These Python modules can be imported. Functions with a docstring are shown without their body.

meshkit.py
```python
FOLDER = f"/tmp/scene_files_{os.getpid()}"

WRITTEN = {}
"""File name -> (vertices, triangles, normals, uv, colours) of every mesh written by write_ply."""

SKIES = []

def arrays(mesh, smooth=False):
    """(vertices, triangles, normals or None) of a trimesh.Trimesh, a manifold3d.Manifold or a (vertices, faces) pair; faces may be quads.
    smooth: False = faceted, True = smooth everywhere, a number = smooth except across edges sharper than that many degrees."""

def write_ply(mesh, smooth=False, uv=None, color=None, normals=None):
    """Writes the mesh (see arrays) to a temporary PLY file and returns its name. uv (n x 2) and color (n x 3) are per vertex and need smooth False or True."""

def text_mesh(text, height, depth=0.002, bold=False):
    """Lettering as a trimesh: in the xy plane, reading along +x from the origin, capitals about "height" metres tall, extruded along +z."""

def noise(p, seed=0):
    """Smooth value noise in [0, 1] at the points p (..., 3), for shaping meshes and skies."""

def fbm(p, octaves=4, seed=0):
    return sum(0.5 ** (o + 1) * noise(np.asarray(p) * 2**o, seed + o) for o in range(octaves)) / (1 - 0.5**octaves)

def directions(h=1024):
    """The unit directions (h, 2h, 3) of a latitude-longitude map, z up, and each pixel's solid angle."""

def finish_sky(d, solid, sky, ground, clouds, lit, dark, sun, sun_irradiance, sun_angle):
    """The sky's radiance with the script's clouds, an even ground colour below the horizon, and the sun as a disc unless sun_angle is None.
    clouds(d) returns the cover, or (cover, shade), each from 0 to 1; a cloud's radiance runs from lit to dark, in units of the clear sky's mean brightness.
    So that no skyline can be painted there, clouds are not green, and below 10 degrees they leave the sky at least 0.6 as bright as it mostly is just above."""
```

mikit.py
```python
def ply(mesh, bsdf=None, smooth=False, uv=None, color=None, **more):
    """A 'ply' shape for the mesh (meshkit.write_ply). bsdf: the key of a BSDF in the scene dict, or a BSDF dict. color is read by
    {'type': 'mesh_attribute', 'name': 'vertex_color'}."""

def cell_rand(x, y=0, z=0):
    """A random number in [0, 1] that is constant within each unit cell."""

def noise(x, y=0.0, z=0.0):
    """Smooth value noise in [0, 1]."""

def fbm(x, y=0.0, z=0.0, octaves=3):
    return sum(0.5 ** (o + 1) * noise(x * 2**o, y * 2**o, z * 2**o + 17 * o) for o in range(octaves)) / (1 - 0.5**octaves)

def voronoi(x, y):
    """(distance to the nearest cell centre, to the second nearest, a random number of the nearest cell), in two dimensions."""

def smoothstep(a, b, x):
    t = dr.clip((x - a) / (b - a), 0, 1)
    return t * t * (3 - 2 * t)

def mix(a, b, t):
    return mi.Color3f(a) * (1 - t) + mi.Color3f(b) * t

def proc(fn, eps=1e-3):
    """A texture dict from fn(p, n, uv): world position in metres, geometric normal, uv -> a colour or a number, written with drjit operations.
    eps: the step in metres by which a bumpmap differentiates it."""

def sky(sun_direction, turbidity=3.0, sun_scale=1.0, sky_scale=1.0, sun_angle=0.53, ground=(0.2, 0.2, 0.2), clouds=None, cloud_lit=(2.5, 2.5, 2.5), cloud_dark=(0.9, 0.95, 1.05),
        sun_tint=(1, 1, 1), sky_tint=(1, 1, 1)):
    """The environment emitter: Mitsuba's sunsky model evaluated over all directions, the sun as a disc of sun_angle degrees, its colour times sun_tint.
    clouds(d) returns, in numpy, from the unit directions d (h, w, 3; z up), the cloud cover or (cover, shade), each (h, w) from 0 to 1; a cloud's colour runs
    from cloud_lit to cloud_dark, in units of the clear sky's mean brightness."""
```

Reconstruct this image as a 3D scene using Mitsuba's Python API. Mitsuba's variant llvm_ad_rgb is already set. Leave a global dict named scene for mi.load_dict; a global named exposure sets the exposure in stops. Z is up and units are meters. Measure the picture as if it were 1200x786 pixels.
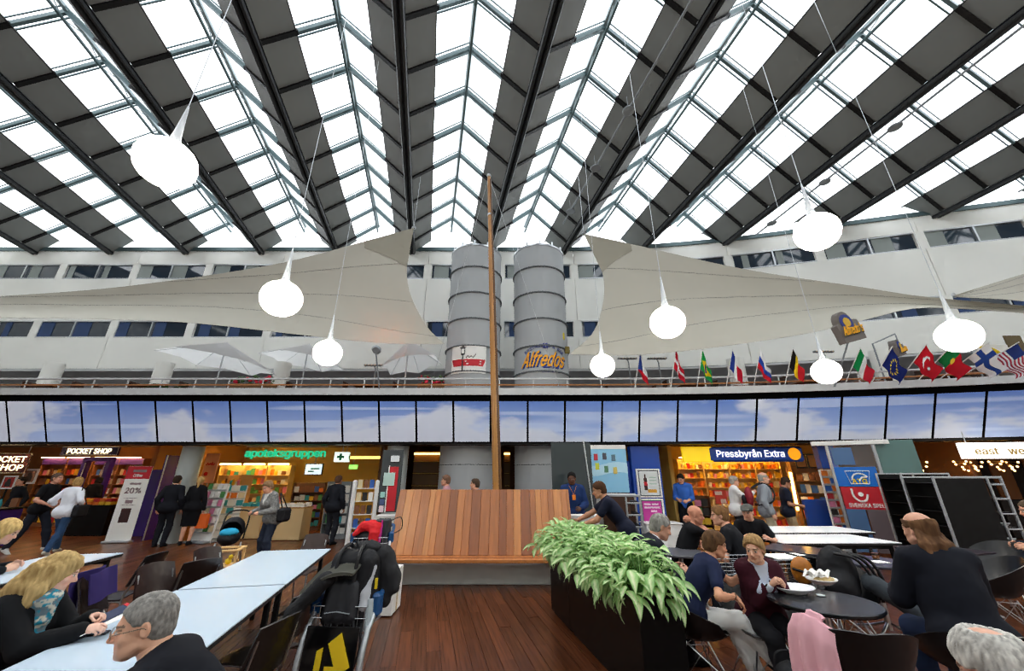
import math, random
import numpy as np, trimesh, manifold3d as m3
import drjit as dr, mitsuba as mi, mikit, meshkit
from mikit import ply, proc, noise, fbm, voronoi, cell_rand, smoothstep, mix
from shapely.geometry import Polygon
T4 = mi.ScalarTransform4f
random.seed(7)
scene, labels = {'type': 'scene'}, {}

# ---------------------------------------------------------------- camera, sky, exposure
FPX, EYE = 450.0, 1.65                       # focal length in pixels of the 1200 px wide frame, eye height
PITCH = math.atan(167 / 450.0)               # looking up about 20 degrees
CP, SP = math.cos(PITCH), math.sin(PITCH)
scene['camera'] = {'type': 'perspective', 'fov': math.degrees(2 * math.atan(600 / FPX)), 'fov_axis': 'x', 'near_clip': 0.05, 'far_clip': 500.0,
                   'to_world': T4().look_at(origin=[0, 0, EYE], target=[0, CP, EYE + SP], up=[0, 0, 1])}
exposure = 0.75
scene['daylight'] = mikit.sky((0.2, -0.3, 0.9), turbidity=6.0, sun_scale=0.0, sky_scale=1.0, clouds=lambda d: (np.ones(d.shape[:2]), np.zeros(d.shape[:2])),
                              cloud_lit=(13.2, 13.9, 14.5), cloud_dark=(11, 12, 13), ground=(0.25, 0.25, 0.25))


def at(x, y, Y):
    """The point at distance Y ahead that the photograph's pixel (x, y) shows."""
    v = 393.0 - y
    k = Y / (FPX * CP - v * SP)
    return np.array([(x - 600.0) * k, Y, EYE + (FPX * SP + v * CP) * k])


def on(x, y, z=0.0):
    """The point at height z that the pixel (x, y) shows."""
    v = 393.0 - y
    k = (z - EYE) / (FPX * SP + v * CP)
    return np.array([(x - 600.0) * k, (FPX * CP - v * SP) * k, z])


# ---------------------------------------------------------------- naming
_taken = {}


def numbered(name):
    n = _taken.get(name, 0)
    _taken[name] = n + 1
    return name if n == 0 else f'{name}_{n:03d}'


def thing(name, label, cat, group=None, kind=None):
    key = numbered(name)
    labels[key] = {'label': label}
    if cat:
        labels[key]['category'] = cat
    if group:
        labels[key]['group'] = group
    if kind:
        labels[key]['kind'] = kind
    return key


def struct(name):
    key = numbered(name)
    labels[key] = {'kind': 'structure'}
    return key


def put(key, shape, to=None):
    """One entry of the scene; shape is a ply dict (shared between copies)."""
    scene[key] = shape if to is None else {**shape, 'to_world': T4(np.asarray(to, float))}
    return key


def part(parent, name, shape, to=None, label=None, kind=None):
    key = numbered(parent + '__' + name)
    put(key, shape, to)
    if label or kind:
        labels[key] = {k: v for k, v in (('label', label), ('kind', kind)) if v}
    return key


# ---------------------------------------------------------------- materials
def lin(c):
    if isinstance(c, str):
        c = [int(c[i:i + 2], 16) for i in (1, 3, 5)]
    c = np.asarray(c, float) / 255.0
    return [float(x) for x in np.where(c < 0.04045, c / 12.92, ((c + 0.055) / 1.055) ** 2.4)]


def mat(name, c, rough=0.5, metal=0.0, spec=0.5, coat=0.0, **more):
    base = c if isinstance(c, dict) else {'type': 'rgb', 'value': lin(c)}
    key = 'mat_' + name
    if key not in scene:
        d = {'type': 'principled', 'base_color': base, 'roughness': rough, 'metallic': metal, 'specular': spec}
        if coat:
            d.update(clearcoat=coat, clearcoat_gloss=0.9)
        d.update(more)
        scene[key] = {'type': 'twosided', 'bsdf': d}
    return key


_pal = {}


def col(c, rough=0.55, metal=0.0):
    """A plain material for a colour, made once."""
    c = c if isinstance(c, str) else '#%02x%02x%02x' % tuple(int(v) for v in c)
    k = (c, rough, metal)
    if k not in _pal:
        _pal[k] = mat('plain_%s_%d_%d' % (c[1:], rough * 100, metal * 100), c, rough, metal)
    return _pal[k]


def lamp(c, power):
    return {'type': 'area', 'radiance': {'type': 'rgb', 'value': [v * power for v in lin(c)]}}


vcol = mat('vertex_tint', {'type': 'mesh_attribute', 'name': 'vertex_color'}, 0.55)
skin_mat = mat('skin', {'type': 'mesh_attribute', 'name': 'vertex_color'}, 0.5, spec=0.35)
cloth_mat = mat('cloth', {'type': 'mesh_attribute', 'name': 'vertex_color'}, 0.85, spec=0.2, sheen=0.3)
M_BLACK = mat('black', '#060607', 0.45, spec=0.3)
M_BLACKGLOSS = mat('black_gloss', '#08080a', 0.15)
M_STEEL = mat('steel', '#b9bdc0', 0.28, 1.0)
M_CHROME = mat('chrome', '#d5d8da', 0.12, 1.0)
M_ALU = mat('aluminium', '#c3c7ca', 0.4, 0.8)
M_WHITE = mat('white', '#e9e9e6', 0.45)
M_PAPER = mat('paper', '#f1efe9', 0.8)
scene['mat_clear_pane'] = {'type': 'thindielectric', 'int_ior': 1.5}
scene['mat_tumbler'] = {'type': 'thindielectric', 'int_ior': 1.45}


# ---------------------------------------------------------------- mesh helpers
def cat(*ms):
    ms = [m for m in (ms[0] if len(ms) == 1 and isinstance(ms[0], (list, tuple)) else ms) if m is not None]
    return trimesh.util.concatenate(ms) if len(ms) > 1 else ms[0]


def rotz(a):
    c, s = math.cos(a), math.sin(a)
    return np.array([[c, -s, 0, 0], [s, c, 0, 0], [0, 0, 1, 0], [0, 0, 0, 1.0]])


def rotx(a):
    c, s = math.cos(a), math.sin(a)
    return np.array([[1, 0, 0, 0], [0, c, -s, 0], [0, s, c, 0], [0, 0, 0, 1.0]])


def roty(a):
    c, s = math.cos(a), math.sin(a)
    return np.array([[c, 0, s, 0], [0, 1, 0, 0], [-s, 0, c, 0], [0, 0, 0, 1.0]])


def tr(x, y=None, z=None):
    m = np.eye(4)
    m[:3, 3] = x if y is None else (x, y, z)
    return m


def sc(x, y=None, z=None):
    return np.diag([x, x if y is None else y, x if z is None else z, 1.0])


def xf(m, t):
    m = m.copy()
    m.apply_transform(t)
    return m


def frame(o, x, up=(0, 0, 1)):
    """Axes: x along x, y along up, z out of the face (x cross up)."""
    x = np.asarray(x, float) / np.linalg.norm(x)
    z = np.cross(x, up)
    z /= np.linalg.norm(z)
    y = np.cross(z, x)
    m = np.eye(4)
    m[:3, 0], m[:3, 1], m[:3, 2], m[:3, 3] = x, y, z, o
    return m


def box(c, s, t=None):
    b = trimesh.creation.box(s)
    b.apply_translation(c)
    return b if t is None else xf(b, t)


def bbox(lo, hi):
    lo, hi = np.asarray(lo, float), np.asarray(hi, float)
    return box((lo + hi) / 2, hi - lo)


def rbox(c, s, r=0.01, t=None):
    """A box with chamfered edges: the hull of three shrunken boxes."""
    s = np.asarray(s, float)
    r = min(r, 0.49 * s.min())
    pts = []
    for k in range(3):
        h = s / 2 - r
        h[k] += r
        pts += [(a * h[0], b * h[1], e * h[2]) for a in (-1, 1) for b in (-1, 1) for e in (-1, 1)]
    m = trimesh.convex.convex_hull(np.array(pts))
    m.apply_translation(c)
    return m if t is None else xf(m, t)


def tube(pts, r, n=8, closed=False, caps=True):
    p = np.asarray(pts, float)
    r = np.broadcast_to(r, (len(p),)).astype(float)
    d = np.roll(p, -1, 0) - np.roll(p, 1, 0) if closed else np.gradient(p, axis=0)
    d /= np.linalg.norm(d, axis=1, keepdims=True) + 1e-12
    a = np.cross(d[0], [0, 0, 1.0] if abs(d[0][2]) < 0.9 else [1.0, 0, 0])
    a /= np.linalg.norm(a)
    A = []
    for i in range(len(p)):
        a = a - d[i] * (a @ d[i])
        a /= np.linalg.norm(a)
        A.append(a)
    A = np.array(A)
    B = np.cross(d, A)
    g = np.arange(n) * 2 * math.pi / n
    v = p[:, None] + r[:, None, None] * (np.cos(g)[None, :, None] * A[:, None] + np.sin(g)[None, :, None] * B[:, None])
    v = v.reshape(-1, 3)
    f = []
    L = len(p)
    for i in range(L if closed else L - 1):
        i2 = (i + 1) % L
        for j in range(n):
            j2 = (j + 1) % n
            f += [(i * n + j, i * n + j2, i2 * n + j2), (i * n + j, i2 * n + j2, i2 * n + j)]
    if caps and not closed:
        v = np.vstack([v, p[0], p[-1]])
        for j in range(n):
            f += [(len(v) - 2, (j + 1) % n, j), (len(v) - 1, (L - 1) * n + j, (L - 1) * n + (j + 1) % n)]
    return trimesh.Trimesh(v, f, process=False)


def bez(p0, p1, p2, n=10):
    t = np.linspace(0, 1, n)[:, None]
    return (1 - t) ** 2 * np.asarray(p0, float) + 2 * t * (1 - t) * np.asarray(p1, float) + t ** 2 * np.asarray(p2, float)


def smooth_path(pts, n=6):
    """Catmull-Rom through the points."""
    p = np.asarray(pts, float)
    q = np.vstack([2 * p[0] - p[1], p, 2 * p[-1] - p[-2]])
    out = []
    for i in range(len(p) - 1):
        a, b, c, d = q[i:i + 4]
        for t in np.arange(n) / n:
            out.append(0.5 * (2 * b + (c - a) * t + (2 * a - 5 * b + 4 * c - d) * t * t + (3 * b - a - 3 * c + d) * t ** 3))
    return np.array(out + [p[-1]])


def lathe(prof, n=32, t=None):
    """(radius, z) pairs from the bottom up, turned about z."""
    pr = np.asarray(prof, float)
    g = np.arange(n) * 2 * math.pi / n
    v = np.stack([pr[:, :1] * np.cos(g), pr[:, :1] * np.sin(g), np.repeat(pr[:, 1:], n, 1)], -1).reshape(-1, 3)
    f = []
    for i in range(len(pr) - 1):
        for j in range(n):
            a, b = i * n + j, i * n + (j + 1) % n
            if pr[i, 0] > 1e-9:
                f.append((a, b, b + n))
            if pr[i + 1, 0] > 1e-9:
                f.append((a, b + n, a + n))
    m = trimesh.Trimesh(v, f, process=True)
    return m if t is None else xf(m, t)


def cyl(p0, p1, r, n=12, r1=None):
    return tube([p0, p1], [r, r if r1 is None else r1], n)


def ball(c, r, sub=2, s=(1, 1, 1)):
    m = trimesh.creation.icosphere(sub, r)
    m.apply_scale(s)
    m.apply_translation(c)
    return m


def prism(poly, z0, z1):
    m = trimesh.creation.extrude_polygon(Polygon(poly), z1 - z0, engine='earcut')
    m.apply_translation((0, 0, z0))
    return m


def grid(P):
    """A sheet of quads through the points P (rows, columns, 3)."""
    a, b = P.shape[:2]
    i, j = np.meshgrid(np.arange(a - 1), np.arange(b - 1), indexing='ij')
    q = np.stack([i * b + j, i * b + j + 1, (i + 1) * b + j + 1, (i + 1) * b + j], -1).reshape(-1, 4)
    return trimesh.Trimesh(P.reshape(-1, 3), np.vstack([q[:, [0, 1, 2]], q[:, [0, 2, 3]]]), process=False)


def sheet(P, th):
    """grid() with a thickness th."""
    m = grid(P)
    n = m.vertex_normals
    a, b = P.shape[:2]
    v = np.vstack([m.vertices + n * th / 2, m.vertices - n * th / 2])
    k = a * b
    f = [m.faces, m.faces[:, ::-1] + k]
    ring = [i * b for i in range(a)] + [(a - 1) * b + j for j in range(1, b)] + [i * b + b - 1 for i in range(a - 2, -1, -1)] + [j for j in range(b - 2, 0, -1)]
    e = [(p, q) for p, q in zip(ring, ring[1:] + ring[:1])]
    f.append(np.array([(q, p, p + k) for p, q in e] + [(q, p + k, q + k) for p, q in e]))
    return trimesh.Trimesh(v, np.vstack(f), process=False)


def text(s, h, depth=0.01, bold=False, center=True, width=None):
    m = meshkit.text_mesh(s, h, depth, bold)
    if width:
        k = width / (m.bounds[1][0] - m.bounds[0][0])
        m.apply_transform(sc(k, 1, 1))
    if center:
        b = m.bounds.mean(0)
        m.apply_translation((-b[0], -b[1], 0))
    return m


def shear_text(m, k=0.25):
    t = np.eye(4)
    t[0, 1] = k
    return xf(m, t)
# ================================================================ the hall: floor, walls, folded glass roof, gallery
TH = math.radians(12.0)                       # roof folds and floor boards run 12 degrees to the left of the view
RD = np.array([-math.sin(TH), math.cos(TH)])
RN = np.array([math.cos(TH), math.sin(TH)])


def qs(q, s, z):
    p = RN * q + RD * s
    return np.array([p[0], p[1], z])


def bend(X):
    d = min(max(X - 2.0, 0.0), 12.0)
    e = max(X - 14.0, 0.0)
    return -0.0135 * d * d - 0.25 * e


def gallery_y(X, off=0.0):                   # plan curve of the gallery front
    return 11.0 + bend(X) + off


def wall_y(X):
    return 15.2 + bend(X)


def plan(fn, x0, x1, n=40):
    X = np.linspace(x0, x1, n)
    p = np.array([(x, fn(x)) for x in X])
    t = np.gradient(p, axis=0)
    t /= np.linalg.norm(t, axis=1, keepdims=True)
    return p, np.stack([t[:, 1], -t[:, 0]], 1)     # points, normals towards the viewer


def sweep(fn, prof, x0=-24.0, x1=22.0, n=40):
    """A closed profile of (offset towards the viewer, z), swept along a plan curve."""
    p, nr = plan(fn, x0, x1, n)
    k = len(prof)
    v = np.array([[(*(p[i] + nr[i] * o), z) for o, z in prof] for i in range(n)]).reshape(-1, 3)
    f = []
    for i in range(n - 1):
        for j in range(k):
            j2 = (j + 1) % k
            f += [(i * k + j, (i + 1) * k + j, (i + 1) * k + j2), (i * k + j, (i + 1) * k + j2, i * k + j2)]
    for j in range(1, k - 1):
        f += [(0, j, j + 1), ((n - 1) * k, (n - 1) * k + j + 1, (n - 1) * k + j)]
    m = trimesh.Trimesh(v, f, process=False)
    trimesh.repair.fix_normals(m)
    return m


def rect(o0, o1, z0, z1):
    return [(o0, z0), (o1, z0), (o1, z1), (o0, z1)]


def wood_floor(p, n, uv):
    q = p.x * float(RN[0]) + p.y * float(RN[1])
    s = p.x * float(RD[0]) + p.y * float(RD[1])
    row = dr.floor(q / 0.14)
    r = cell_rand(row, dr.floor((s + 7.0 * cell_rand(row, 3)) / 2.0))
    grain = fbm(q * 60, s * 3, 0, 3)
    gap = smoothstep(0.0, 0.004, dr.abs(q / 0.14 - dr.round(q / 0.14)) * 0.14)
    return mix((0.042, 0.0125, 0.005), (0.125, 0.036, 0.012), 0.55 * r + 0.5 * grain) * (0.4 + 0.6 * gap)


def plank_tex(tone):
    def fn(p, n, uv):
        q = p.x * float(RN[0]) + p.y * float(RN[1])
        s = p.x * float(RD[0]) + p.y * float(RD[1])
        return mix((0.048, 0.014, 0.0055), (0.135, 0.038, 0.0125), fbm(q * 55, s * 2.5, tone * 9, 3)) * (0.72 + 0.2 * tone)
    return fn


mat('floor_far', proc(wood_floor), 0.30, spec=0.35)
PLANK = [mat(f'plank_{i}', proc(plank_tex(i)), 0.27 + 0.03 * i, spec=0.35) for i in range(3)]
M_WALL = mat('wall_panel', '#eeeee8', 0.6)
M_GREY = mat('grey_metal', '#8d9499', 0.45, 0.2)
M_DARKPANEL = mat('dark_panel', '#777a77', 0.6)
M_DARKBAR = mat('dark_bar', '#24282b', 0.4)
M_TEALBAR = mat('teal_bar', '#54686b', 0.4, 0.3)
M_RIDGE = mat('ridge_steel', '#8d9a9c', 0.35, 0.5)
M_FASCIA = mat('fascia', '#c4c7c8', 0.5)
M_PANE = mat('dark_pane', '#26323f', 0.06, spec=0.9)
M_SOFFIT = mat('soffit', '#3a3230', 0.6)
M_CEILWARM = mat('shop_ceiling', '#8a7b66', 0.8)
M_BROWN = mat('brown_wall', '#6b4a2e', 0.7)
M_CONC = mat('concrete', proc(lambda p, n, uv: mix((0.46, 0.46, 0.435), (0.66, 0.655, 0.62), fbm(p.x * 4, p.y * 4, p.z * 4, 4))), 0.8)

# floor: a slab, near boards laid one by one
FLOOR = struct('floor')
FX0, FX1, FY0, FY1 = -24.0, 22.0, -9.0, 24.0
put(FLOOR, ply(bbox((FX0, FY0, -0.3), (FX1, FY1, -0.012)), 'mat_floor_far'))
far = []
PQ0, PQ1, PS0, PS1 = -2.38, 3.78, 3.3, 7.98
PW, PL = 0.14, 2.34
nrow = int(round((PQ1 - PQ0) / PW))
for i in range(nrow):
    q = PQ0 + i * PW
    cuts = [PS0] + [c for c in (PS0 + ((i * 0.37) % 1.0) * PL + k * PL for k in range(4)) if PS0 + 0.3 < c < PS1 - 0.3] + [PS1]
    for a, b in zip(cuts, cuts[1:]):
        z = 0.0012 * ((i * 7 + int(a * 10)) % 3 - 2)
        v = [qs(qq, ss, zz) for zz in (-0.012, z) for qq, ss in ((q + 0.0025, a + 0.0015), (q + PW - 0.0025, a + 0.0015), (q + PW - 0.0025, b - 0.0015), (q + 0.0025, b - 0.0015))]
        part(FLOOR, 'plank', ply(trimesh.convex.convex_hull(np.array(v)), PLANK[(i * 5 + int(a * 3)) % 3]))
# the rest of the boards: a level sheet round the near ones
ring = Polygon([(FX0, FY0), (FX1, FY0), (FX1, FY1), (FX0, FY1)]).difference(Polygon([qs(q, s, 0)[:2] for q, s in ((PQ0, PS0), (PQ1, PS0), (PQ1, PS1), (PQ0, PS1))]))
m = trimesh.creation.extrude_polygon(ring, 0.011, engine='earcut')
m.apply_translation((0, 0, -0.012))
part(FLOOR, 'boards', ply(m, 'mat_floor_far'))

# outer walls out of the picture, closing the hall
for nm, lo, hi in (('wall_rear', (-24.3, -9.4, 0), (22.3, -9.0, 13.2)), ('wall_left', (-24.4, -9, 0), (-24.0, 24, 13.2)), ('wall_right', (22.0, -9, 0), (22.4, 24, 13.2))):
    put(struct(nm), ply(bbox(lo, hi), 'mat_wall_panel'))

# ---------------------------------------------------------------- far wall with two rows of windows
WALL = struct('wall_far')
put(WALL, ply(cat(sweep(wall_y, rect(-0.5, -0.1, 5.85, 11.2))), 'mat_wall_panel'))
rows = [(5.85, 7.2), (7.97, 9.98), (10.74, 11.42)]
X0, X1, BAY = -23.6, 21.5, 3.3
bays = np.arange(X0, X1, BAY)
for z0, z1 in rows:                           # facing panels, two bays long, open joints between them
    for k, a in enumerate(bays[::2]):
        part(WALL, 'panel', ply(sweep(wall_y, rect(-0.12, 0.0, z0, z1), a + 0.012, min(a + 2 * BAY - 0.012, 21.9), 9), M_WALL))
part(WALL, 'soffit', ply(sweep(wall_y, rect(-7.0, -0.02, 5.75, 5.85)), M_FASCIA))
part(WALL, 'top_beam', ply(sweep(wall_y, rect(-0.3, 0.06, 11.42, 11.6)), M_TEALBAR))
for r, (z0, z1) in enumerate(((7.2, 7.97), (9.98, 10.74))):
    for a in bays:
        w = struct('window')
        labels[w]['label'] = 'strip window with two dark panes in the pale far wall'
        p0, p1 = np.array([a + 0.18, wall_y(a + 0.18)]), np.array([a + BAY - 0.18, wall_y(a + BAY - 0.18)])
        F = frame((*((p0 + p1) / 2), z0), (*(p1 - p0), 0))
        L = np.linalg.norm(p1 - p0)
        h = z1 - z0
        fr = [box((0, h - 0.025, -0.04), (L, 0.05, 0.08)), box((0, 0.025, -0.04), (L, 0.05, 0.08)), box((0, h / 2, -0.03), (0.06, h, 0.08))]
        part(w, 'frame', ply(xf(cat(fr), F), M_ALU))
        for sgn in (-1, 1):
            part(w, 'pane', ply(xf(box((sgn * L / 4, h / 2, -0.075), (L / 2 - 0.05, h - 0.08, 0.02)), F), M_PANE))
        for sgn in (-1, 1):                   # a pale curtain drawn half across
            part(w, 'curtain', ply(xf(box((sgn * L / 4 - 0.3 - 0.1 * ((int(a * 3) + sgn) % 3), h / 2, -0.05), (0.26 + 0.2 * ((int(a * 7) + r) % 3), h - 0.1, 0.012)), F), mat('curtain_blue', '#31476e', 0.8) if r == 0 else mat('curtain', '#8f9794', 0.8)))
        part(w, 'post', ply(xf(box((L / 2 + 0.18, h / 2, -0.06), (0.34, h, 0.1)), F), M_WALL))

# ---------------------------------------------------------------- folded roof
HV = 9.69                                     # valley height above the eye
ZV, ZR = EYE + HV, EYE + 1.155 * HV
PER = 3.38
Q0 = -1.315
BAR = 1.26
S_FIRST = 5.99 - 2 * BAR


def fold_end(q):
    lo, hi = 0.0, 25.0
    for _ in range(40):
        m_ = (lo + hi) / 2
        p = RN * q + RD * m_
        lo, hi = (m_, hi) if p[1] < wall_y(p[0]) + 0.05 else (lo, m_)
    return lo


ROOF = struct('ceiling')
K0, K1 = -6, 8
S_BACK = -9.0


def slab(corners, th, dz=0.0):
    """A flat piece over four (q, s, z) corners, th thick, downwards."""
    c = np.array([qs(*p) for p in corners])
    n = np.cross(c[1] - c[0], c[3] - c[0])
    n /= np.linalg.norm(n)
    n *= np.sign(n[2])
    c = c + n * dz
    return trimesh.convex.convex_hull(np.vstack([c, c - n * th]))


def slope(q, sgn, t):
    return q + sgn * t * PER / 2, ZV + t * (ZR - ZV)


def bar_between(q, sgn, t0, t1, s, w, h):
    (qa, za), (qb, zb) = slope(q, sgn, t0), slope(q, sgn, t1)
    return slab([(qa, s - w / 2, za), (qa, s + w / 2, za), (qb, s + w / 2, zb), (qb, s - w / 2, zb)], h)


TD = 0.455
rear_dark, rear_bar = [], []
for k in range(K0, K1 + 1):
    q = Q0 + k * PER
    se = fold_end(q)
    for o in (-0.075, 0.075):
        part(ROOF, 'valley_rail', ply(tube([qs(q + o, S_BACK, ZV - 0.06), qs(q + o, se, ZV - 0.06)], 0.06, 6), M_DARKBAR))
    part(ROOF, 'gutter', ply(slab([(q - 0.14, S_BACK, ZV), (q + 0.14, S_BACK, ZV), (q + 0.14, se, ZV), (q - 0.14, se, ZV)], 0.02), M_BLACK))
    qr = q + PER / 2
    ser = fold_end(qr)
    part(ROOF, 'ridge_tube', ply(tube([qs(qr, S_BACK, ZR - 0.05), qs(qr, ser, ZR - 0.05)], 0.065, 8), M_RIDGE))
    part(ROOF, 'ridge_tube', ply(tube([qs(qr, S_BACK, ZR - 0.34), qs(qr, ser, ZR - 0.34)], 0.04, 8), M_TEALBAR))
    web = []
    for s in np.arange(S_FIRST - 1.26 * 3, ser - 0.2, BAR):
        web += [cyl(qs(qr, s, ZR - 0.34), qs(qr, s + BAR / 2, ZR - 0.05), 0.014, 6), cyl(qs(qr, s + BAR / 2, ZR - 0.05), qs(qr, min(s + BAR, ser), ZR - 0.34), 0.014, 6)]
    part(ROOF, 'ridge_web', ply(cat(web), M_RIDGE))
    for sgn in (-1, 1):
        end = fold_end(q + sgn * PER / 4)
        ss = [s for s in np.arange(S_FIRST, end - 0.3, BAR)] + [end]
        for a, b in zip(ss, ss[1:]):
            (qa, za), (qb, zb) = slope(q, sgn, 0.035), slope(q, sgn, TD)
            ea, eb, em = (fold_end(x) for x in (qa, qb, q + sgn * PER / 2)) if b == end else (b, b, b)
            part(ROOF, 'panel', ply(slab([(qa, a + 0.045, za), (qa, ea - 0.045, za), (qb, eb - 0.045, zb), (qb, a + 0.045, zb)], 0.045), M_DARKPANEL))
            (qa, za), (qb, zb) = slope(q, sgn, TD + 0.02), slope(q, sgn, 0.98)
            part(ROOF, 'pane', ply(grid(np.array([[qs(qa, a, za), qs(qa, eb, za)], [qs(qb, a, zb), qs(qb, em, zb)]])), 'mat_clear_pane'))
        for a in ss[:-1]:
            part(ROOF, 'rafter', ply(bar_between(q, sgn, 0.05, TD + 0.01, a, 0.11, 0.10), M_BLACK))
            part(ROOF, 'glazing_bar', ply(cat(bar_between(q, sgn, TD, 0.99, a, 0.075, 0.12), bar_between(q, sgn, TD, 0.99, a + 0.15, 0.03, 0.04), bar_between(q, sgn, TD, 0.99, a - 0.12, 0.022, 0.03)), M_TEALBAR))
        (qa, za) = slope(q, sgn, TD)
        part(ROOF, 'purlin', ply(tube([qs(qa, S_BACK, za - 0.03), qs(qa, end, za - 0.03)], 0.028, 6), M_DARKBAR))
        # behind the camera: the same bays, no longer told apart
        (qa, za), (qb, zb) = slope(q, sgn, 0.02), slope(q, sgn, TD)
        rear_dark.append(slab([(qa, S_BACK, za), (qa, S_FIRST - 0.05, za), (qb, S_FIRST - 0.05, zb), (qb, S_BACK, zb)], 0.045))
        for s in np.arange(S_FIRST - BAR, S_BACK, -BAR):
            rear_bar.append(bar_between(q, sgn, 0.02, 0.99, s, 0.07, 0.1))
        # gable at the wall: a pane over the eave
        g0, g1 = qs(q, end + 0.02, ZV), qs(q + sgn * PER / 2, fold_end(q + sgn * PER / 2) + 0.02, ZR)
        tri = np.array([[g0[0], wall_y(g0[0]), 11.6], [g1[0], wall_y(g1[0]), 11.6], [g1[0], wall_y(g1[0]), ZR]])
        part(ROOF, 'gable_pane', ply(trimesh.Trimesh(tri, [[0, 1, 2]], process=False), 'mat_clear_pane'))
part(ROOF, 'rear_panels', ply(cat(rear_dark), M_DARKPANEL), kind='stuff')
part(ROOF, 'rear_bars', ply(cat(rear_bar), M_DARKBAR), kind='stuff')

# ---------------------------------------------------------------- gallery: slab, fascia, railing
SLAB = struct('floor_gallery')
put(SLAB, ply(sweep(gallery_y, rect(-9.0, 0.3, 3.45, 3.72)), M_SOFFIT))
FAS = struct('trim_gallery')
put(FAS, ply(sweep(gallery_y, rect(0.30, 0.52, 3.80, 3.99)), M_FASCIA))
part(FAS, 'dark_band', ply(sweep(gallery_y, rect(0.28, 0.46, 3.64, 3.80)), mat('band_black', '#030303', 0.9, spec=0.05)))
SOF = struct('ceiling_gallery')
put(SOF, ply(sweep(gallery_y, rect(-9.0, -0.5, 2.93, 3.0)), M_CEILWARM))
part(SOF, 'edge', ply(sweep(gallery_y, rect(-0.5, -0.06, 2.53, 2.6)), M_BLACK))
part(SOF, 'upstand', ply(sweep(gallery_y, rect(-0.56, -0.5, 2.53, 3.0)), M_BROWN))
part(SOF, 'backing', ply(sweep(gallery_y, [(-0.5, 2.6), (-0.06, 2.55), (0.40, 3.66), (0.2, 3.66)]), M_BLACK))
put(struct('wall_gallery'), ply(sweep(wall_y, rect(-6.3, -6.0, 3.72, 5.8)), M_BROWN))

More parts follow.
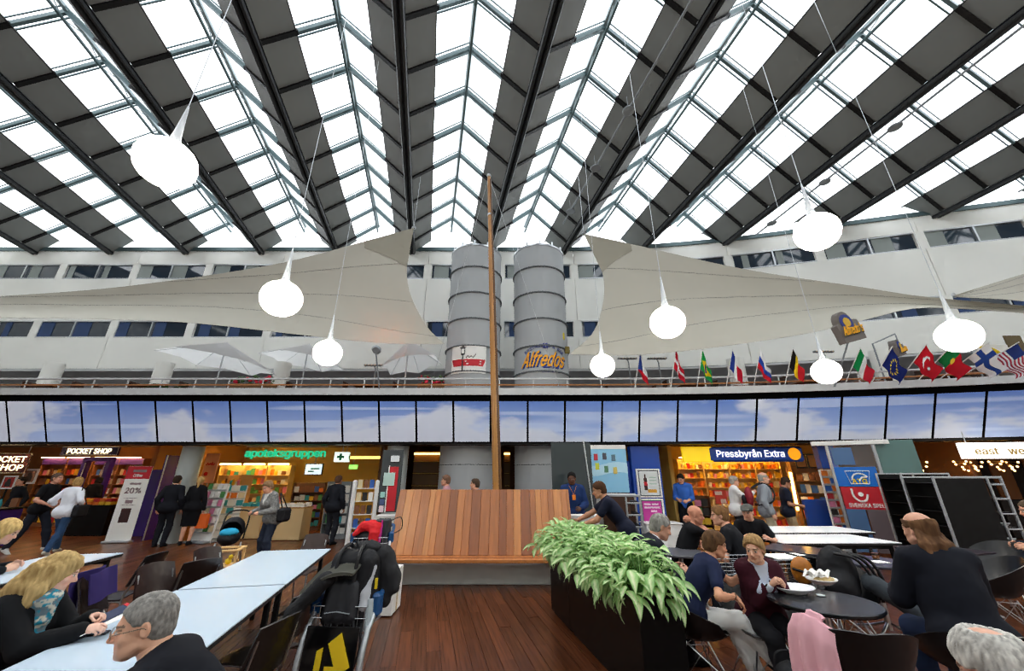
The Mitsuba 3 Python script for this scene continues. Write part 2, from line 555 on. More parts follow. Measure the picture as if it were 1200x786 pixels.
RAIL = thing('gallery_railing', 'pale metal railing along the edge of the upper gallery', 'railing', kind='structure')
labels[RAIL].pop('category')
for z, r in ((4.27, 0.028), (4.10, 0.022)):
    p, nr = plan(gallery_y, -23.5, 21.5, 60)
    part(RAIL, 'rail', ply(tube(np.c_[p + nr * 0.42, np.full(60, z)], r, 8), M_FASCIA if z > 4.2 else mat('rail_wood', '#a5652f', 0.45)))
for X in np.arange(-16.5, 15.5, 0.95):
    Y = gallery_y(X) - 0.42
    part(RAIL, 'post', ply(box((X, Y, 4.12), (0.03, 0.02, 0.28)), M_FASCIA))

# ---------------------------------------------------------------- the band of picture screens
def screen_sky(p, n, uv):
    x, z = p.x, p.z
    g = dr.clip((z - 2.5) / 1.15, 0, 1)
    blue = mix((0.40, 0.50, 0.74), (0.10, 0.19, 0.50), g)
    puff = fbm(x * 0.55, z * 1.3, 3.0, 5) + 0.55 * (0.5 - g) * noise(x * 0.45 + 5.0, 0.3)
    side = smoothstep(4.0, -6.0, x) * 0.06
    left = smoothstep(-9.0, -13.0, x) * 0.25 * noise(x * 0.8, z * 1.2, 4.0)
    c = smoothstep(0.50, 0.66, puff + left)
    streak = smoothstep(0.55, 0.8, noise(x * 0.35, z * 9.0, 7.0)) * 0.5
    return mix(mix(blue, (0.55, 0.63, 0.80), streak), (0.54, 0.58, 0.69), c) * (1.0 + side)


mat('screen_dark', '#101215', 0.3)
scr_tex = proc(screen_sky)
scr_bsdf = mat('screen_face', scr_tex, 0.35)
s_at, X = 0.0, -590 / 466.0 * 11.0 - 1.02 * 2
n_scr = 0
SPOT = ['beyond the left edge of the picture', 'out of the picture at the left edge', 'above the big two-line bookshop sign', 'above the left part of the hanging bookshop sign', 'above the right end of the hanging bookshop sign', 'above the roll-up banner', 'above the grey column left of the pharmacy', 'above the pinkish pharmacy banner', 'above the first pharmacy letters', 'above the middle of the pharmacy lettering', 'above the last pharmacy letters', 'above the green cross box', 'above the notice board left of the bench', 'above the left edge of the bench', 'next to the mast on its left', 'behind the mast', 'next to the mast on its right', 'above the man in the navy jacket', 'above the pale blue menu board', 'above the blue pillar', 'above the yellow end of the newsagent sign', 'above the first letters of the newsagent sign', 'above the sun of the newsagent sign', 'above the blue header panel', 'above the lottery glass', 'above the farther tray rack', 'between the tray racks and the restaurant sign', 'above the restaurant sign', 'at the right edge of the picture', 'out of the picture at the right', 'out of the picture at the right, the outermost']
while X < 14.6:
    # advance along the curve by one screen width
    slope_ = (bend(X + 0.1) - bend(X)) / 0.1
    dx = 1.025 / math.sqrt(1 + slope_ ** 2)
    Xa, Xb = X + 0.02, X + dx - 0.02
    v = []
    for off, z in ((0.0, 2.585), (0.47, 3.64)):
        for x_ in (Xa, Xb):
            v.append((x_, gallery_y(x_) - off, z))
    v = np.array(v)[[0, 1, 3, 2]]
    nn = np.cross(v[1] - v[0], v[3] - v[0])
    nn /= np.linalg.norm(nn)
    if nn[1] > 0:
        nn = -nn
    key = thing('display_screen', 'tilted sky screen ' + SPOT[min(n_scr, 30)], 'screen', 'sky picture screens')
    part(key, 'casing', ply(trimesh.convex.convex_hull(np.vstack([v, v - nn * 0.05])), 'mat_screen_dark'))
    face = v.mean(0) + (v - v.mean(0)) * 0.985 + nn * 0.002
    fm = trimesh.Trimesh(face, [[0, 1, 2], [0, 2, 3]], process=False)
    if fm.face_normals[0][1] > 0:
        fm.invert()
    part(key, 'picture', {**ply(fm, scr_bsdf, uv=np.array([[0, 0], [1, 0], [1, 1], [0, 1]], float)), 'emitter': {'type': 'area', 'radiance': proc(lambda p, n, uv: screen_sky(p, n, uv) * 0.19)}})
    n_scr += 1
    X += dx
SCREENS = [k for k in labels if k.startswith('display_screen') and '__' not in k]
# ================================================================ figures: smooth bodies from blended distance fields
def nets(D, org, h):
    """Naive surface nets: the zero surface of a grid of distances as a closed mesh."""
    S = D < 0
    n = np.array(D.shape)
    cells = np.zeros(n - 1, int)
    for a, b, c in np.ndindex(2, 2, 2):
        cells += S[a:n[0] - 1 + a, b:n[1] - 1 + b, c:n[2] - 1 + c]
    act = (cells > 0) & (cells < 8)
    idx = np.full(act.shape, -1)
    I = np.argwhere(act)
    idx[act] = np.arange(len(I))
    acc, cnt = np.zeros((len(I), 3)), np.zeros(len(I))
    corners = list(np.ndindex(2, 2, 2))
    for a in corners:
        for ax in range(3):
            if a[ax]:
                continue
            b = list(a)
            b[ax] = 1
            da, db = D[tuple((I + a).T)], D[tuple((I + b).T)]
            cr = (da < 0) != (db < 0)
            t = np.where(cr, da / np.where(cr, da - db, 1), 0)
            p = np.array(a, float)[None] + t[:, None] * np.eye(3)[ax]
            acc[cr] += p[cr]
            cnt[cr] += 1
    v = org + h * (I + acc / np.maximum(cnt, 1)[:, None])
    F = []
    for ax in range(3):
        o1, o2 = (ax + 1) % 3, (ax + 2) % 3
        sl = [slice(1, n[k] - 1) for k in range(3)]
        sl[ax] = slice(0, n[ax] - 1)
        s2 = list(sl)
        s2[ax] = slice(1, n[ax])
        A, B = S[tuple(sl)], S[tuple(s2)]
        for flip, w in ((False, A & ~B), (True, ~A & B)):
            q = np.argwhere(w) + [sl[0].start, sl[1].start, sl[2].start]
            if not len(q):
                continue
            e1, e2 = np.eye(3, dtype=int)[o1], np.eye(3, dtype=int)[o2]
            c = [idx[tuple((q - d).T)] for d in (e1 * 0, e1, e1 + e2, e2)]
            quad = np.stack(c if not flip else c[::-1], 1)
            F += [quad[:, [0, 1, 2]], quad[:, [0, 2, 3]]]
    return trimesh.Trimesh(v, np.vstack(F), process=False)


def d_cone(p, a, b, ra, rb):
    a, b = np.asarray(a, float), np.asarray(b, float)
    ab = b - a
    t = np.clip(((p - a) @ ab) / max(ab @ ab, 1e-9), 0, 1)
    return np.linalg.norm(p - a - t[..., None] * ab, axis=-1) - (ra + (rb - ra) * t)


def d_ell(p, c, r, R=None):
    q = p - np.asarray(c, float)
    if R is not None:
        q = q @ R
    r = np.asarray(r, float)
    k0 = np.linalg.norm(q / r, axis=-1)
    k1 = np.linalg.norm(q / (r * r), axis=-1)
    return k0 * (k0 - 1) / np.maximum(k1, 1e-6)


def field(prims, h, cuts=(), pad=0.03):
    """Mesh of blended prims: ('c', a, b, ra, rb, k) round cones, ('e', c, radii, R, k) ellipsoids, sign '-' before the letter carves."""
    lo, hi, bb = np.full(3, 9e9), np.full(3, -9e9), []
    for P in prims:
        if P[0][-1] == 'c':
            a, b, ra, rb = np.asarray(P[1], float), np.asarray(P[2], float), P[3], P[4]
            l, u = np.minimum(a - ra, b - rb), np.maximum(a + ra, b + rb)
        else:
            m_ = max(P[2])
            l, u = np.asarray(P[1]) - m_, np.asarray(P[1]) + m_
        bb.append((l, u))
        if P[0][0] != '-':
            lo, hi = np.minimum(lo, l), np.maximum(hi, u)
    lo, hi = lo - pad, hi + pad
    n = np.ceil((hi - lo) / h).astype(int) + 1
    ax = [lo[k] + h * np.arange(n[k]) for k in range(3)]
    D = np.full(n, 0.25)
    for P, (l, u) in zip(prims, bb):
        k = P[-1]
        mg = max(0.06, 2.5 * k)
        i0 = np.maximum(((l - mg - lo) / h).astype(int), 0)
        i1 = np.minimum(((u + mg - lo) / h).astype(int) + 2, n)
        if (i1 <= i0).any():
            continue
        sl = tuple(slice(i0[j], i1[j]) for j in range(3))
        p = np.stack(np.meshgrid(*[ax[j][sl[j]] for j in range(3)], indexing='ij'), -1)
        d = d_cone(p, *P[1:5]) if P[0][-1] == 'c' else d_ell(p, *P[1:4])
        o = D[sl]
        if P[0][0] == '-':
            t = np.clip(0.5 - 0.5 * (o + d) / k, 0, 1)
            D[sl] = o * (1 - t) - d * t + k * t * (1 - t)
        else:
            t = np.clip(0.5 + 0.5 * (d - o) / k, 0, 1)
            D[sl] = d * (1 - t) + o * t - k * t * (1 - t)
    if cuts:
        p = np.stack(np.meshgrid(*ax, indexing='ij'), -1)
        for c in cuts:                        # ((point), (normal)): what lies on the normal's side goes; or a function of the points
            D = np.maximum(D, c(p) if callable(c) else (p - np.asarray(c[0], float)) @ (np.asarray(c[1], float) / np.linalg.norm(c[1])))
    D[[0, -1]] = D[:, [0, -1]] = D[:, :, [0, -1]] = 0.1
    if (D < 0).sum() < 8:
        return None
    return nets(D, lo, h)


def ik(a, c, l1, l2, pole):
    """The middle joint between a and c (and c, pulled in if it is out of reach)."""
    a, c = np.asarray(a, float), np.asarray(c, float)
    d = c - a
    L = np.linalg.norm(d)
    if L > (l1 + l2) * 0.995:
        c = a + d / L * (l1 + l2) * 0.995
        d = c - a
        L = np.linalg.norm(d)
    x = (l1 * l1 - l2 * l2 + L * L) / (2 * L)
    y = math.sqrt(max(l1 * l1 - x * x, 0))
    u = d / L
    w = np.asarray(pole, float) - u * (np.asarray(pole, float) @ u)
    w /= np.linalg.norm(w) + 1e-9
    return a + u * x + w * y, c


# ---- hands: wrist at the origin, fingers along +y, back of the hand +z, thumb on -x (a right hand seen from above)
_hands = {}
CURL = {'relax': (25, 35, 22), 'fist': (75, 95, 55), 'grip': (45, 60, 35), 'flat': (8, 10, 6)}


def hand_mesh(pose, fine):
    if (pose, fine) in _hands:
        return _hands[pose, fine]
    g = CURL[pose]
    pr = [('c', (0, -0.02, 0), (0, 0.03, 0), 0.024, 0.026, 0.012), ('e', (0, 0.055, 0), (0.040, 0.050, 0.0165), None, 0.012), ('e', (-0.022, 0.035, -0.006), (0.018, 0.034, 0.016), None, 0.01)]
    for i, (x, L, r) in enumerate(((-0.029, 0.070, 0.0088), (-0.0095, 0.079, 0.0090), (0.0100, 0.073, 0.0087), (0.0285, 0.058, 0.0078))):
        p, ang = np.array([x, 0.092 - 0.008 * (i == 3) - 0.003 * (i == 0), 0.0]), 0.0
        sp = (x * 0.9) if pose != 'fist' else x * 0.1
        for seg, (fr, a) in enumerate(zip((0.45, 0.31, 0.24), g)):
            ang += math.radians(a * (1 + 0.07 * i))
            q = p + L * fr * np.array([math.sin(sp) * math.cos(ang), math.cos(ang), -math.sin(ang)])
            pr.append(('c', p, q, r * (1 - 0.07 * seg), r * (0.93 - 0.08 * seg), 0.003))
            p = q
    th = [(-0.022, 0.02, -0.004), (-0.048, 0.052, -0.016), (-0.056, 0.082, -0.026), (-0.050, 0.105, -0.036)]
    if pose in ('fist', 'grip'):
        th = [(-0.022, 0.02, -0.006), (-0.046, 0.050, -0.026), (-0.036, 0.078, -0.046), (-0.012, 0.090, -0.052)]
    for k in range(3):
        pr.append(('c', th[k], th[k + 1], 0.0125 - 0.0015 * k, 0.011 - 0.0015 * k, 0.004))
    _hands[pose, fine] = field(pr, 0.0034 if fine else 0.0055, pad=0.012)
    return _hands[pose, fine]


def head_prims(sex, hs, M):
    """Head about 0.235 tall, face to +y, moved by M."""
    w = 1.0 if sex == 'm' else 0.95
    R = M[:3, :3]

    def E(c, r, k=0.02, sign=''):
        return (sign + 'e', M[:3, 3] + R @ (np.array(c) * hs), np.array(r) * hs, R, k * hs)

    def C(a, b, ra, rb, k=0.01, sign=''):
        return (sign + 'c', M[:3, 3] + R @ (np.array(a) * hs), M[:3, 3] + R @ (np.array(b) * hs), ra * hs, rb * hs, k * hs)
    P = [E((0, -0.012, 0.034), (0.076 * w, 0.096, 0.084)), E((0, 0.026, -0.030), (0.061 * w, 0.070, 0.078), 0.03),
         C((-0.030 * w, 0.055, -0.078), (0.030 * w, 0.055, -0.078), 0.026, 0.026, 0.03), E((0, 0.076, -0.094), (0.021, 0.016, 0.016), 0.02),
         C((-0.054 * w, 0.005, -0.062), (-0.028, 0.05, -0.088), 0.02, 0.02, 0.02), C((0.054 * w, 0.005, -0.062), (0.028, 0.05, -0.088), 0.02, 0.02, 0.02),
         C((-0.030, 0.081, 0.022), (0.030, 0.081, 0.022), 0.011, 0.011, 0.015)]
    for s in (-1, 1):
        P += [E((s * 0.031, 0.101, 0.002), (0.019, 0.014, 0.012), 0.012, '-'), E((s * 0.031, 0.0805, 0.001), (0.0135, 0.013, 0.012), 0.003),
              E((s * 0.040, 0.060, -0.030), (0.022, 0.022, 0.018), 0.02)]
    P += [C((0, 0.088, 0.008), (0, 0.111, -0.028), 0.0075, 0.0115, 0.010), E((-0.010, 0.098, -0.034), (0.0085, 0.010, 0.007), 0.006), E((0.010, 0.098, -0.034), (0.0085, 0.010, 0.007), 0.006),
          C((-0.019, 0.084, -0.058), (0.019, 0.084, -0.058), 0.0065, 0.0065, 0.008), C((-0.015, 0.083, -0.069), (0.015, 0.083, -0.069), 0.008, 0.008, 0.006),
          C((-0.024, 0.094, -0.0632), (0.024, 0.094, -0.0632), 0.0022, 0.0022, 0.004, '-')]
    for s in (-1, 1):
        P += [E((s * 0.079 * w, -0.012, -0.006), (0.010, 0.019, 0.032), 0.006), E((s * 0.088 * w, -0.006, -0.004), (0.006, 0.011, 0.020), 0.006, '-')]
    return P


def head_paint(v, M, hs, skin, brow, lips):
    q = ((v - M[:3, 3]) @ M[:3, :3]) / hs
    c = np.tile(np.array(skin), (len(v), 1))
    x, y, z = np.abs(q[:, 0]), q[:, 1], q[:, 2]
    on_ = (np.linalg.norm(q, axis=1) < 0.16)

    def put_(m_, k, a=1.0):
        c[m_ & on_] = c[m_ & on_] * (1 - a) + np.array(k) * a
    put_((y > 0.04) & (x < 0.055) & (np.abs(z + 0.03) < 0.03) & (x > 0.022), np.array(skin) * [1.05, 0.86, 0.84], 0.6)
    put_((y > 0.09) & (x < 0.02) & (z < -0.012) & (z > -0.05), np.array(skin) * [1.05, 0.85, 0.82], 0.5)
    put_((y > 0.07) & (x < 0.026) & (np.abs(z + 0.0635) < 0.012 * (1 - (x / 0.03) ** 2)), lips, 0.8)
    put_((y > 0.06) & (np.abs(x - 0.034) < 0.021) & (np.abs(z - 0.0235 + 6 * (x - 0.034) ** 2) < 0.0055), brow, 0.85)
    put_((y > 0.080) & ((np.abs(x - 0.031) / 0.0130) ** 2 + ((z - 0.001) / 0.0068) ** 2 < 1), (0.62, 0.58, 0.55))
    put_((y > 0.078) & (np.hypot(x - 0.031, z - 0.001) < 0.0064), (0.035, 0.03, 0.03))
    put_((y > 0.06) & (np.abs(x - 0.031) < 0.017) & (np.abs(z - 0.0095) < 0.0028), np.array(brow) * 0.6, 0.7)
    return c


def Rot(yaw=0, pitch=0, roll=0):
    """Yaw to the left about z, then pitch forwards-down about x, then roll about y; degrees."""
    return (rotz(math.radians(yaw)) @ rotx(-math.radians(pitch)) @ roty(math.radians(roll)))[:3, :3]


SKIN = lin('#d9a184')
SKIN_PALE = lin('#e3b59c')
SKIN_DARK = lin('#5b3a2a')


def shade(v, rgb, amp=0.12, seed=0, freq=9.0):
    n_ = meshkit.noise(v * freq, seed)
    return np.clip(np.array(lin(rgb))[None] * (1 - amp + 2 * amp * n_[:, None]), 0, 1)


class Figure:
    """Pose in the figure's own axes (x to its right, y ahead, z up), the pelvis over the origin."""

    def __init__(s, h=1.75, sex='m', hip=None, lean=4, side=0, twist=0, slump=0, head=(0, 0, 0), feet=None, knees=None, hands=None, elbows=None, hpose=('relax', 'relax'), hdir=None, palm=None, girth=1.0, res=0.014, skin=SKIN):
        s.h, s.sex, s.g, s.res, s.skin = h, sex, girth, res, skin
        hip = 0.53 * h if hip is None else hip
        s.P = np.array([0, 0, hip])
        R = Rot(0, lean, side)
        s.R = R
        R2 = Rot(twist, 0, 0) @ Rot(0, lean + slump, side)
        s.R2 = R2
        mid = s.P + R @ np.array([0, 0, 0.12 * h])
        s.mid = mid

        def up(x, y, z):                      # a point of the upper torso
            return mid + R2 @ (np.array([x, y, z - 0.12]) * h)
        s.up = up
        sw = 0.099 if sex == 'm' else 0.086
        s.sh = [up(-sw, -0.004, 0.272), up(sw, -0.004, 0.272)]
        s.neck0 = up(0, -0.008, 0.285)
        hs = h / 1.75 * (1.02 if sex == 'm' else 1.0)
        s.hs = hs
        Rh = Rot(*head)
        Rn = Rot(twist + head[0] * 0.3, (lean + slump) * 0.6 + head[1] * 0.35, side * 0.5)
        s.neck1 = s.neck0 + Rn @ np.array([0, 0.012, 0.062]) * h
        s.HM = np.eye(4)
        s.HM[:3, :3] = Rh
        s.HM[:3, 3] = s.neck1 + Rh @ np.array([0, 0.018, 0.068]) * hs
        hw = 0.050
        s.hj = [s.P + np.array([-hw * h, 0, -0.005 * h]), s.P + np.array([hw * h, 0, -0.005 * h])]
        feet = feet or [(-0.09, 0.0, 0.075, 8), (0.09, 0.0, 0.075, -8)]
        knees = knees or [(-0.1, 1, 0.1), (0.1, 1, 0.1)]
        s.knee, s.ank, s.fy = [], [], []
        for i in range(2):
            k, c = ik(s.hj[i], feet[i][:3], 0.245 * h, 0.245 * h, knees[i])
            s.knee.append(k)
            s.ank.append(c)
            s.fy.append(feet[i][3:])
        hands = hands or [(-0.27, 0.05, hip - 0.04), (0.27, 0.05, hip - 0.04)]
        elbows = elbows or [(-0.5, -1, -0.2), (0.5, -1, -0.2)]
        s.elb, s.wri = [], []
        for i in range(2):
            k, c = ik(s.sh[i], hands[i], 0.172 * h, 0.152 * h, elbows[i])
            s.elb.append(k)
            s.wri.append(c)
        s.hpose = hpose
        s.HD, s.PN = [], []
        for i in range(2):
            d = (s.wri[i] - s.elb[i]) if hdir is None or hdir[i] is None else np.asarray(hdir[i], float)
            s.HD.append(d / np.linalg.norm(d))
            n_ = np.array([-1 if i == 0 else 1, 0.15, 0.35]) if palm is None or palm[i] is None else np.asarray(palm[i], float)
            s.PN.append(n_)

    def torso(s, t=0.0, hem=0.0):
        h, g = s.h, s.g
        f = 1.0 if s.sex == 'm' else 0.93
        Rl, R2, k = s.R, s.R2, 0.03 * h
        lo = lambda x, y, z: s.P + Rl @ (np.array([x, y, z]) * h)
        hipw = 0.094 if s.sex == 'm' else 0.100
        P = [('e', lo(0, -0.008, 0.012), (hipw * h * (0.7 + 0.3 * g) + t, 0.068 * h * g + t, 0.080 * h + t), Rl, k), ('e', s.mid, (0.080 * f * h * g + t, 0.060 * h * g + t, 0.10 * h + t), R2, k),
             ('e', s.up(0, 0.002, 0.205), (0.096 * f * h + t, 0.066 * h * (0.6 + 0.4 * g) + t, 0.105 * h + t), R2, k),
             ('c', s.up(-0.082 * f, -0.006, 0.266), s.up(0.082 * f, -0.006, 0.266), 0.031 * h + t, 0.031 * h + t, k)]
        for x in (-1, 1):
            P.append(('c', s.up(x * 0.06, -0.012, 0.280), s.neck0 + (s.neck1 - s.neck0) * 0.35, 0.024 * h + t * 0.7, 0.024 * h + t * 0.4, k))
            if s.sex == 'f':
                P.append(('e', s.up(x * 0.042, 0.052, 0.205), (0.040 * h + t, 0.036 * h + t, 0.040 * h + t), R2, k * 0.7))
        if g > 1.1:
            P.append(('e', s.P + Rl @ (np.array([0, 0.035, 0.09]) * h), (0.085 * h * g + t, 0.055 * h * g + t, 0.085 * h + t), Rl, k))
        return P

    def arm(s, i, t0=0.0, t1=0.0, upper=1.0, fore=1.0):
        h, f, k = s.h, (1.0 if s.sex == 'm' else 0.86), 0.012 * s.h
        a, b, c = s.sh[i], s.elb[i], s.wri[i]
        P = [('c', a, a + (b - a) * upper, 0.0275 * h * f + t0, (0.0275 - 0.005 * upper) * h * f + t0, k)]
        if fore:
            P.append(('c', b, b + (c - b) * 0.35, 0.0235 * h * f + t1, 0.0235 * h * f + t1, k))
            P.append(('c', b + (c - b) * 0.3, b + (c - b) * fore, 0.0235 * h * f + t1, (0.0235 - 0.0085 * fore) * h * f + t1, k))
        return P

    def leg(s, i, t0=0.0, t1=0.0, low=1.0, flare=0.0):
        h, k = s.h, 0.02 * s.h
        a, b, c = s.hj[i], s.knee[i], s.ank[i]
        P = [('c', a, b, 0.050 * h + t0, 0.033 * h + t0, k)]
        back = np.cross(b - a, c - b)
        m_ = b + (c - b) * 0.3
        P += [('c', b, m_, 0.031 * h + t1, 0.032 * h + t1, k), ('c', m_, b + (c - b) * low, 0.032 * h + t1, (0.032 - 0.012 * low) * h + t1 + flare, k)]
        return P

    def foot(s, i, t=0.0):
        h = s.h
        fy = s.fy[i]
        yaw, pit = math.radians(fy[0]), math.radians(fy[1] if len(fy) > 1 else 0)
        d = np.array([-math.sin(yaw) * math.cos(pit), math.cos(yaw) * math.cos(pit), -math.sin(pit)])
        dn = np.array([0, 0, -1.0]) * math.cos(pit) + np.array([math.sin(yaw), -math.cos(yaw), 0]) * math.sin(pit)
        a = s.ank[i]
        heel, ball_, toe = a + dn * 0.024 * h - d * 0.018 * h, a + dn * 0.027 * h + d * 0.062 * h, a + dn * 0.030 * h + d * 0.095 * h
        return [('c', a, heel, 0.021 * h + t, 0.017 * h + t, 0.01), ('c', heel, ball_, 0.0165 * h + t, 0.016 * h + t, 0.012), ('c', a + d * 0.02 * h, ball_, 0.018 * h + t, 0.015 * h + t, 0.012), ('c', ball_, toe, 0.016 * h + t, 0.012 * h + t, 0.01)]

    def body(s, brow=(0.05, 0.035, 0.02), lips=(0.42, 0.16, 0.13), head_res=None):
        """One mesh: torso, limbs, head and both hands."""
        h = s.h
        P = s.torso()
        for i in range(2):
            P += s.arm(i) + s.leg(i) + s.foot(i)
        nr = 0.034 if s.sex == 'm' else 0.029
        P += [('c', s.neck0, s.neck1, nr * h, nr * 0.95 * h, 0.02)]
        hr = head_res or s.res
        ms = []
        HP = head_prims(s.sex, s.hs, s.HM)
        neck = [('c', s.neck0 + (s.neck1 - s.neck0) * 0.2, s.neck1 + s.HM[:3, :3] @ np.array([0, -0.01, 0.02]) * s.hs, nr * h, nr * 0.95 * h, 0.025)]
        ms.append(field(P, s.res))
        ms.append(field(HP + neck, min(hr, 0.0085), pad=0.02))
        for i in range(2):
            hm = hand_mesh(s.hpose[i], s.res < 0.01)
            y = s.HD[i]
            z = s.PN[i] - y * (s.PN[i] @ y)
            z /= np.linalg.norm(z)
            M = np.eye(4)
            k = h / 1.75 * (1.0 if s.sex == 'm' else 0.9)
            M[:3, 0], M[:3, 1], M[:3, 2], M[:3, 3] = np.cross(y, z) * k, y * k, z * k, s.wri[i]
            m_ = hm.copy()
            if i == 0:
                m_.apply_transform(sc(-1, 1, 1))
                if np.linalg.det(M[:3, :3]) > 0 and m_.volume < 0:
                    m_.invert()
            m_.apply_transform(M)
            ms.append(m_)
        m_ = cat(ms)
        c = head_paint(np.asarray(m_.vertices), s.HM, s.hs, s.skin, brow, lips)
        return m_, c

    # ---- clothes: each a closed shell over the body
    def top(s, t=0.012, sleeve='long', hem=0.0, collar=0.55, vneck=0.0, res=None, wide=0.0):
        h = s.h
        P = s.torso(t)
        if hem:
            P.append(('c', s.P + s.R @ np.array([-0.05, -0.005, 0.0]) * h, s.P + s.R @ np.array([0.05, -0.005, 0]) * h, 0.075 * h + t, 0.075 * h + t, 0.03))
        for i in range(2):
            if sleeve == 'long':
                P += s.arm(i, t + 0.004, t, 1.0, 0.93)
            elif sleeve == 'short':
                P += s.arm(i, t + 0.008, t, 0.62, 0)
            elif sleeve == 'roll':
                P += s.arm(i, t + 0.006, t + 0.002, 1.0, 0.15)
            elif sleeve == 'none':
                pass
        axis = s.neck1 - s.neck0
        low = 0.03 * h if s.hip_seated() else 0.045 * h
        cuts = [lambda p: np.minimum(-((p - s.P) @ (s.R @ np.array([0, 0, 1.0])) + low + hem), 0.16 * h - np.abs(p[..., 1])), lambda p: np.minimum((p - s.neck0 - axis * collar) @ (axis / np.linalg.norm(axis)), 0.125 * h - np.linalg.norm(p - s.neck1, axis=-1))]
        if vneck:
            def v_(p):
                q = (p - s.mid) @ s.R2
                return np.minimum(q[..., 1] - 0.01, (q[..., 2] - (0.165 * h - vneck)) * 0.35 - np.abs(q[..., 0]))
            cuts.append(v_)
        return field(P, res or s.res, cuts)

    def hip_seated(s):
        return s.P[2] < 0.46 * s.h

    def trousers(s, t=0.014, flare=0.006, res=None, low=0.96):
        h = s.h
        P = s.torso(t)[:2]
        for i in range(2):
            P += s.leg(i, t, t + 0.004, low, flare)
        return field(P, res or s.res, [lambda p: np.minimum((p - s.P) @ (s.R @ np.array([0, 0, 1.0])) - 0.065 * h, 0.09 * h - p[..., 1])])

    def skirt(s, length=0.27, t=0.02):
        h = s.h
        P = s.torso(t)[:2]
        for i in range(2):
            k = s.hj[i] + (s.knee[i] - s.hj[i]) * (length / 0.245)
            P.append(('c', s.hj[i], k, 0.058 * h + t, 0.05 * h + t, 0.06))
        return field(P, s.res, [lambda p: (p - s.P) @ (s.R @ np.array([0, 0, 1.0])) - 0.065 * h, lambda p: -(p[..., 2] - (s.P[2] - length * h))])

    def shoe(s, i, t=0.008):
        return field(s.foot(i, t)[1:] + [('c', s.ank[i], s.ank[i] + np.array([0, 0, -0.02]), 0.02 * s.h + t, 0.02 * s.h + t, 0.01)], min(s.res, 0.010))

    def hair(s, style='short', t=0.014, res=None, back=0.0, hairline=0.0):
        hs, M = s.hs, s.HM
        R = M[:3, :3]
        E = lambda c, r, k=0.02, sg='': (sg + 'e', M[:3, 3] + R @ (np.array(c) * hs), np.array(r) * hs, R, k * hs)
        w = 1.0 if s.sex == 'm' else 0.95
        P = [E((0, -0.012, 0.034), (0.076 * w + t, 0.096 + t, 0.084 + t)), E((0, -0.045, -0.03), (0.060 * w + t, 0.058 + t * 0.7, 0.06), 0.03)]
        loc = lambda p: ((p - M[:3, 3]) @ R) / hs
        cuts = []

        def plane(y0, z0, ny, nz):
            n_ = np.hypot(ny, nz)
            return lambda p: (((loc(p)[..., 1] - y0) * ny + (loc(p)[..., 2] - z0) * nz) / n_) * hs
        if style in ('short', 'crop'):
            cuts = [plane(0.083, 0.075 + hairline, 1.0, -0.86), lambda p: -(loc(p)[..., 2] + 0.075) * hs,
                    lambda p: np.minimum((loc(p)[..., 1] + 0.012) * hs, (-loc(p)[..., 2] + 0.012) * hs)]
        elif style == 'crown':
            P.append(E((0, -0.055, 0.130), (0.050, 0.055, 0.045), 0.015, '-'))
            cuts = [plane(0.083, 0.075 + hairline, 1.0, -0.86), lambda p: -(loc(p)[..., 2] + 0.075) * hs,
                    lambda p: np.minimum((loc(p)[..., 1] + 0.012) * hs, (-loc(p)[..., 2] + 0.012) * hs)]
        elif style == 'bald':                 # a wreath round the back and sides
            cuts = [lambda p: np.minimum((loc(p)[..., 1] + 0.012) * hs, (-loc(p)[..., 2] + 0.012) * hs), lambda p: (loc(p)[..., 2] - 0.058 - 0.2 * np.abs(loc(p)[..., 1] + 0.02)) * hs, plane(0.05, 0.03, 1.0, -0.4), lambda p: -(loc(p)[..., 2] + 0.07) * hs]
        elif style == 'bob':
            P += [E((-0.062, -0.01, -0.025), (0.030, 0.062, 0.062)), E((0.062, -0.01, -0.025), (0.030, 0.062, 0.062)), E((0, -0.06, -0.03), (0.07, 0.05, 0.07))]
            P.append(E((0, 0.105, -0.045), (0.056, 0.072, 0.098), 0.012, '-'))
        return P, cuts, loc

    def hair_mesh(s, style='short', t=0.014, res=None, extra=(), hairline=0.0):
        P, cuts, _ = s.hair(style, t, res, 0.0, hairline)
        r = res or min(s.res, 0.009)
        if style == 'bald' and len(extra):
            return cat(field(P, r, cuts), field(list(extra), r))
        return field(P + list(extra), r, cuts)


def place_fig(loc, face):
    """face: heading in degrees, 0 looks away from the viewer, 90 to the left, 180 at the viewer."""
    return tr(*loc) @ rotz(math.radians(face))


def wear(parent, name, m_, rgb, W, amp=0.10, rough_noise=0.004, seed=1, label=None, pattern=None, freq=9.0):
    if m_ is None:
        return None
    v = np.asarray(m_.vertices)
    if rough_noise:
        n_ = m_.vertex_normals
        v = v + n_ * ((meshkit.fbm(v * 11.0, 2, seed) - 0.5) * 2 * rough_noise)[:, None]
        m_.vertices = v
    c = shade(v, rgb, amp, seed, freq) if pattern is None else pattern(v, m_.vertex_normals)
    m_ = xf(m_, W)
    return part(parent, name, ply(m_, cloth_mat, smooth=True, color=c), label=label)


def strand_hair(parent, m_, rgb, W, seed=3, amp=0.35, stretch=(70, 70, 9), name='hair', rgb2=None, disp=0.004):
    """Hair mesh with strands: noise stretched along the fall of the hair, in relief and colour."""
    v = np.asarray(m_.vertices)
    n_ = meshkit.fbm(v * np.array(stretch), 3, seed)
    m_.vertices = v + m_.vertex_normals * ((n_ - 0.5) * 2 * disp)[:, None]
    a, b = np.array(lin(rgb)), np.array(lin(rgb2 or rgb))
    t = np.clip(1.6 * n_ - 0.3, 0, 1)[:, None]
    c = np.clip((a * (1 - t) + b * t) * (1 - amp + 2 * amp * n_[:, None]), 0, 1)
    return part(parent, name, ply(xf(m_, W), cloth_mat, smooth=True, color=c))


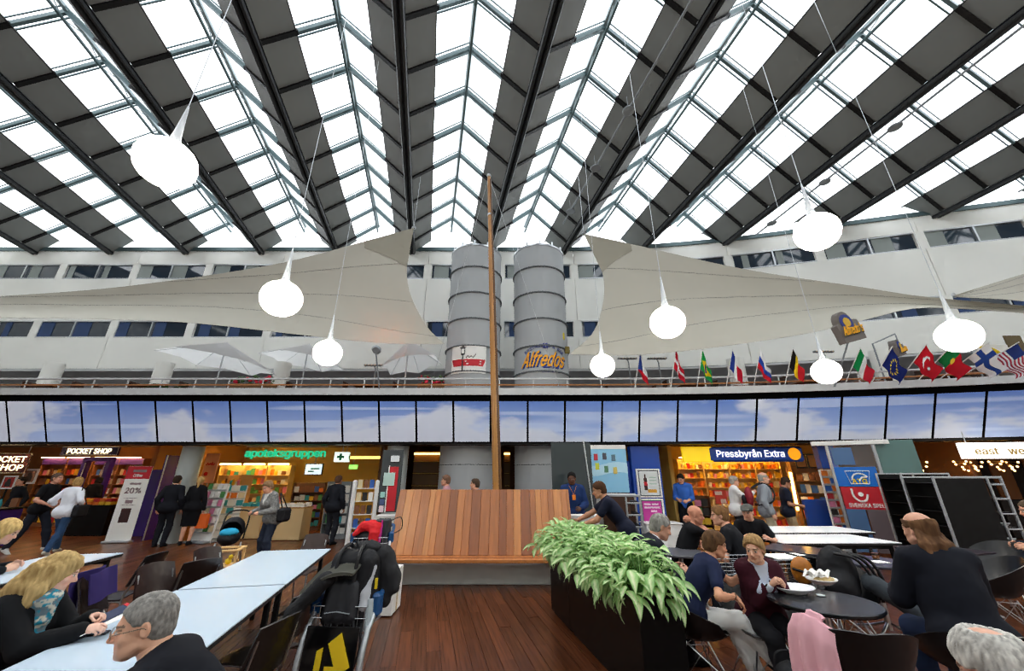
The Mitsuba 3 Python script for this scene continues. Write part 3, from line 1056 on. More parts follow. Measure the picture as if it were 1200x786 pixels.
def skin_part(parent, F, W, brow='#4a3526', lips=None, head_res=None):
    m_, c = F.body(np.array(lin(brow)), lips or tuple(np.array(F.skin) * [0.80, 0.52, 0.50]), head_res)
    return part(parent, 'body', ply(xf(m_, W), skin_mat, smooth=True, color=np.clip(c, 0, 1)))
# ================================================================ bench, mast, sails, lamps, silos, upper deck
M_MAST = mat('mast_wood', proc(lambda p, n, uv: mix((0.30, 0.13, 0.03), (0.54, 0.25, 0.06), fbm(p.x * 30, p.y * 30, p.z * 1.5, 3))), 0.3, coat=0.4)


def slat_tex(i):
    a = [(0.43, 0.14, 0.032), (0.56, 0.20, 0.048), (0.31, 0.09, 0.02), (0.62, 0.245, 0.062), (0.47, 0.155, 0.036)][i]
    b = [(0.26, 0.085, 0.022), (0.37, 0.13, 0.035), (0.18, 0.055, 0.015), (0.42, 0.165, 0.05), (0.27, 0.09, 0.024)][i]
    return lambda p, n, uv: mix(b, a, fbm(p.x * 38 + i * 5, p.y * 2.2, p.z * 2.2, 4))


SLAT = [mat(f'bench_slat_{i}', proc(slat_tex(i)), 0.34, coat=0.25) for i in range(5)]

# concrete wall that carries the bench
CW = struct('wall_concrete')
put(CW, ply(rbox((-0.26, 8.02, 0.5), (4.56, 0.34, 1.0), 0.012), M_CONC))
BEN = thing('wooden_bench', 'long bench of warm wooden boards with a high reclined back on a concrete base', 'bench')
part(BEN, 'base', ply(rbox((-0.5, 7.58, 0.19), (3.2, 0.44, 0.38), 0.01), M_CONC))
part(BEN, 'base_cheek', ply(prism([(7.36, 0.38), (7.8, 0.38), (7.8, 1.38)], -1.05, 1.05).apply_transform(np.array([[0, 0, 1, -0.5], [1, 0, 0, 0], [0, 1, 0, 0], [0, 0, 0, 1.0]])) if False else xf(prism([(7.42, 0.38), (7.8, 0.38), (7.8, 1.25)], -1.5, 1.48), np.array([[0, 0, 1, -0.5], [1, 0, 0, 0], [0, 1, 0, 0], [0, 0, 0, 1.0]])), M_CONC))
rng = random.Random(3)
ws = [rng.choice((0.10, 0.13, 0.15, 0.17)) for _ in range(40)]
x, i = -2.10, 0
BK0, BK1 = np.array([7.34, 0.43]), np.array([7.78, 1.45])
while x < 1.04:
    w = min(ws[i], 1.06 - x)
    dz = 0.003 * (i % 3 - 1)
    d = (BK1 - BK0) / np.linalg.norm(BK1 - BK0)
    nrm = np.array([-d[1], d[0]])
    L = np.linalg.norm(BK1 - BK0)
    F = np.eye(4)
    F[:3, 0], F[:3, 1], F[:3, 2] = (1, 0, 0), (0, d[0], d[1]), (0, nrm[0], nrm[1])
    F[:3, 3] = (x + w / 2, *((BK0 + BK1) / 2))
    part(BEN, 'back_board', ply(rbox((0, 0, -0.02 + dz), (w - 0.003, L, 0.04), 0.003, F), SLAT[(i * 3 + i // 4) % 5]))
    x += w
    i += 1
for k, (y0, y1) in enumerate(((6.98, 7.075), (7.08, 7.19), (7.195, 7.33))):
    part(BEN, 'seat_board', ply(rbox((-0.5, (y0 + y1) / 2, 0.405), (3.34 - 0.02 * k, y1 - y0, 0.05), 0.006), SLAT[(k + 1) % 3]))
part(BEN, 'seat_bracket', ply(bbox((-2.0, 7.1, 0.33), (1.0, 7.4, 0.38)), M_STEEL))

# mast
MB, MT = np.array([-0.25, 8.45, 0.0]), at(573, 206, 8.45)
MAST = thing('ship_mast', 'tall varnished wooden mast standing behind the bench, leaning slightly left', 'mast')
d = MT - MB
part(MAST, 'spar', ply(tube([MB + d * t for t in (0, 0.25, 0.5, 0.75, 1)], [0.085, 0.085, 0.078, 0.065, 0.045], 14), M_MAST, smooth=40))
part(MAST, 'track', ply(tube([MB + d * t + np.array([0.075, -0.05, 0]) * (1 - 0.45 * t) for t in (0.0, 0.5, 0.985)], [0.035, 0.033, 0.024], 8), mat('mast_dark', '#5c3a17', 0.35)))
part(MAST, 'cap', ply(ball(MT, 0.06, 2), M_STEEL))
for tt in (0.36, 0.62, 0.86):
    part(MAST, 'band', ply(tube([MB + d * tt, MB + d * (tt + 0.006)], 0.09 - 0.035 * tt, 12), M_STEEL))

# sails: sheets hung between four points with hollow edges
M_SAIL = mat('sail_cloth', '#b9b6ab', 0.85, spec=0.2)
M_SAILSEAM = mat('sail_seam', '#8b8a86', 0.9)


def sail(name, label, upper, lower, inner, belly):
    """upper, lower: edges from the mast end outwards, inner: the hollow edge at the mast, as points in space."""
    nu, nv = 36, 16

    def even(p, n):
        p = smooth_path(p, 8)
        t = np.r_[0, np.cumsum(np.linalg.norm(np.diff(p, axis=0), axis=1))]
        return np.stack([np.interp(np.linspace(0, t[-1], n), t, p[:, k]) for k in range(3)], 1)
    up, lw, inn = even(upper, nu), even(lower, nu), even(inner, nv)
    P = np.zeros((nu, nv, 3))
    for i in range(nu):
        u = i / (nu - 1)
        for j in range(nv):
            v = j / (nv - 1)
            P[i, j] = up[i] * (1 - v) + lw[i] * v + max(0, 1 - 3 * u) ** 2 * (inn[j] - (up[0] * (1 - v) + lw[0] * v)) + np.array([0, belly, 0]) * math.sin(math.pi * v) * math.sin(math.pi * min(u, 0.98))
    k = thing(name, label, 'sail')
    part(k, 'cloth', ply(sheet(P, 0.008), M_SAIL, smooth=50))
    for f0, f1 in ((0.30, 0.0), (0.62, 0.15), (0.92, 0.4)):   # seams running slantwise from the inner edge to the upper one
        ln = []
        for i in range(nu):
            j = max(0.0, f0 + (f1 - f0 - 0.25) * i / (nu - 1)) * (nv - 1)
            if j < 0.05:
                break
            q, w = int(j), min(int(j) + 1, nv - 1)
            ln.append(P[i, q] * (1 - j + q) + P[i, w] * (j - q) - np.array([0, 0.006, 0.004]))
        part(k, 'seam', ply(tube(ln, 0.006, 5), M_SAILSEAM))
    Q = np.array([[P[i, min(nv - 1, 0)] * (1 - w) + P[i, max(1, 5 - i)] * w for w in np.linspace(0, 1, 5)] for i in range(5)])
    part(k, 'corner_patch', ply(sheet(Q - np.array([0, 0.014, 0.008]), 0.004), mat('sail_patch', '#9a9688', 0.85)))
    part(k, 'ring', ply(tube([up[0] + 0.06 * np.array([math.cos(a), 0, math.sin(a)]) for a in np.arange(12) * math.pi / 6], 0.012, 6, True), M_STEEL))
    return k


def trace(pts):
    return [at(*p) for p in pts]


SL = sail('shade_sail', 'large pale shade sail hanging left of the grey silos', trace(((485, 267, 10.6), (430, 282, 10.5), (320, 310, 10.3), (150, 335, 10.0), (0, 347, 9.7), (-140, 354, 9.3))),
          trace(((521, 403, 10.2), (450, 402, 10.2), (350, 392, 10.1), (220, 378, 9.8), (80, 373, 9.5), (-150, 371, 9.1))), trace(((485, 267, 10.6), (477, 312, 10.5), (481, 345, 10.4), (500, 382, 10.3), (521, 403, 10.2))), 0.3)
SR = sail('shade_sail', 'large pale shade sail hanging right of the grey silos', trace(((684, 274, 10.6), (740, 286, 10.5), (871, 315, 10.2), (1014, 337, 9.8), (1080, 347, 9.5), (1200, 358, 9.1), (1310, 366, 8.7))),
          trace(((667, 415, 10.2), (740, 416, 10.1), (820, 409, 10.0), (907, 397, 9.8), (959, 388, 9.65), (1016, 374, 9.5), (1073, 361, 9.3), (1140, 362, 9.1), (1200, 367, 8.9), (1320, 375, 8.5))), trace(((684, 274, 10.6), (703, 310, 10.5), (708, 345, 10.4), (696, 388, 10.3), (667, 415, 10.2))), 0.3)
SX = sail('shade_sail', 'smaller white shade sail at the right end of the hall below the strip windows', trace(((1118, 346, 9.2), (1160, 333, 9.0), (1200, 321, 8.8), (1330, 285, 8.2))), trace(((1120, 348, 9.2), (1165, 350, 8.9), (1200, 353, 8.7), (1340, 366, 8.0))),
          trace(((1118, 346, 9.2), (1119, 347, 9.2), (1120, 348, 9.2))), 0.05)

# stays from the sails' corners to the roof
for A, lab in ((at(485, 267, 10.6), 'thin steel stay from the left sail up to the roof valley'), (at(684, 274, 10.6), 'thin steel stay from the right sail up to the roof valley')):
    k = thing('steel_stay', lab, 'cable')
    put(k, ply(tube([A, [A[0], A[1] + 0.15, ZV + 0.3]], 0.008, 5), M_ALU))
for px_, lab in ((505, 'thin cable from the mast top down to the gallery edge on the left'), (655, 'thin cable from the mast top down to the gallery edge on the right')):
    k = thing('steel_stay', lab, 'cable')
    put(k, ply(tube([MT, at(px_, 452, 10.5)], 0.007, 5), M_ALU))

# long tubular lamp rails under the roof
for (a, b, lab) in (((1215, 18, 5.5), (886, 275, 13.2), 'slim grey rail with round lamp holders under the right part of the roof'), ((815, -8, 5.5), (660, 262, 13.6), 'slim grey rail with round lamp holders right of the mast top')):
    k = thing('lamp_rail', lab, 'rail')
    A, B = at(*a), at(*b)
    A[2] = B[2] = min(A[2], B[2])
    A, B = at(a[0], a[1], a[2]), at(b[0], b[1], b[2])
    zc = ZV - 0.35
    A, B = on(a[0], a[1], zc), on(b[0], b[1], zc)
    part(k, 'tube', ply(tube([A, B], 0.03, 8), M_GREY))
    for t in (0.35, 0.62, 0.9):
        c = A + (B - A) * t
        part(k, 'holder', ply(lathe([(0, -0.05), (0.16, -0.05), (0.17, -0.02), (0.05, 0.03), (0, 0.03)], 16, tr(c)), M_GREY))
        part(k, 'hanger', ply(tube([c, c + np.array([0, 0, 0.5])], 0.008, 5), M_GREY))

# pendant lamps: onion globes with a drawn-out neck on a long cable
globe = [(0, -0.285), (0.07, -0.278), (0.14, -0.252), (0.205, -0.205), (0.255, -0.14), (0.283, -0.06), (0.288, 0.01), (0.272, 0.085), (0.235, 0.15), (0.18, 0.205), (0.12, 0.24), (0.085, 0.265)]
neck = [(0.085, 0.262), (0.062, 0.30), (0.050, 0.36), (0.040, 0.45), (0.030, 0.58), (0.018, 0.75), (0.010, 0.86), (0, 0.865)]
GLOBE = {**ply(lathe(globe, 32), M_WHITE, smooth=True), 'emitter': lamp('#fff4de', 9.0)}
NECK = ply(lathe(neck, 20), mat('lamp_neck', '#dfe5ea', 0.3, coat=0.5), smooth=True)
CABLE = ply(tube([(0, 0, 0.86), (0, 0, 8.9)], 0.006, 5), M_ALU)
for (x, y, zl, lab) in ((195, 190, 4.55, 'glowing onion shaped pendant globe, the nearest and largest, under the left part of the roof'), (330, 349, 3.85, 'glowing pendant globe in front of the middle of the left sail'), (384, 413, 3.8, 'small glowing pendant globe just below the left sail beside a white parasol'),
                    (957, 271, 4.6, 'glowing onion shaped pendant globe just above the right sail, high under the roof'), (782, 377, 3.8, 'glowing pendant globe in front of the right sail near the silos'), (706, 428, 3.83, 'smallest glowing pendant globe, hanging right of the signed silo'),
                    (968, 435, 3.6, 'small glowing pendant globe beside the italian flag and below the bistro sign'), (1123, 393, 3.6, 'glowing pendant globe in front of the right end of the flags')):
    k = thing('pendant_lamp', lab, 'lamp', 'pendant globes')
    W = tr(on(x, y, zl)) @ sc(0.868)
    part(k, 'globe', GLOBE, W)
    part(k, 'neck', NECK, W)
    part(k, 'cable', CABLE, W)

# ---------------------------------------------------------------- silos
M_SILO = mat('silo', '#a9adb0', 0.5, spec=0.4)
M_SILOSEAM = mat('silo_seam', '#5b6064', 0.5)
SY = 12.35
SILO = []
for nm, xp, lab in (('left', 556.5, 'tall grey ribbed silo with a white lantern sign board, left of the mast'), ('right', 632.5, 'tall grey ribbed silo with yellow and blue restaurant lettering, right of the mast')):
    c = at(xp, 363, SY)
    k = thing('silo', lab, 'silo')
    ztop = at(xp, 287, SY - 0.9)[2]
    rr, zz = 0.90, [at(xp, y, SY - 0.9)[2] for y in (434, 404, 372, 341.5, 311.5)]
    prof = [(0.0, 0.0), (rr + 0.04, 0.0), (rr + 0.04, 3.45)]
    part(k, 'drum', ply(lathe([(0, 0.0), (rr, 0.0), (rr, ztop), (0, ztop)], 48, tr(c[0], SY, 0)), M_SILO, smooth=40))
    for z in zz:
        part(k, 'seam', ply(lathe([(rr - 0.02, z - 0.03), (rr + 0.045, z - 0.03), (rr + 0.045, z + 0.005), (rr - 0.02, z + 0.03), (rr - 0.02, z - 0.03)], 48, tr(c[0], SY, 0)), M_SILOSEAM, smooth=40))
    part(k, 'seam', ply(lathe([(rr - 0.02, 2.0), (rr + 0.006, 2.0), (rr + 0.006, 2.02), (rr - 0.02, 2.02), (rr - 0.02, 2.0)], 48, tr(c[0], SY, 0)), M_SILOSEAM, smooth=40))
    part(k, 'cap', ply(lathe([(0, ztop), (rr + 0.02, ztop), (rr + 0.02, ztop + 0.06), (rr - 0.1, ztop + 0.14), (0, ztop + 0.16)], 48, tr(c[0], SY, 0)), M_STEEL, smooth=40))
    for a in np.arange(0, 360, 30):
        part(k, 'cap_bolt', ply(cyl(np.array([c[0] + 0.88 * math.cos(math.radians(a)), SY + 0.88 * math.sin(math.radians(a)), ztop + 0.05]), np.array([c[0] + 0.88 * math.cos(math.radians(a)), SY + 0.88 * math.sin(math.radians(a)), ztop + 0.2]), 0.03, 6), M_STEEL))
    SILO.append((k, c, rr))


def wrap(m_, c, r, z, dx=0.0):
    """Bends flat lettering (x along, y up, z out) round the silo's viewer side."""
    v = np.asarray(m_.vertices)
    a = (v[:, 0] + dx) / r
    m_ = m_.copy()
    m_.vertices = np.c_[c[0] + (r + v[:, 2]) * np.sin(a), SY - (r + v[:, 2]) * np.cos(a), z + v[:, 1]]
    return m_


def wrap_plate(c, r, x0, x1, z0, z1, t=0.02, n=14):
    P = np.array([[(x0 + (x1 - x0) * i / (n - 1), y, t) for y in (z0, z1)] for i in range(n)])
    a = P[..., 0] / r
    Q = np.stack([c[0] + (r + t) * np.sin(a), SY - (r + t) * np.cos(a), P[..., 1]], -1)
    return sheet(Q, 0.02)


RED, NAVY, YEL = col('#c2202c'), col('#27357e'), col('#f2a91c', 0.4)
k, c, rr = SILO[0]
zb = at(556, 420, SY - 0.9)[2]
part(k, 'sign_board', ply(wrap_plate(c, rr, -0.62, 0.5, zb - 0.46, zb + 0.46), M_WHITE), label='white curved sign board')
part(k, 'sign_ribbon', ply(wrap(sheet(np.array([[(x * (1 - 0.14 * v) - 0.06, -0.02 - 0.22 * v, 0.03) for x in np.linspace(-0.54, 0.54, 16)] for v in (0.0, 1.0)]), 0.012), c, rr, zb), RED), label='red ribbon across the sign')
part(k, 'sign_script', ply(wrap(tube(smooth_path([(-0.12, 0.02, 0.03), (-0.06, 0.09, 0.03), (-0.02, 0.03, 0.03), (0.04, 0.08, 0.03), (0.09, 0.03, 0.03), (0.14, 0.09, 0.03), (0.18, 0.15, 0.03)], 8), 0.012, 5), c, rr, zb), mat('sign_grey', '#5d4b4b', 0.6)))
part(k, 'ribbon_lines', ply(wrap(cat(box((0.10, -0.09, 0.045), (0.5, 0.035, 0.01)), box((0.12, -0.17, 0.045), (0.44, 0.04, 0.01))), c, rr, zb), M_WHITE))
ln = [cat(box((-0.22, 0.24, 0.035), (0.13, 0.20, 0.012)), box((-0.22, 0.36, 0.035), (0.19, 0.03, 0.012)), box((-0.22, 0.41, 0.035), (0.08, 0.05, 0.012)), box((-0.22, 0.13, 0.035), (0.10, 0.03, 0.012)), box((-0.22, -0.14, 0.05), (0.03, 0.54, 0.012)))]
part(k, 'sign_lantern', ply(wrap(ln[0], c, rr, zb), col('#2a2d30')), label='black street lantern picture')
part(k, 'sign_lantern_glass', ply(wrap(box((-0.22, 0.24, 0.045), (0.09, 0.15, 0.008)), c, rr, zb), M_WHITE))

k, c, rr = SILO[1]
sc_text = lambda w, h: text('Alfredos', h, 0.012, True, width=w)
part(k, 'sign_shadow', ply(wrap(shear_text(sc_text(1.42, 0.46), 0.35), c, rr, zb - 0.03, 0.05 + 0.04), NAVY), label='dark blue shadow of the lettering')
part(k, 'sign_lettering', ply(wrap(xf(shear_text(sc_text(1.42, 0.46), 0.35), tr(0, 0, 0.012)), c, rr, zb, 0.05), YEL), label='yellow slanted restaurant name')
for word, i0 in (('RESTAURANG', 0), ('&', 11), ('BAR', 13)):
    arc = []
    for i, ch in enumerate(word, i0):
        t = -1 + 2 * i / 15
        arc.append(xf(text(ch, 0.10, 0.006, True), tr(0.06 + 0.62 * t, 0.44 - 0.2 * t * t, 0.004) @ rotz(-0.55 * t)))
    part(k, 'arched_lettering', ply(wrap(cat(arc), c, rr, zb), NAVY), label='blue arched lettering')
part(k, 'sign_note', ply(wrap(cat(*[box((x, y, 0.004), (w, 0.05, 0.006)) for x, y, w in ((0.08, -0.28, 0.2), (0.30, -0.28, 0.07), (0.45, -0.28, 0.12), (0.08, -0.40, 0.24), (0.40, -0.40, 0.28))]), c, rr, zb), NAVY))
part(k, 'sign_crest', ply(wrap_plate(c, rr, 0.0, 0.14, zb + 0.33, zb + 0.5, 0.03), NAVY))
for nm, x_, y_, cc, lab in (('tap_sign', 658, 394, '#c9b52a', 'small yellow and black shield sign on the right edge of the signed silo'), ('tap_sign', 664, 410, '#7a6a2a', 'small dark gold bracket sign at the edge of the signed silo')):
    k2 = thing(nm, lab, 'sign')
    p = at(x_, y_, SY - 0.55)
    put(k2, ply(cat(rbox((p[0] + 0.02, p[1], p[2]), (0.16, 0.06, 0.24), 0.02), rbox((p[0] + 0.02, p[1] + 0.1, p[2]), (0.04, 0.2, 0.04), 0.01)), col(cc)))

# ---------------------------------------------------------------- upper deck furnishing
scene['mat_canopy'] = {'type': 'principledthin', 'base_color': {'type': 'rgb', 'value': [0.97, 0.97, 0.97]}, 'roughness': 0.8, 'diff_trans': 1.4, 'spec_trans': 0.0}


def para(c, r, zt, drop, lab, n=6, roll=0.0):
    k = thing('parasol', lab, 'parasol', 'white parasols on the gallery')
    M = tr(c[0], c[1], 0) @ tr(0, 0, zt) @ roty(roll)
    v, f = [(0, 0, 0)], []
    for i in range(n):
        a = (i + 0.5) * 2 * math.pi / n
        v.append((r * math.cos(a), r * math.sin(a), -drop))
    for i in range(n):
        a = (i + 1) * 2 * math.pi / n
        v.append((r * 0.80 * math.cos(a), r * 0.80 * math.sin(a), -drop * 0.93))
    for i in range(n):
        f += [(0, 1 + i, 1 + n + i), (0, 1 + n + i, 1 + (i + 1) % n)]
    top = trimesh.Trimesh(v, f, process=False)
    part(k, 'canopy', ply(xf(top, M), 'mat_canopy'))
    part(k, 'pole', ply(cyl((c[0], c[1], 3.72), (c[0], c[1], zt), 0.025, 8), M_ALU))
    part(k, 'foot', ply(rbox((c[0], c[1], 3.75), (0.4, 0.4, 0.06), 0.01), M_GREY))
    for i in range(n):
        part(k, 'rib', ply(xf(cyl((0, 0, -0.03), (v[1 + i][0], v[1 + i][1], v[1 + i][2] - 0.03), 0.008, 5), M), M_ALU))
    return k


para(at(266, 402, 12.6), 1.75, at(266, 401, 12.6)[2], 0.75, 'wide white parasol on the gallery below the left sail', roll=0.12)
para(at(362, 405, 13.6), 1.45, at(362, 403, 13.6)[2], 0.7, 'white parasol behind the small pendant globe left of the silos', roll=0.1)
para(at(479, 402, 11.7), 0.98, at(490, 399, 11.7)[2], 0.85, 'tilted white parasol beside the left silo', roll=-0.22)

for i, X in enumerate((-17.4, -13.2, -8.7, 8.2, 12.6, 16.2)):
    k = struct('column')
    put(k, ply(lathe([(0, 3.72), (0.28, 3.72), (0.28, 5.76), (0, 5.76)], 24, tr(X, wall_y(X) - 1.1, 0)), M_WALL, smooth=40))

# heat lamps on stands
for x, y, lab in ((438, 428, 'slim heat lamp on a stand beside the tilted parasol'), (735, 420, 'heat lamp bar with a row of glowing dots right of the smallest globe'), (770, 420, 'second heat lamp bar over the first flags'), (965, 412, 'heat lamp bar beside the flags under the bistro sign'), (1135, 402, 'heat lamp bar behind the right end of the flags')):
    k = thing('heat_lamp', lab, 'heat lamp')
    p = at(x, y, gallery_y((x - 600) / 440 * 11.0) + 0.9)
    part(k, 'head', ply(rbox(p, (0.62, 0.10, 0.05), 0.012), M_GREY))
    for j in range(6):
        part(k, 'burner', {**ply(ball(p + np.array([-0.25 + 0.1 * j, -0.055, 0]), 0.014, 1), M_WHITE), 'emitter': lamp('#ffb070', 10.0)} if False else ply(ball(p + np.array([-0.25 + 0.1 * j, -0.052, 0]), 0.018, 1), col('#ffd9b0')))
    part(k, 'stand', ply(tube([p + np.array([0.0, 0.05, 0]), p + np.array([0.05, 0.06, -0.1]), (p[0] + 0.06, p[1] + 0.05, 3.74)], 0.02, 7), M_GREY))

k = thing('heat_lamp', 'glowing heat lamp shining up at the lower edge of the left sail', 'heat lamp')
p = at(441, 410, 9.9)
part(k, 'stand', ply(tube([(p[0], 10.50, 3.95), (p[0], 10.1, p[2] - 0.35), p - np.array([0, 0.03, 0.05])], 0.02, 7), M_GREY))
part(k, 'reflector', ply(lathe([(0, -0.05), (0.10, -0.04), (0.13, 0.02), (0.12, 0.02), (0.09, -0.03), (0, -0.04)], 20, tr(p) @ rotx(-0.9)), M_GREY))
m_ = lathe([(0, 0.0), (0.06, 0.0)], 20, tr(p) @ rotx(-0.9))
if m_.face_normals[0][2] < 0:
    m_.invert()
part(k, 'element', {**ply(m_, M_WHITE), 'emitter': lamp('#ff8a48', 110.0)})

# café furniture on the gallery seen through the railing
for i, X in enumerate(np.arange(-15.2, 14.5, 1.75)):
    if -4.4 < X < 2.4 or -10.4 < X < -8.2 or -7.4 < X < -6.2:
        continue
    Y = gallery_y(X) + 1.5 + 0.5 * (i % 2)
    k = thing('gallery_table', 'small gallery café table ' + SPOT[int((X + 15.98) / 1.025)], 'table', 'gallery café tables')
    part(k, 'table_top', ply(rbox((X, Y, 4.44), (0.8, 0.8, 0.04), 0.01), mat('cafe_wood', '#7b4a25', 0.5)))
    part(k, 'leg', ply(cyl((X, Y, 3.75), (X, Y, 4.42), 0.035, 8), M_BLACK))
    part(k, 'foot', ply(cyl((X, Y, 3.72), (X, Y, 3.75), 0.24, 16), M_BLACK))
    for sg in (-1, 1):
        k = thing('gallery_chair', 'gallery chair ' + ('left' if sg < 0 else 'right') + ' of the table ' + SPOT[int((X + 15.98) / 1.025)], 'chair', 'gallery café chairs')
        xc = X + sg * 0.62
        part(k, 'seat', ply(rbox((xc, Y, 4.17), (0.4, 0.4, 0.04), 0.01), mat('cafe_dark', '#3b2418', 0.5)))
        part(k, 'backrest', ply(rbox((xc + sg * 0.2, Y, 4.46), (0.03, 0.38, 0.34), 0.008), 'mat_cafe_dark'))
        for a in (-1, 1):
            for b in (-1, 1):
                part(k, 'leg', ply(cyl((xc + a * 0.17, Y + b * 0.17, 3.72), (xc + a * 0.17, Y + b * 0.17, 4.16), 0.015, 6), M_BLACK))
# red flower box and a palm by the left parasol, more flowers by the tilted one
def leaf_blade(L, w, bend_, n=6):
    P = np.zeros((n, 3, 3))
    for i in range(n):
        t = i / (n - 1)
        wd = w * math.sin(math.pi * (0.08 + 0.92 * t) ** 0.8) if t < 1 else 0.0
        a = bend_ * t
        c_ = np.array([0, L * t * math.cos(a * 0.6), L * t * math.sin(-a * 0.6) + 0.12 * L * t])
        for j, s_ in enumerate((-1, 0, 1)):
            P[i, j] = c_ + np.array([s_ * wd / 2, 0, 0.18 * wd * abs(s_)])
    return P


for x0, x1, lab in ((268, 322, 'box of red flowers behind the railing under the left parasol'), (490, 520, 'box of red flowers at the foot of the left silo')):
    k = thing('flower_box', lab, 'flower box')
    a, b = at(x0, 448, 11.0), at(x1, 448, 11.0)
    part(k, 'trough', ply(rbox(((a[0] + b[0]) / 2, 11.05, 3.98), (b[0] - a[0], 0.25, 0.5), 0.02), M_BROWN))
    rg = random.Random(int(x0))
    gr, rd = [], []
    for _ in range(46):
        p = np.array([rg.uniform(a[0], b[0]), 11.05 + rg.uniform(-0.14, 0.14), 4.25 + rg.uniform(0, 0.2)])
        (rd if rg.random() < 0.5 else gr).append(ball(p, rg.uniform(0.03, 0.055), 1))
    part(k, 'leaves', ply(cat(gr), col('#3d5a33')), kind='stuff')
    part(k, 'blossoms', ply(cat(rd), col('#c7203a')), kind='stuff')
k = thing('palm_plant', 'potted palm with arching fronds on the gallery left of the flower box', 'plant')
p = at(203, 446, 11.6)
part(k, 'pot', ply(lathe([(0, 3.72), (0.16, 3.72), (0.2, 4.1), (0.17, 4.1), (0, 4.05)], 16, tr(p[0], p[1], 0)), M_BROWN))
for i in range(13):
    a = i * 2.4
    part(k, 'frond', ply(sheet(xf(grid(leaf_blade(0.75, 0.09, 1.0)), tr(p[0], p[1], 4.1) @ rotz(a) @ rotx(0.75 - 0.03 * i)).vertices.reshape(6, 3, 3), 0.004), col('#3c5c34')))

# flags leaning out over the gallery edge
def flag_cols(kind):
    def fn(u, v):                             # u along the top edge from the pole (0..1), v down (0..1)
        h = lambda *cs: np.select([u < 1 / len(cs) * (i + 1) for i in range(len(cs))], np.arange(len(cs)), len(cs) - 1)
        V = lambda *cs: np.array([lin(c) for c in cs])[np.minimum((u * len(cs)).astype(int), len(cs) - 1)]
        Hh = lambda *cs: np.array([lin(c) for c in cs])[np.minimum((v * len(cs)).astype(int), len(cs) - 1)]
        one = lambda c: np.tile(np.array(lin(c)), (*u.shape, 1))

        def spot(base, mask, c):
            base[mask] = lin(c)
            return base
        W_ = '#eef0f2'
        if kind == 'brazil':
            o = one('#1c9a4b')
            o = spot(o, np.abs(u - 0.5) / 0.42 + np.abs(v - 0.5) / 0.4 < 1, '#f0d020')
            return spot(o, np.hypot((u - 0.5) * 1.4, v - 0.5) < 0.2, '#22358c')
        if kind == 'france':
            return V('#2a3f94', W_, '#d02038')
        if kind == 'russia':
            return Hh(W_, '#2a4aa8', '#cf2334')
        if kind == 'belgium':
            return V('#15130f', '#f2cc22', '#d3252f')
        if kind == 'italy':
            return V('#148a4a', W_, '#d0263a')
        if kind == 'europe':
            o = one('#1d2a70')
            for a in np.arange(12) * math.pi / 6:
                o = spot(o, np.hypot((u - 0.5 - 0.22 * math.cos(a)) * 1.5, v - 0.5 - 0.3 * math.sin(a)) < 0.05, '#f0d040')
            return o
        if kind == 'turkey':
            o = one('#cf1f2e')
            o = spot(o, (np.hypot((u - 0.4) * 1.5, v - 0.5) < 0.27) & ~(np.hypot((u - 0.45) * 1.5, v - 0.5) < 0.21), W_)
            return spot(o, np.hypot((u - 0.66) * 1.5, v - 0.5) < 0.08, W_)
        if kind == 'portugal':
            o = np.where((u < 0.4)[..., None], one('#177a3e'), one('#cc2030'))
            return spot(o, np.hypot((u - 0.4) * 1.5, v - 0.5) < 0.14, '#f0d040')
        if kind == 'england':
            return spot(one(W_), (np.abs(u - 0.5) < 0.09) | (np.abs(v - 0.5) < 0.13), '#cf1f2e')
        if kind == 'czech':
            o = Hh(W_, '#d02030')
            return spot(o, u < 0.55 - 1.1 * np.abs(v - 0.5), '#2a4590')
        if kind == 'finland':
            return spot(one(W_), (np.abs(u - 0.36) < 0.1) | (np.abs(v - 0.5) < 0.14), '#2a4590')
        if kind == 'denmark':
            return spot(one('#c92034'), (np.abs(u - 0.36) < 0.08) | (np.abs(v - 0.5) < 0.11), W_)
        if kind == 'stripes':
            o = np.where(((v * 13).astype(int) % 2 == 0)[..., None], one('#b92740'), one(W_))
            return spot(o, (u < 0.42) & (v < 0.52), '#2a3a78')
        return one('#999999')
    return fn


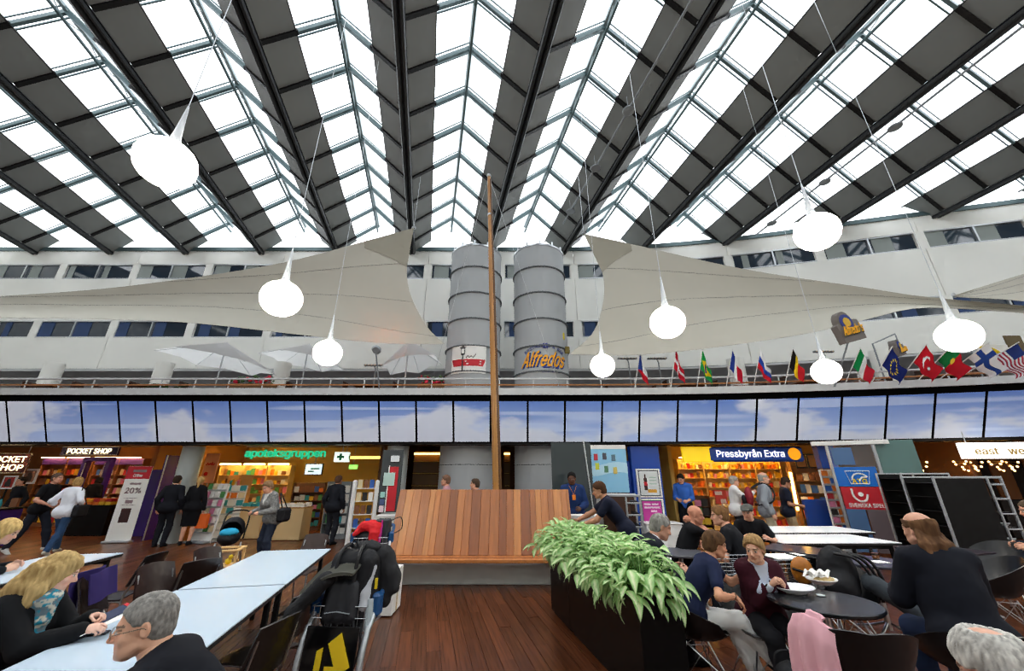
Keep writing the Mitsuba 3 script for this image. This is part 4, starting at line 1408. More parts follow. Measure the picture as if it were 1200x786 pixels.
for x, y, kind, desc in ((750, 412, 'czech', 'small white, red and blue flag, leftmost of the row'), (792, 410, 'denmark', 'red flag with a white cross, second of the row'), (823, 410, 'brazil', 'green flag with a yellow diamond'), (858, 410, 'france', 'blue, white and red upright striped flag'), (891, 409, 'russia', 'white, blue and red level striped flag'),
                         (929, 408, 'belgium', 'black, yellow and red flag'), (1008, 408, 'italy', 'green, white and red flag'), (1045, 407, 'europe', 'dark blue flag with a ring of yellow stars'), (1085, 404, 'turkey', 'red flag with a white crescent'), (1117, 403, 'portugal', 'green and red flag half behind the globe'),
                         (1158, 402, 'finland', 'white flag with a dark blue cross'), (1192, 402, 'stripes', 'flag with red and white stripes at the right edge')):
    Xg = (x - 600) / 441 * 11.0
    top = at(x, y, gallery_y(Xg) - 0.75)
    base = np.array([top[0] - 0.16, gallery_y(top[0]) - 0.44, 3.98])
    k = thing('flag', desc + ' at the gallery edge', 'flag')
    part(k, 'pole', ply(tube([base, top + (top - base) * 0.03], 0.012, 6), M_WHITE))
    part(k, 'bracket', ply(rbox(base, (0.05, 0.06, 0.06), 0.01), M_ALU))
    nu, nv = 37, 27
    P, C = np.zeros((nu, nv, 3)), None
    u, v = np.meshgrid(np.linspace(0, 1, nu), np.linspace(0, 1, nv), indexing='ij')
    d = (base - top) / np.linalg.norm(base - top)
    # hangs limp: the top edge droops from the pole's tip, the hoist runs down the pole
    P[..., 0] = top[0] + d[0] * 0.5 * v + u * 0.24 * (0.35 + 0.65 * v) + 0.012 * np.sin(9 * u)
    P[..., 1] = top[1] + d[1] * 0.5 * v + 0.06 * np.sin(u * 11 + v * 2) * u - 0.03 * u
    P[..., 2] = top[2] + d[2] * 0.5 * v - 0.62 * u * (1 - 0.15 * v)
    m_ = sheet(P, 0.004)
    cc = flag_cols(kind)(u, v).reshape(-1, 3)
    part(k, 'cloth', ply(m_, cloth_mat, smooth=True, color=np.vstack([cc, cc])))

# bistro signs
def bistro_sign(name, lab, p, W_, H_, yaw, post):
    k = thing(name, lab, 'sign')
    F = frame(p, (math.cos(yaw), math.sin(yaw), 0)) @ rotz(0.28)
    out = [(-W_ / 2, -H_ / 2), (W_ / 2, -H_ / 2), (W_ / 2, H_ * 0.16)] + [(W_ * 0.30 * math.cos(a) - 0.05 * W_, H_ * 0.16 + H_ * 0.36 * math.sin(a)) for a in np.linspace(0.15, math.pi, 14)] + [(-W_ / 2, H_ * 0.10)]
    part(k, 'panel', ply(xf(prism(out, -0.16, 0.0), F), mat('sign_board_grey', '#6e6763', 0.6)))
    part(k, 'disc', ply(xf(lathe([(0, 0.0), (H_ * 0.27, 0.0), (H_ * 0.27, 0.02), (0, 0.02)], 24, tr(-0.05 * W_, H_ * 0.14, 0)), F), NAVY))
    part(k, 'sun', ply(xf(lathe([(0, 0.02), (H_ * 0.16, 0.02), (H_ * 0.16, 0.03), (0, 0.03)], 20, tr(-0.05 * W_, H_ * 0.14, 0)), F), col('#c99f2a')))
    part(k, 'lettering_shadow', ply(xf(shear_text(text("Alfredo's", H_ * 0.30, 0.01, False, width=W_ * 0.9), 0.3), F @ tr(0.02, -0.13 * H_ - 0.02, 0.035)), col('#1c1a18')))
    part(k, 'lettering', ply(xf(shear_text(text("Alfredo's", H_ * 0.30, 0.015, False, width=W_ * 0.9), 0.3), F @ tr(0, -0.12 * H_, 0.05)), col('#f6b51e', 0.4)), label='yellow slanted lettering')
    part(k, 'bracket', ply(tube(post, 0.02, 7), M_GREY))
    return k


p = at(995, 382, 8.8)
bistro_sign('bistro_sign', 'large grey sign with yellow lettering on a post, above the italian flag', p, 0.78, 0.76, 0.25, [p + np.array([0.05, 0.1, -0.2]), (p[0] + 0.14, 9.9, 3.9)])
p = at(1055, 407, 9.6)
bistro_sign('bistro_sign', 'smaller hanging bistro sign on an iron bracket above the dark blue flag', p, 0.55, 0.42, 0.5, [p + np.array([0.1, 0.1, 0.2]), p + np.array([0.1, 0.1, 0.42]), p + np.array([-0.4, 0.3, 0.2]), p + np.array([-0.4, 0.3, -1.3])])

# notice boards and a yellow poster on the right of the gallery
for x, y, w, h, cc, lab in ((1168, 418, 0.9, 0.75, '#f2efe6', 'white board with a yellow arc behind the flags at the right'), (1192, 408, 0.5, 0.8, '#6a5a3a', 'dark framed board at the right edge of the gallery')):
    k = thing('notice_board', lab, 'board')
    p = at(x, y, gallery_y(12) + 1.2)
    part(k, 'panel', ply(rbox((p[0], p[1], p[2]), (w, 0.05, h), 0.01), col(cc)))
    part(k, 'legs', ply(cat(cyl((p[0] - w * 0.3, p[1], 3.72), (p[0] - w * 0.3, p[1], p[2]), 0.02, 6), cyl((p[0] + w * 0.3, p[1], 3.72), (p[0] + w * 0.3, p[1], p[2]), 0.02, 6)), M_GREY))
    if cc == '#f2efe6':
        part(k, 'arc', ply(tube([(p[0] - 0.3 + 0.55 * math.sin(a), p[1] - 0.03, p[2] - 0.35 + 0.62 * math.cos(a)) for a in np.linspace(-0.2, 1.3, 10)], 0.05, 6), col('#f0cf1e')))
# ================================================================ planters, tables, chairs, trolleys and what lies on them
# two black planters in line, full of leafy plants
PA, PB = np.array([0.52, 5.99]), np.array([0.85, 4.35])
PD = (PB - PA) / np.linalg.norm(PB - PA)
PNR = np.array([-PD[1], PD[0]])               # to the right of the row
PH, PWD = 0.76, 0.38
ends = [0.0, 0.74, 2.44]
M_PLANTER = mat('planter_black', '#050506', 0.35, spec=0.2)


def along(s_, o=0.0, z=0.0):
    p = PA + PD * s_ + PNR * o
    return np.array([p[0], p[1], z])


for i, (a, b) in enumerate(zip(ends, ends[1:])):
    k = thing('planter', ['short black planter box at the far end of the leafy row', 'long black planter box at the near end of the leafy row'][i], 'planter')
    outer = Polygon([along(a + 0.004, 0)[:2], along(b - 0.004, 0)[:2], along(b - 0.004, PWD)[:2], along(a + 0.004, PWD)[:2]])
    inner = Polygon([along(a + 0.03, 0.025)[:2], along(b - 0.03, 0.025)[:2], along(b - 0.03, PWD - 0.025)[:2], along(a + 0.03, PWD - 0.025)[:2]])
    wall_ = trimesh.creation.extrude_polygon(outer.difference(inner), PH - 0.04, engine='earcut')
    wall_.apply_translation((0, 0, 0.04))
    part(k, 'box', ply(wall_, M_PLANTER))
    so = trimesh.creation.extrude_polygon(inner, 0.02, engine='earcut')
    so.apply_translation((0, 0, PH - 0.08))
    part(k, 'soil', ply(so, col('#2b1d14')))
    pl = trimesh.creation.extrude_polygon(outer.buffer(-0.03), 0.04, engine='earcut')
    part(k, 'plinth', ply(pl, M_BLACK))


def leaf_mesh(L, w, bend_, seed):
    rg = np.random.default_rng(seed)
    n, mcol = 9, 5
    P = np.zeros((n, mcol, 3))
    C = np.zeros((n, mcol, 3))
    for i in range(n):
        t = i / (n - 1)
        wd = w * (math.sin(math.pi * min(1, (0.04 + 0.96 * t)) ** 0.75) ** 0.85 if t < 1 else 0.02)
        a = bend_ * t * t
        y, z = L * t * math.cos(a * 0.7), -L * t * math.sin(a * 0.7)
        for j in range(mcol):
            s_ = (j - 2) / 2
            P[i, j] = (s_ * wd / 2, y, z + 0.28 * wd * abs(s_) - 0.1 * wd * s_ * s_ + 0.004 * math.sin(9 * t + 2 * s_))
            e = abs(s_) ** 1.5
            pale = np.array(lin('#d9edbb'))
            dark = np.array(lin('#86b872'))
            m_ = np.clip(0.25 + 0.75 * e + 0.35 * (rg.random() - 0.5), 0, 1)
            C[i, j] = (pale * (1 - m_) + dark * m_) if abs(s_) > 0.1 else np.array(lin('#e6f0c8'))
    return grid(P), C.reshape(-1, 3)


scene['mat_leaf'] = {'type': 'principledthin', 'base_color': {'type': 'mesh_attribute', 'name': 'vertex_color'}, 'roughness': 0.5, 'diff_trans': 0.7, 'spec_trans': 0.0, 'eta': 1.3}
leaf_mat = 'mat_leaf'
LEAF = []
for q, (L, w, b) in enumerate(((0.155, 0.066, 0.45), (0.175, 0.072, 0.7), (0.135, 0.060, 0.3), (0.185, 0.078, 0.55))):
    for tone in (0.95, 1.1, 1.3):
        m_, c_ = leaf_mesh(L, w, b, q)
        LEAF.append(ply(m_, leaf_mat, smooth=True, color=np.clip(c_ * tone * np.array([1.0 + 0.12 * (tone - 1), 1, 0.95]), 0, 1)))
rg = random.Random(11)
spots = [(0.20, 0), (0.56, 0), (0.94, 1), (1.34, 1), (1.74, 1), (2.16, 1)]
PLAB = ['leafy pale green plant at the far end of the planter row, next to the bench', 'leafy pale green plant, second from the bench in the planter row', 'leafy variegated plant, third from the bench in the planter row',
        'leafy variegated plant, fourth from the bench in the planter row', 'leafy variegated plant, second from the near end of the planter row', 'leafy variegated plant spilling over the near end of the planter row']
for n_, (sp, _) in enumerate(spots):
    k = thing('leafy_plant', PLAB[n_], 'plant', 'plants in the black planters')
    c = along(sp, PWD / 2, PH - 0.06)
    stems = []
    for j in range(40):                       # shoots, each with a rosette of leaves
        ang = j * 2.39996
        rr_ = 0.24 * math.sqrt((j + 0.5) / 40)
        off = PD * rr_ * math.cos(ang) * 0.95 + PNR * rr_ * math.sin(ang) * (1.3 if math.sin(ang) < 0 else 0.9)
        ht = 0.36 * (1.06 - (rr_ / 0.27) ** 2 * 0.85) + rg.uniform(-0.03, 0.04)
        tip = c + np.array([off[0] * 1.45, off[1] * 1.45, ht])
        base = c + np.array([off[0] * 0.5, off[1] * 0.5, 0])
        stems.append(tube(bez(base, (base + tip) / 2 + np.array([0, 0, 0.06]), tip, 4), 0.006, 5))
        outd = math.atan2(off[1], off[0])
        for m_ in range(3):
            yaw = outd + (m_ - 1) * 1.25 + rg.uniform(-0.4, 0.4) - math.pi / 2
            tilt = rg.uniform(0.1, 0.9) * (0.35 + 0.65 * (1 - rr_ / 0.27)) - 1.15 * max(0, rr_ / 0.27 - 0.45) * rg.uniform(0.6, 1.5)
            M = tr(tip - np.array([0, 0, 0.03 * m_])) @ rotz(yaw) @ rotx(tilt) @ roty(rg.uniform(-0.35, 0.35)) @ sc(rg.uniform(0.85, 1.12))
            part(k, 'leaf', LEAF[rg.randrange(len(LEAF))], M)
    for m_ in range(16):                      # leaves that hang over the left rim
        o = c + np.array([*(PD * rg.uniform(-0.22, 0.22) - PNR * (PWD / 2 + 0.05)), rg.uniform(0.02, 0.20)])
        yaw = math.atan2(-PNR[1], -PNR[0]) - math.pi / 2 + rg.uniform(-0.7, 0.7)
        part(k, 'leaf', LEAF[rg.randrange(len(LEAF))], tr(o) @ rotz(yaw) @ rotx(rg.uniform(-1.1, -0.25)) @ roty(rg.uniform(-0.3, 0.3)) @ sc(rg.uniform(0.95, 1.2)))
    if n_ == 5:
        for m_ in range(22):
            o = c + np.array([*(PD * 0.27 + PNR * rg.uniform(-0.24, 0.16)), rg.uniform(0.0, 0.26)])
            yaw = math.atan2(PD[1], PD[0]) - math.pi / 2 + rg.uniform(-0.6, 0.6)
            part(k, 'leaf', LEAF[rg.randrange(len(LEAF))], tr(o) @ rotz(yaw) @ rotx(rg.uniform(-1.0, 0.1)) @ sc(rg.uniform(0.95, 1.15)))
    part(k, 'stems', ply(cat(stems), col('#5f8a45')))

# ---------------------------------------------------------------- long pale tables on the left
M_TABLETOP = mat('table_laminate', '#bccddb', 0.3, spec=0.5)
M_TABLEEDGE = mat('table_edge', '#1b1a1b', 0.5)


def long_table(label, c, L, W_, rot, z=0.74, top=None, group=None):
    k = thing('dining_table', label, 'table', group)
    M = tr(c[0], c[1], 0) @ rotz(rot)
    part(k, 'table_top', ply(xf(rbox((0, 0, z - 0.006), (W_, L, 0.012), 0.003), M), top or M_TABLETOP))
    part(k, 'edge_band', ply(xf(rbox((0, 0, z - 0.027), (W_, L, 0.028), 0.004), M), M_TABLEEDGE))
    for a in (-1, 1):
        for b in (-1, 1):
            part(k, 'leg', ply(xf(rbox((a * (W_ / 2 - 0.08), b * (L / 2 - 0.12), (z - 0.04) / 2), (0.045, 0.045, z - 0.042), 0.006), M), M_BLACK))
    part(k, 'apron', ply(xf(cat(box((0, L / 2 - 0.12, z - 0.07), (W_ - 0.16, 0.03, 0.06)), box((0, -L / 2 + 0.12, z - 0.07), (W_ - 0.16, 0.03, 0.06))), M), M_BLACK))
    return k


ROTT = math.radians(12.6)
TAX = np.array([-math.sin(ROTT), math.cos(ROTT)])
TN = np.array([math.cos(ROTT), math.sin(ROTT)])
A_far = (np.array([-2.04, 4.04]) + np.array([-2.94, 3.93])) / 2
long_table('near long pale blue table that the grey haired man with glasses sits at', A_far - TAX * 1.26, 2.5, 0.86, ROTT)
long_table('far long pale blue table behind the seam, with the luggage trolley beyond it', A_far + TAX * (0.02 + 0.97), 1.92, 0.86, ROTT)
long_table('white table behind the reading woman at the left', np.array([-5.22, 4.66]), 1.9, 0.76, ROTT)


# ---------------------------------------------------------------- stackable plywood chair
def wood_chair(label, c, face, m_='#2a1a15', group=None, drop=0.0):
    """face: the way the sitter looks, degrees left of straight ahead."""
    k = thing('plywood_chair', label, 'chair', group)
    M = sc(1, 1, 1 - drop / 0.45) @ tr(c[0], c[1], 0) @ rotz(math.radians(face))
    ms = mat('chair_ply_' + m_[1:], m_, 0.35, coat=0.2)
    P = np.array([[(x, y, 0.45 + 0.012 * math.cos(3 * x / 0.21) - 0.02 * max(0, (y - 0.12) / 0.1) ** 2) for x in np.linspace(-0.20, 0.20, 7)] for y in np.linspace(-0.18, 0.22, 7)])
    part(k, 'seat', ply(xf(sheet(P, 0.012), M), ms, smooth=40))
    B = np.array([[(x * (1 - 0.12 * t), -0.205 - 0.10 * t - 0.05 * (1 - (x / 0.2) ** 2), 0.56 + 0.30 * t - 0.02 * t * (x / 0.2) ** 2) for x in np.linspace(-0.20, 0.20, 9)] for t in np.linspace(0, 1, 6)])
    part(k, 'backrest', ply(xf(sheet(B, 0.012), M), ms, smooth=40))
    for s_ in (-1, 1):
        part(k, 'leg', ply(xf(tube([(s_ * 0.19, 0.20, 0.0), (s_ * 0.18, 0.17, 0.43)], 0.011, 8), M), M_STEEL))
        part(k, 'leg', ply(xf(tube(smooth_path([(s_ * 0.19, -0.26, 0.0), (s_ * 0.18, -0.19, 0.42), (s_ * 0.17, -0.24, 0.58), (s_ * 0.16, -0.29, 0.78)], 4), 0.011, 8), M), M_STEEL))
        part(k, 'seat_rail', ply(xf(tube([(s_ * 0.18, 0.17, 0.43), (s_ * 0.18, -0.19, 0.42)], 0.011, 8), M), M_STEEL))
    return k


def beside(table_c, o, a):
    return table_c + TN * o + TAX * a


TA, TB = A_far - TAX * 1.26, A_far + TAX * 0.99
CH = 'chairs at the long pale tables'
wood_chair('dark plywood chair left of the far long table, nearest the toddler chair', beside(TB, -0.62, 0.42), -102, group=CH)
wood_chair('dark plywood chair left of the seam between the two long tables', beside(TB, -0.66, -0.5), -102, group=CH)
wood_chair('dark plywood chair turned away at the far end of the far long table', beside(TB, 0.02, 1.28), 178, '#3a2a26', group=CH)
for i, a in enumerate((0.62, 0.02, -0.6)):
    wood_chair(['dark chair pushed in right of the far long table, by the luggage trolley', 'dark chair, middle one right of the far long table', 'dark chair right of the far long table at the seam'][i], beside(TB, 0.60, a), 80, '#15100e', group=CH)
for i, a in enumerate((0.62, 0.0)):
    wood_chair(['dark chair right of the near long table just below the seam', 'dark chair right of the near long table behind the grey haired man'][i], beside(TA, 0.52, a), 80, '#15100e', group=CH)
wood_chair('black chair with a tall slanted back behind the reading woman at the white table', (-4.35, 4.95), 96, '#141012', group=CH)
wood_chair('dark chair turned sideways right of the reading woman', (-3.5, 4.75), 60, '#21130f', group=CH)
wood_chair('dark brown chair opposite the reading woman with a purple jacket on it', (-3.35, 3.95), -70, '#21130f', group=CH)
k = thing('purple_jacket', 'deep purple jacket hung over the brown chair beside the reading woman', 'jacket')
JM = tr(-3.35, 3.95, 0) @ rotz(math.radians(-70))
P = np.array([[(x, -0.30 - 0.035 * math.cos(v * 3.0) - 0.02 * math.sin(14 * x + 3 * v) - 0.03 * v, 0.90 - 0.55 * v) for x in np.linspace(-0.23, 0.23, 25)] for v in np.linspace(0, 1, 14)])
part(k, 'back', ply(xf(sheet(P, 0.012), JM), mat('purple_cloth', '#2a1c5c', 0.85), smooth=50))
P = np.array([[(x, -0.24 + 0.02 * math.sin(12 * x) + 0.06 * v, 0.90 - 0.22 * v) for x in np.linspace(-0.22, 0.22, 17)] for v in np.linspace(0, 1, 6)])
part(k, 'fold', ply(xf(sheet(P, 0.012), JM), 'mat_purple_cloth', smooth=50))

# toddler's wooden high chair
k = thing('high_chair', "pale wooden toddler's high chair left of the far long table", 'high chair')
HM = tr(-4.55, 6.95, 0) @ rotz(0.3)
M_PINE = mat('pine', '#d8b277', 0.5)
for a in (-1, 1):
    for b in (-1, 1):
        part(k, 'leg', ply(xf(rbox((a * 0.19, b * 0.19, 0.29), (0.035, 0.035, 0.58), 0.005), HM), M_PINE))
part(k, 'seat', ply(xf(rbox((0, 0, 0.36), (0.34, 0.34, 0.02), 0.005), HM), M_PINE))
for s_ in (-1, 1):
    part(k, 'arm_rail', ply(xf(rbox((s_ * 0.19, 0, 0.585), (0.05, 0.44, 0.03), 0.006), HM), M_PINE))
    part(k, 'side_bar', ply(xf(rbox((s_ * 0.19, 0, 0.2), (0.03, 0.36, 0.03), 0.005), HM), M_PINE))
part(k, 'back_rail', ply(xf(rbox((0, 0.19, 0.585), (0.42, 0.05, 0.03), 0.006), HM), M_PINE))
part(k, 'front_rail', ply(xf(rbox((0, -0.19, 0.585), (0.42, 0.05, 0.03), 0.006), HM), M_PINE))
k = thing('toy', 'small yellow toy on the toddler high chair', 'toy')
put(k, ply(xf(cat(ball((0, 0, 0.415), 0.045, 2), ball((0.03, -0.02, 0.48), 0.03, 2)), HM @ tr(0.05, -0.02, 0)), col('#e8c81a')))

# phone, booklet and paper at the reading woman
k = thing('mobile_phone', 'black mobile phone lying on the near pale table', 'phone')
p = on(112, 742, 0.748)
part(k, 'body', ply(rbox((0, 0, 0), (0.062, 0.125, 0.010), 0.004, tr(p) @ rotz(-1.25)), M_BLACKGLOSS))
part(k, 'glass', ply(rbox((0, 0.0, 0.0055), (0.054, 0.10, 0.002), 0.0008, tr(p) @ rotz(-1.25)), mat('phone_glass', '#20262b', 0.08)))
k = thing('booklet', 'dark blue booklet with white pages held by the reading woman', 'booklet')
p = on(126, 722, 0.83)
BM_ = tr(p) @ rotz(-0.55) @ rotx(0.35)
part(k, 'cover', ply(xf(rbox((0, 0, 0), (0.15, 0.21, 0.006), 0.002), BM_), col('#1f2c4d')))
part(k, 'pages', ply(xf(rbox((0.06, -0.012, -0.006), (0.14, 0.20, 0.005), 0.001), BM_ @ rotz(-0.25)), M_PAPER))
part(k, 'red_tab', ply(xf(rbox((0.0, 0.1, 0.005), (0.13, 0.02, 0.003), 0.001), BM_), RED))


# ---------------------------------------------------------------- luggage trolleys
def trolley(label, c, face, board=True, basket_z=0.80, w=0.50):
    k = thing('luggage_trolley', label, 'luggage trolley')
    M = tr(c[0], c[1], 0) @ rotz(math.radians(face))
    blue = mat('trolley_blue', '#1b4a7a', 0.35)
    for s_ in (-1, 1):
        part(k, 'upright', ply(xf(tube(smooth_path([(s_ * w / 2, -0.36, 0.12), (s_ * w / 2, -0.30, 0.5), (s_ * w / 2, -0.22, basket_z + 0.02)], 4), 0.022, 10), M), M_ALU, smooth=40))
        part(k, 'side_rail', ply(xf(tube([(s_ * w / 2, -0.36, 0.14), (s_ * w * 0.42, 0.5, 0.14)], 0.018, 8), M), M_ALU))
        part(k, 'handle_post', ply(xf(tube([(s_ * w / 2, -0.22, basket_z), (s_ * (w / 2 + 0.01), -0.10, basket_z + 0.16)], 0.02, 10), M), M_ALU))
        part(k, 'handle_joint', ply(xf(rbox((s_ * (w / 2 + 0.01), -0.13, basket_z + 0.13), (0.07, 0.09, 0.15), 0.02), M), blue))
        for y in (-0.3, 0.42):
            wk = part(k, 'wheel', ply(xf(lathe([(0, -0.02), (0.05, -0.02), (0.06, -0.012), (0.06, 0.012), (0.05, 0.02), (0, 0.02)], 20), M @ tr(s_ * w * 0.44, y, 0.06) @ roty(math.pi / 2)), M_BLACK))
    part(k, 'handle_bar', ply(xf(tube(smooth_path([(-w / 2 - 0.01, -0.10, basket_z + 0.16), (-w / 2 - 0.01, 0.06, basket_z + 0.25), (-w / 2 + 0.06, 0.12, basket_z + 0.27), (w / 2 - 0.06, 0.12, basket_z + 0.27), (w / 2 + 0.01, 0.06, basket_z + 0.25), (w / 2 + 0.01, -0.10, basket_z + 0.16)], 6), 0.02, 10), M), blue, smooth=40))
    wires = []
    for i in range(9):
        x = -w / 2 + 0.03 + (w - 0.06) * i / 8
        wires.append(tube([(x, -0.24, basket_z + 0.14), (x, -0.24, basket_z), (x, 0.06, basket_z), (x, 0.06, basket_z + 0.14)], 0.003, 5))
    for z in (0.0, 0.07, 0.14):
        wires.append(tube([(-w / 2 + 0.02, -0.24, basket_z + z), (w / 2 - 0.02, -0.24, basket_z + z), (w / 2 - 0.02, 0.06, basket_z + z), (-w / 2 + 0.02, 0.06, basket_z + z)], 0.004, 5, True))
    part(k, 'basket', ply(xf(cat(wires), M), M_STEEL))
    part(k, 'deck', ply(xf(cat(*[rbox((0, y, 0.155), (w - 0.05, 0.025, 0.02), 0.004) for y in np.arange(-0.3, 0.5, 0.1)]), M), M_ALU))
    part(k, 'cross_bar', ply(xf(tube([(-w / 2, -0.24, basket_z - 0.03), (w / 2, -0.24, basket_z - 0.03)], 0.012, 8), M), M_ALU))
    if board:
        b_ = part(k, 'front_board', ply(xf(rbox((0, 0, 0), (w - 0.06, 0.012, 0.54), 0.004), M @ tr(0, -0.325, 0.43) @ rotx(-0.13)), M_BLACKGLOSS if board is True else col(board)), label='black front board')
        if board is True:                     # yellow angular emblem
            em = [prism([(-0.03, -0.25), (0.04, -0.25), (0.04, 0.02), (-0.03, 0.02)], 0, 0.006), prism([(-0.10, -0.02), (-0.06, -0.02), (-0.06, 0.12), (-0.10, 0.10)], 0, 0.006), prism([(-0.03, 0.14), (0.05, 0.20), (0.14, 0.02), (0.06, -0.03)], 0, 0.006)]
            part(b_, 'emblem', ply(xf(cat(em), M @ tr(0.02, -0.333, 0.47) @ rotx(-0.13) @ rotx(math.pi / 2)), col('#e6c21a')))
        else:
            part(b_, 'emblem', ply(xf(cat(box((0, 0.05, 0), (0.3, 0.03, 0.004)), box((0, -0.03, 0), (0.24, 0.03, 0.004))), M @ tr(0, -0.334, 0.52) @ rotx(-0.13) @ rotx(math.pi / 2)), col('#4f9ad0')))
    return k


T1 = (-1.20, 3.45)
trolley('near luggage trolley with a black board, blue handle and a heap of bags', T1, -4, basket_z=0.66, w=0.43)
T2 = (-2.02, 6.3)
trolley('far luggage trolley with a white board and red cloth, left of the bench', T2, 8, board='#d9e2ea', basket_z=0.72)
TM1 = tr(*T1, -0.135) @ rotz(math.radians(-4))


def lump(prims, h=0.012, cuts=(), wr=0.012, seed=1, fr=9.0):
    m_ = field(prims, h, cuts)
    v = np.asarray(m_.vertices)
    m_.vertices = v + m_.vertex_normals * ((meshkit.fbm(v * fr, 3, seed) - 0.5) * 2 * wr)[:, None]
    return m_


M_BAG = mat('bag_black', '#131317', 0.6, spec=0.3)
M_COATGREY = mat('coat_olive', '#4a4a42', 0.85)
def creased(m_, wr=0.010, fr=13.0, seed=2, st=(1.0, 1.0, 0.35)):
    """Cloth creases: noise drawn out downwards."""
    v = np.asarray(m_.vertices)
    n_ = meshkit.fbm(v * fr * np.array(st), 3, seed)
    m_.vertices = v + m_.vertex_normals * ((np.abs(n_ - 0.5) * 2 - 0.3) * wr)[:, None]
    return m_


def slabby(c, sx, sy, sz, r, k=0.02):
    """A soft box of round cones."""
    out = []
    for a in (-1, 0, 1):
        for z0, z1 in ((-1, 1),):
            out.append(('c', (c[0] + a * sx, c[1], c[2] - sz), (c[0] + a * sx * 0.85, c[1] + 0.02, c[2] + sz), r, r * 0.92, k))
    return out


k = thing('backpack', 'big black backpack with a light grey side pocket in the near trolley basket', 'backpack')
part(k, 'body', ply(xf(creased(field(slabby((0.02, -0.12, 1.02), 0.10, 0.1, 0.16, 0.105, 0.03), 0.010)), TM1), M_BAG, smooth=True))
part(k, 'front_pocket', ply(xf(creased(field(slabby((0.0, -0.215, 0.96), 0.075, 0.05, 0.085, 0.055, 0.02), 0.009), 0.006), TM1), mat('bag_dark', '#1c1d22', 0.55), smooth=True))
part(k, 'side_pocket', ply(xf(creased(field([('c', (0.155, -0.20, 0.93), (0.145, -0.17, 1.00), 0.034, 0.040, 0.02), ('c', (0.145, -0.17, 1.00), (0.165, -0.13, 1.16), 0.042, 0.034, 0.02)], 0.007), 0.006), TM1), mat('bag_grey', '#b2b4b9', 0.7), smooth=True), label='light grey side pocket')
for zz in (1.05, 0.90):
    part(k, 'zip', ply(xf(tube([(-0.09, -0.272 + 0.05 * (zz > 1), zz), (0.0, -0.285 + 0.05 * (zz > 1), zz + 0.015), (0.09, -0.272 + 0.05 * (zz > 1), zz)], 0.004, 6), TM1), M_GREY))
for sg in (-1, 1):
    part(k, 'strap', ply(xf(tube(smooth_path([(sg * 0.07, -0.22, 1.08), (sg * 0.075, -0.2, 1.24), (sg * 0.06, -0.08, 1.30), (sg * 0.05, 0.02, 1.24)]), 0.015, 7), TM1), mat('strap_black', '#0d0d10', 0.5)))
part(k, 'grab_loop', ply(xf(tube(smooth_path([(-0.03, -0.12, 1.29), (0.0, -0.13, 1.34), (0.03, -0.12, 1.29)]), 0.007, 6), TM1), M_BAG))
part(k, 'loose_strap', ply(xf(cat(tube(smooth_path([(0.12, -0.26, 0.86), (0.15, -0.30, 0.74), (0.11, -0.31, 0.62), (0.13, -0.32, 0.55)]), 0.008, 6), tube(smooth_path([(0.17, -0.24, 0.84), (0.19, -0.28, 0.7), (0.17, -0.3, 0.6)]), 0.008, 6), tube(smooth_path([(-0.05, -0.28, 0.84), (-0.07, -0.3, 0.72), (-0.02, -0.31, 0.66)]), 0.007, 6)), TM1), M_BAG))
part(k, 'yellow_tag', ply(xf(rbox((0.215, -0.16, 1.06), (0.02, 0.012, 0.07), 0.003), TM1), col('#e2c21c')))
part(k, 'water_bottle', ply(xf(cyl((0.20, -0.20, 0.80), (0.19, -0.18, 0.97), 0.03, 14, 0.026), TM1), mat('bottle_clear', '#aeb9bd', 0.2)))
k = thing('grey_coat', 'dark olive grey coat draped to the left over the near trolley', 'coat')
P = np.array([[(0.10 - 0.52 * u + 0.02 * math.sin(5 * v), -0.04 - 0.26 * v + 0.02 * math.sin(9 * u + 2 * v), 1.255 - 0.02 * u - 0.50 * u * u * (0.55 + 0.45 * v) - 0.12 * v * (1 - u) + 0.022 * math.sin(13 * v + 3 * u) * (0.3 + u)) for u in np.linspace(0, 1, 30)] for v in np.linspace(0, 1, 22)])
part(k, 'cloth', ply(xf(creased(sheet(P, 0.02), 0.014), TM1), M_COATGREY, smooth=60))
part(k, 'sleeve', ply(xf(creased(field([('c', (-0.12, -0.26, 1.10), (-0.32, -0.28, 0.90), 0.055, 0.05, 0.02), ('c', (-0.32, -0.28, 0.90), (-0.42, -0.24, 0.70), 0.05, 0.04, 0.02)], 0.009), 0.016), TM1), mat('coat_black', '#17171a', 0.8), smooth=True))
k = thing('black_jacket', 'black jacket with a hood hanging over the right of the near trolley', 'jacket')
part(k, 'cloth', ply(xf(creased(field([('c', (-0.02, 0.02, 1.22), (0.18, 0.03, 1.20), 0.07, 0.075, 0.04), ('c', (0.18, 0.03, 1.20), (0.29, 0.02, 1.07), 0.075, 0.055, 0.05), ('c', (0.27, 0.0, 1.10), (0.31, -0.02, 1.00), 0.055, 0.042, 0.03), ('c', (0.2, 0.02, 1.12), (0.24, -0.02, 0.92), 0.07, 0.05, 0.04)], 0.010), 0.022, 11.0), TM1), 'mat_coat_black', smooth=True))
part(k, 'hood', ply(xf(creased(field([('e', (0.05, 0.0, 1.27), (0.12, 0.09, 0.05), None, 0.03)], 0.009), 0.016), TM1), 'mat_coat_black', smooth=True))

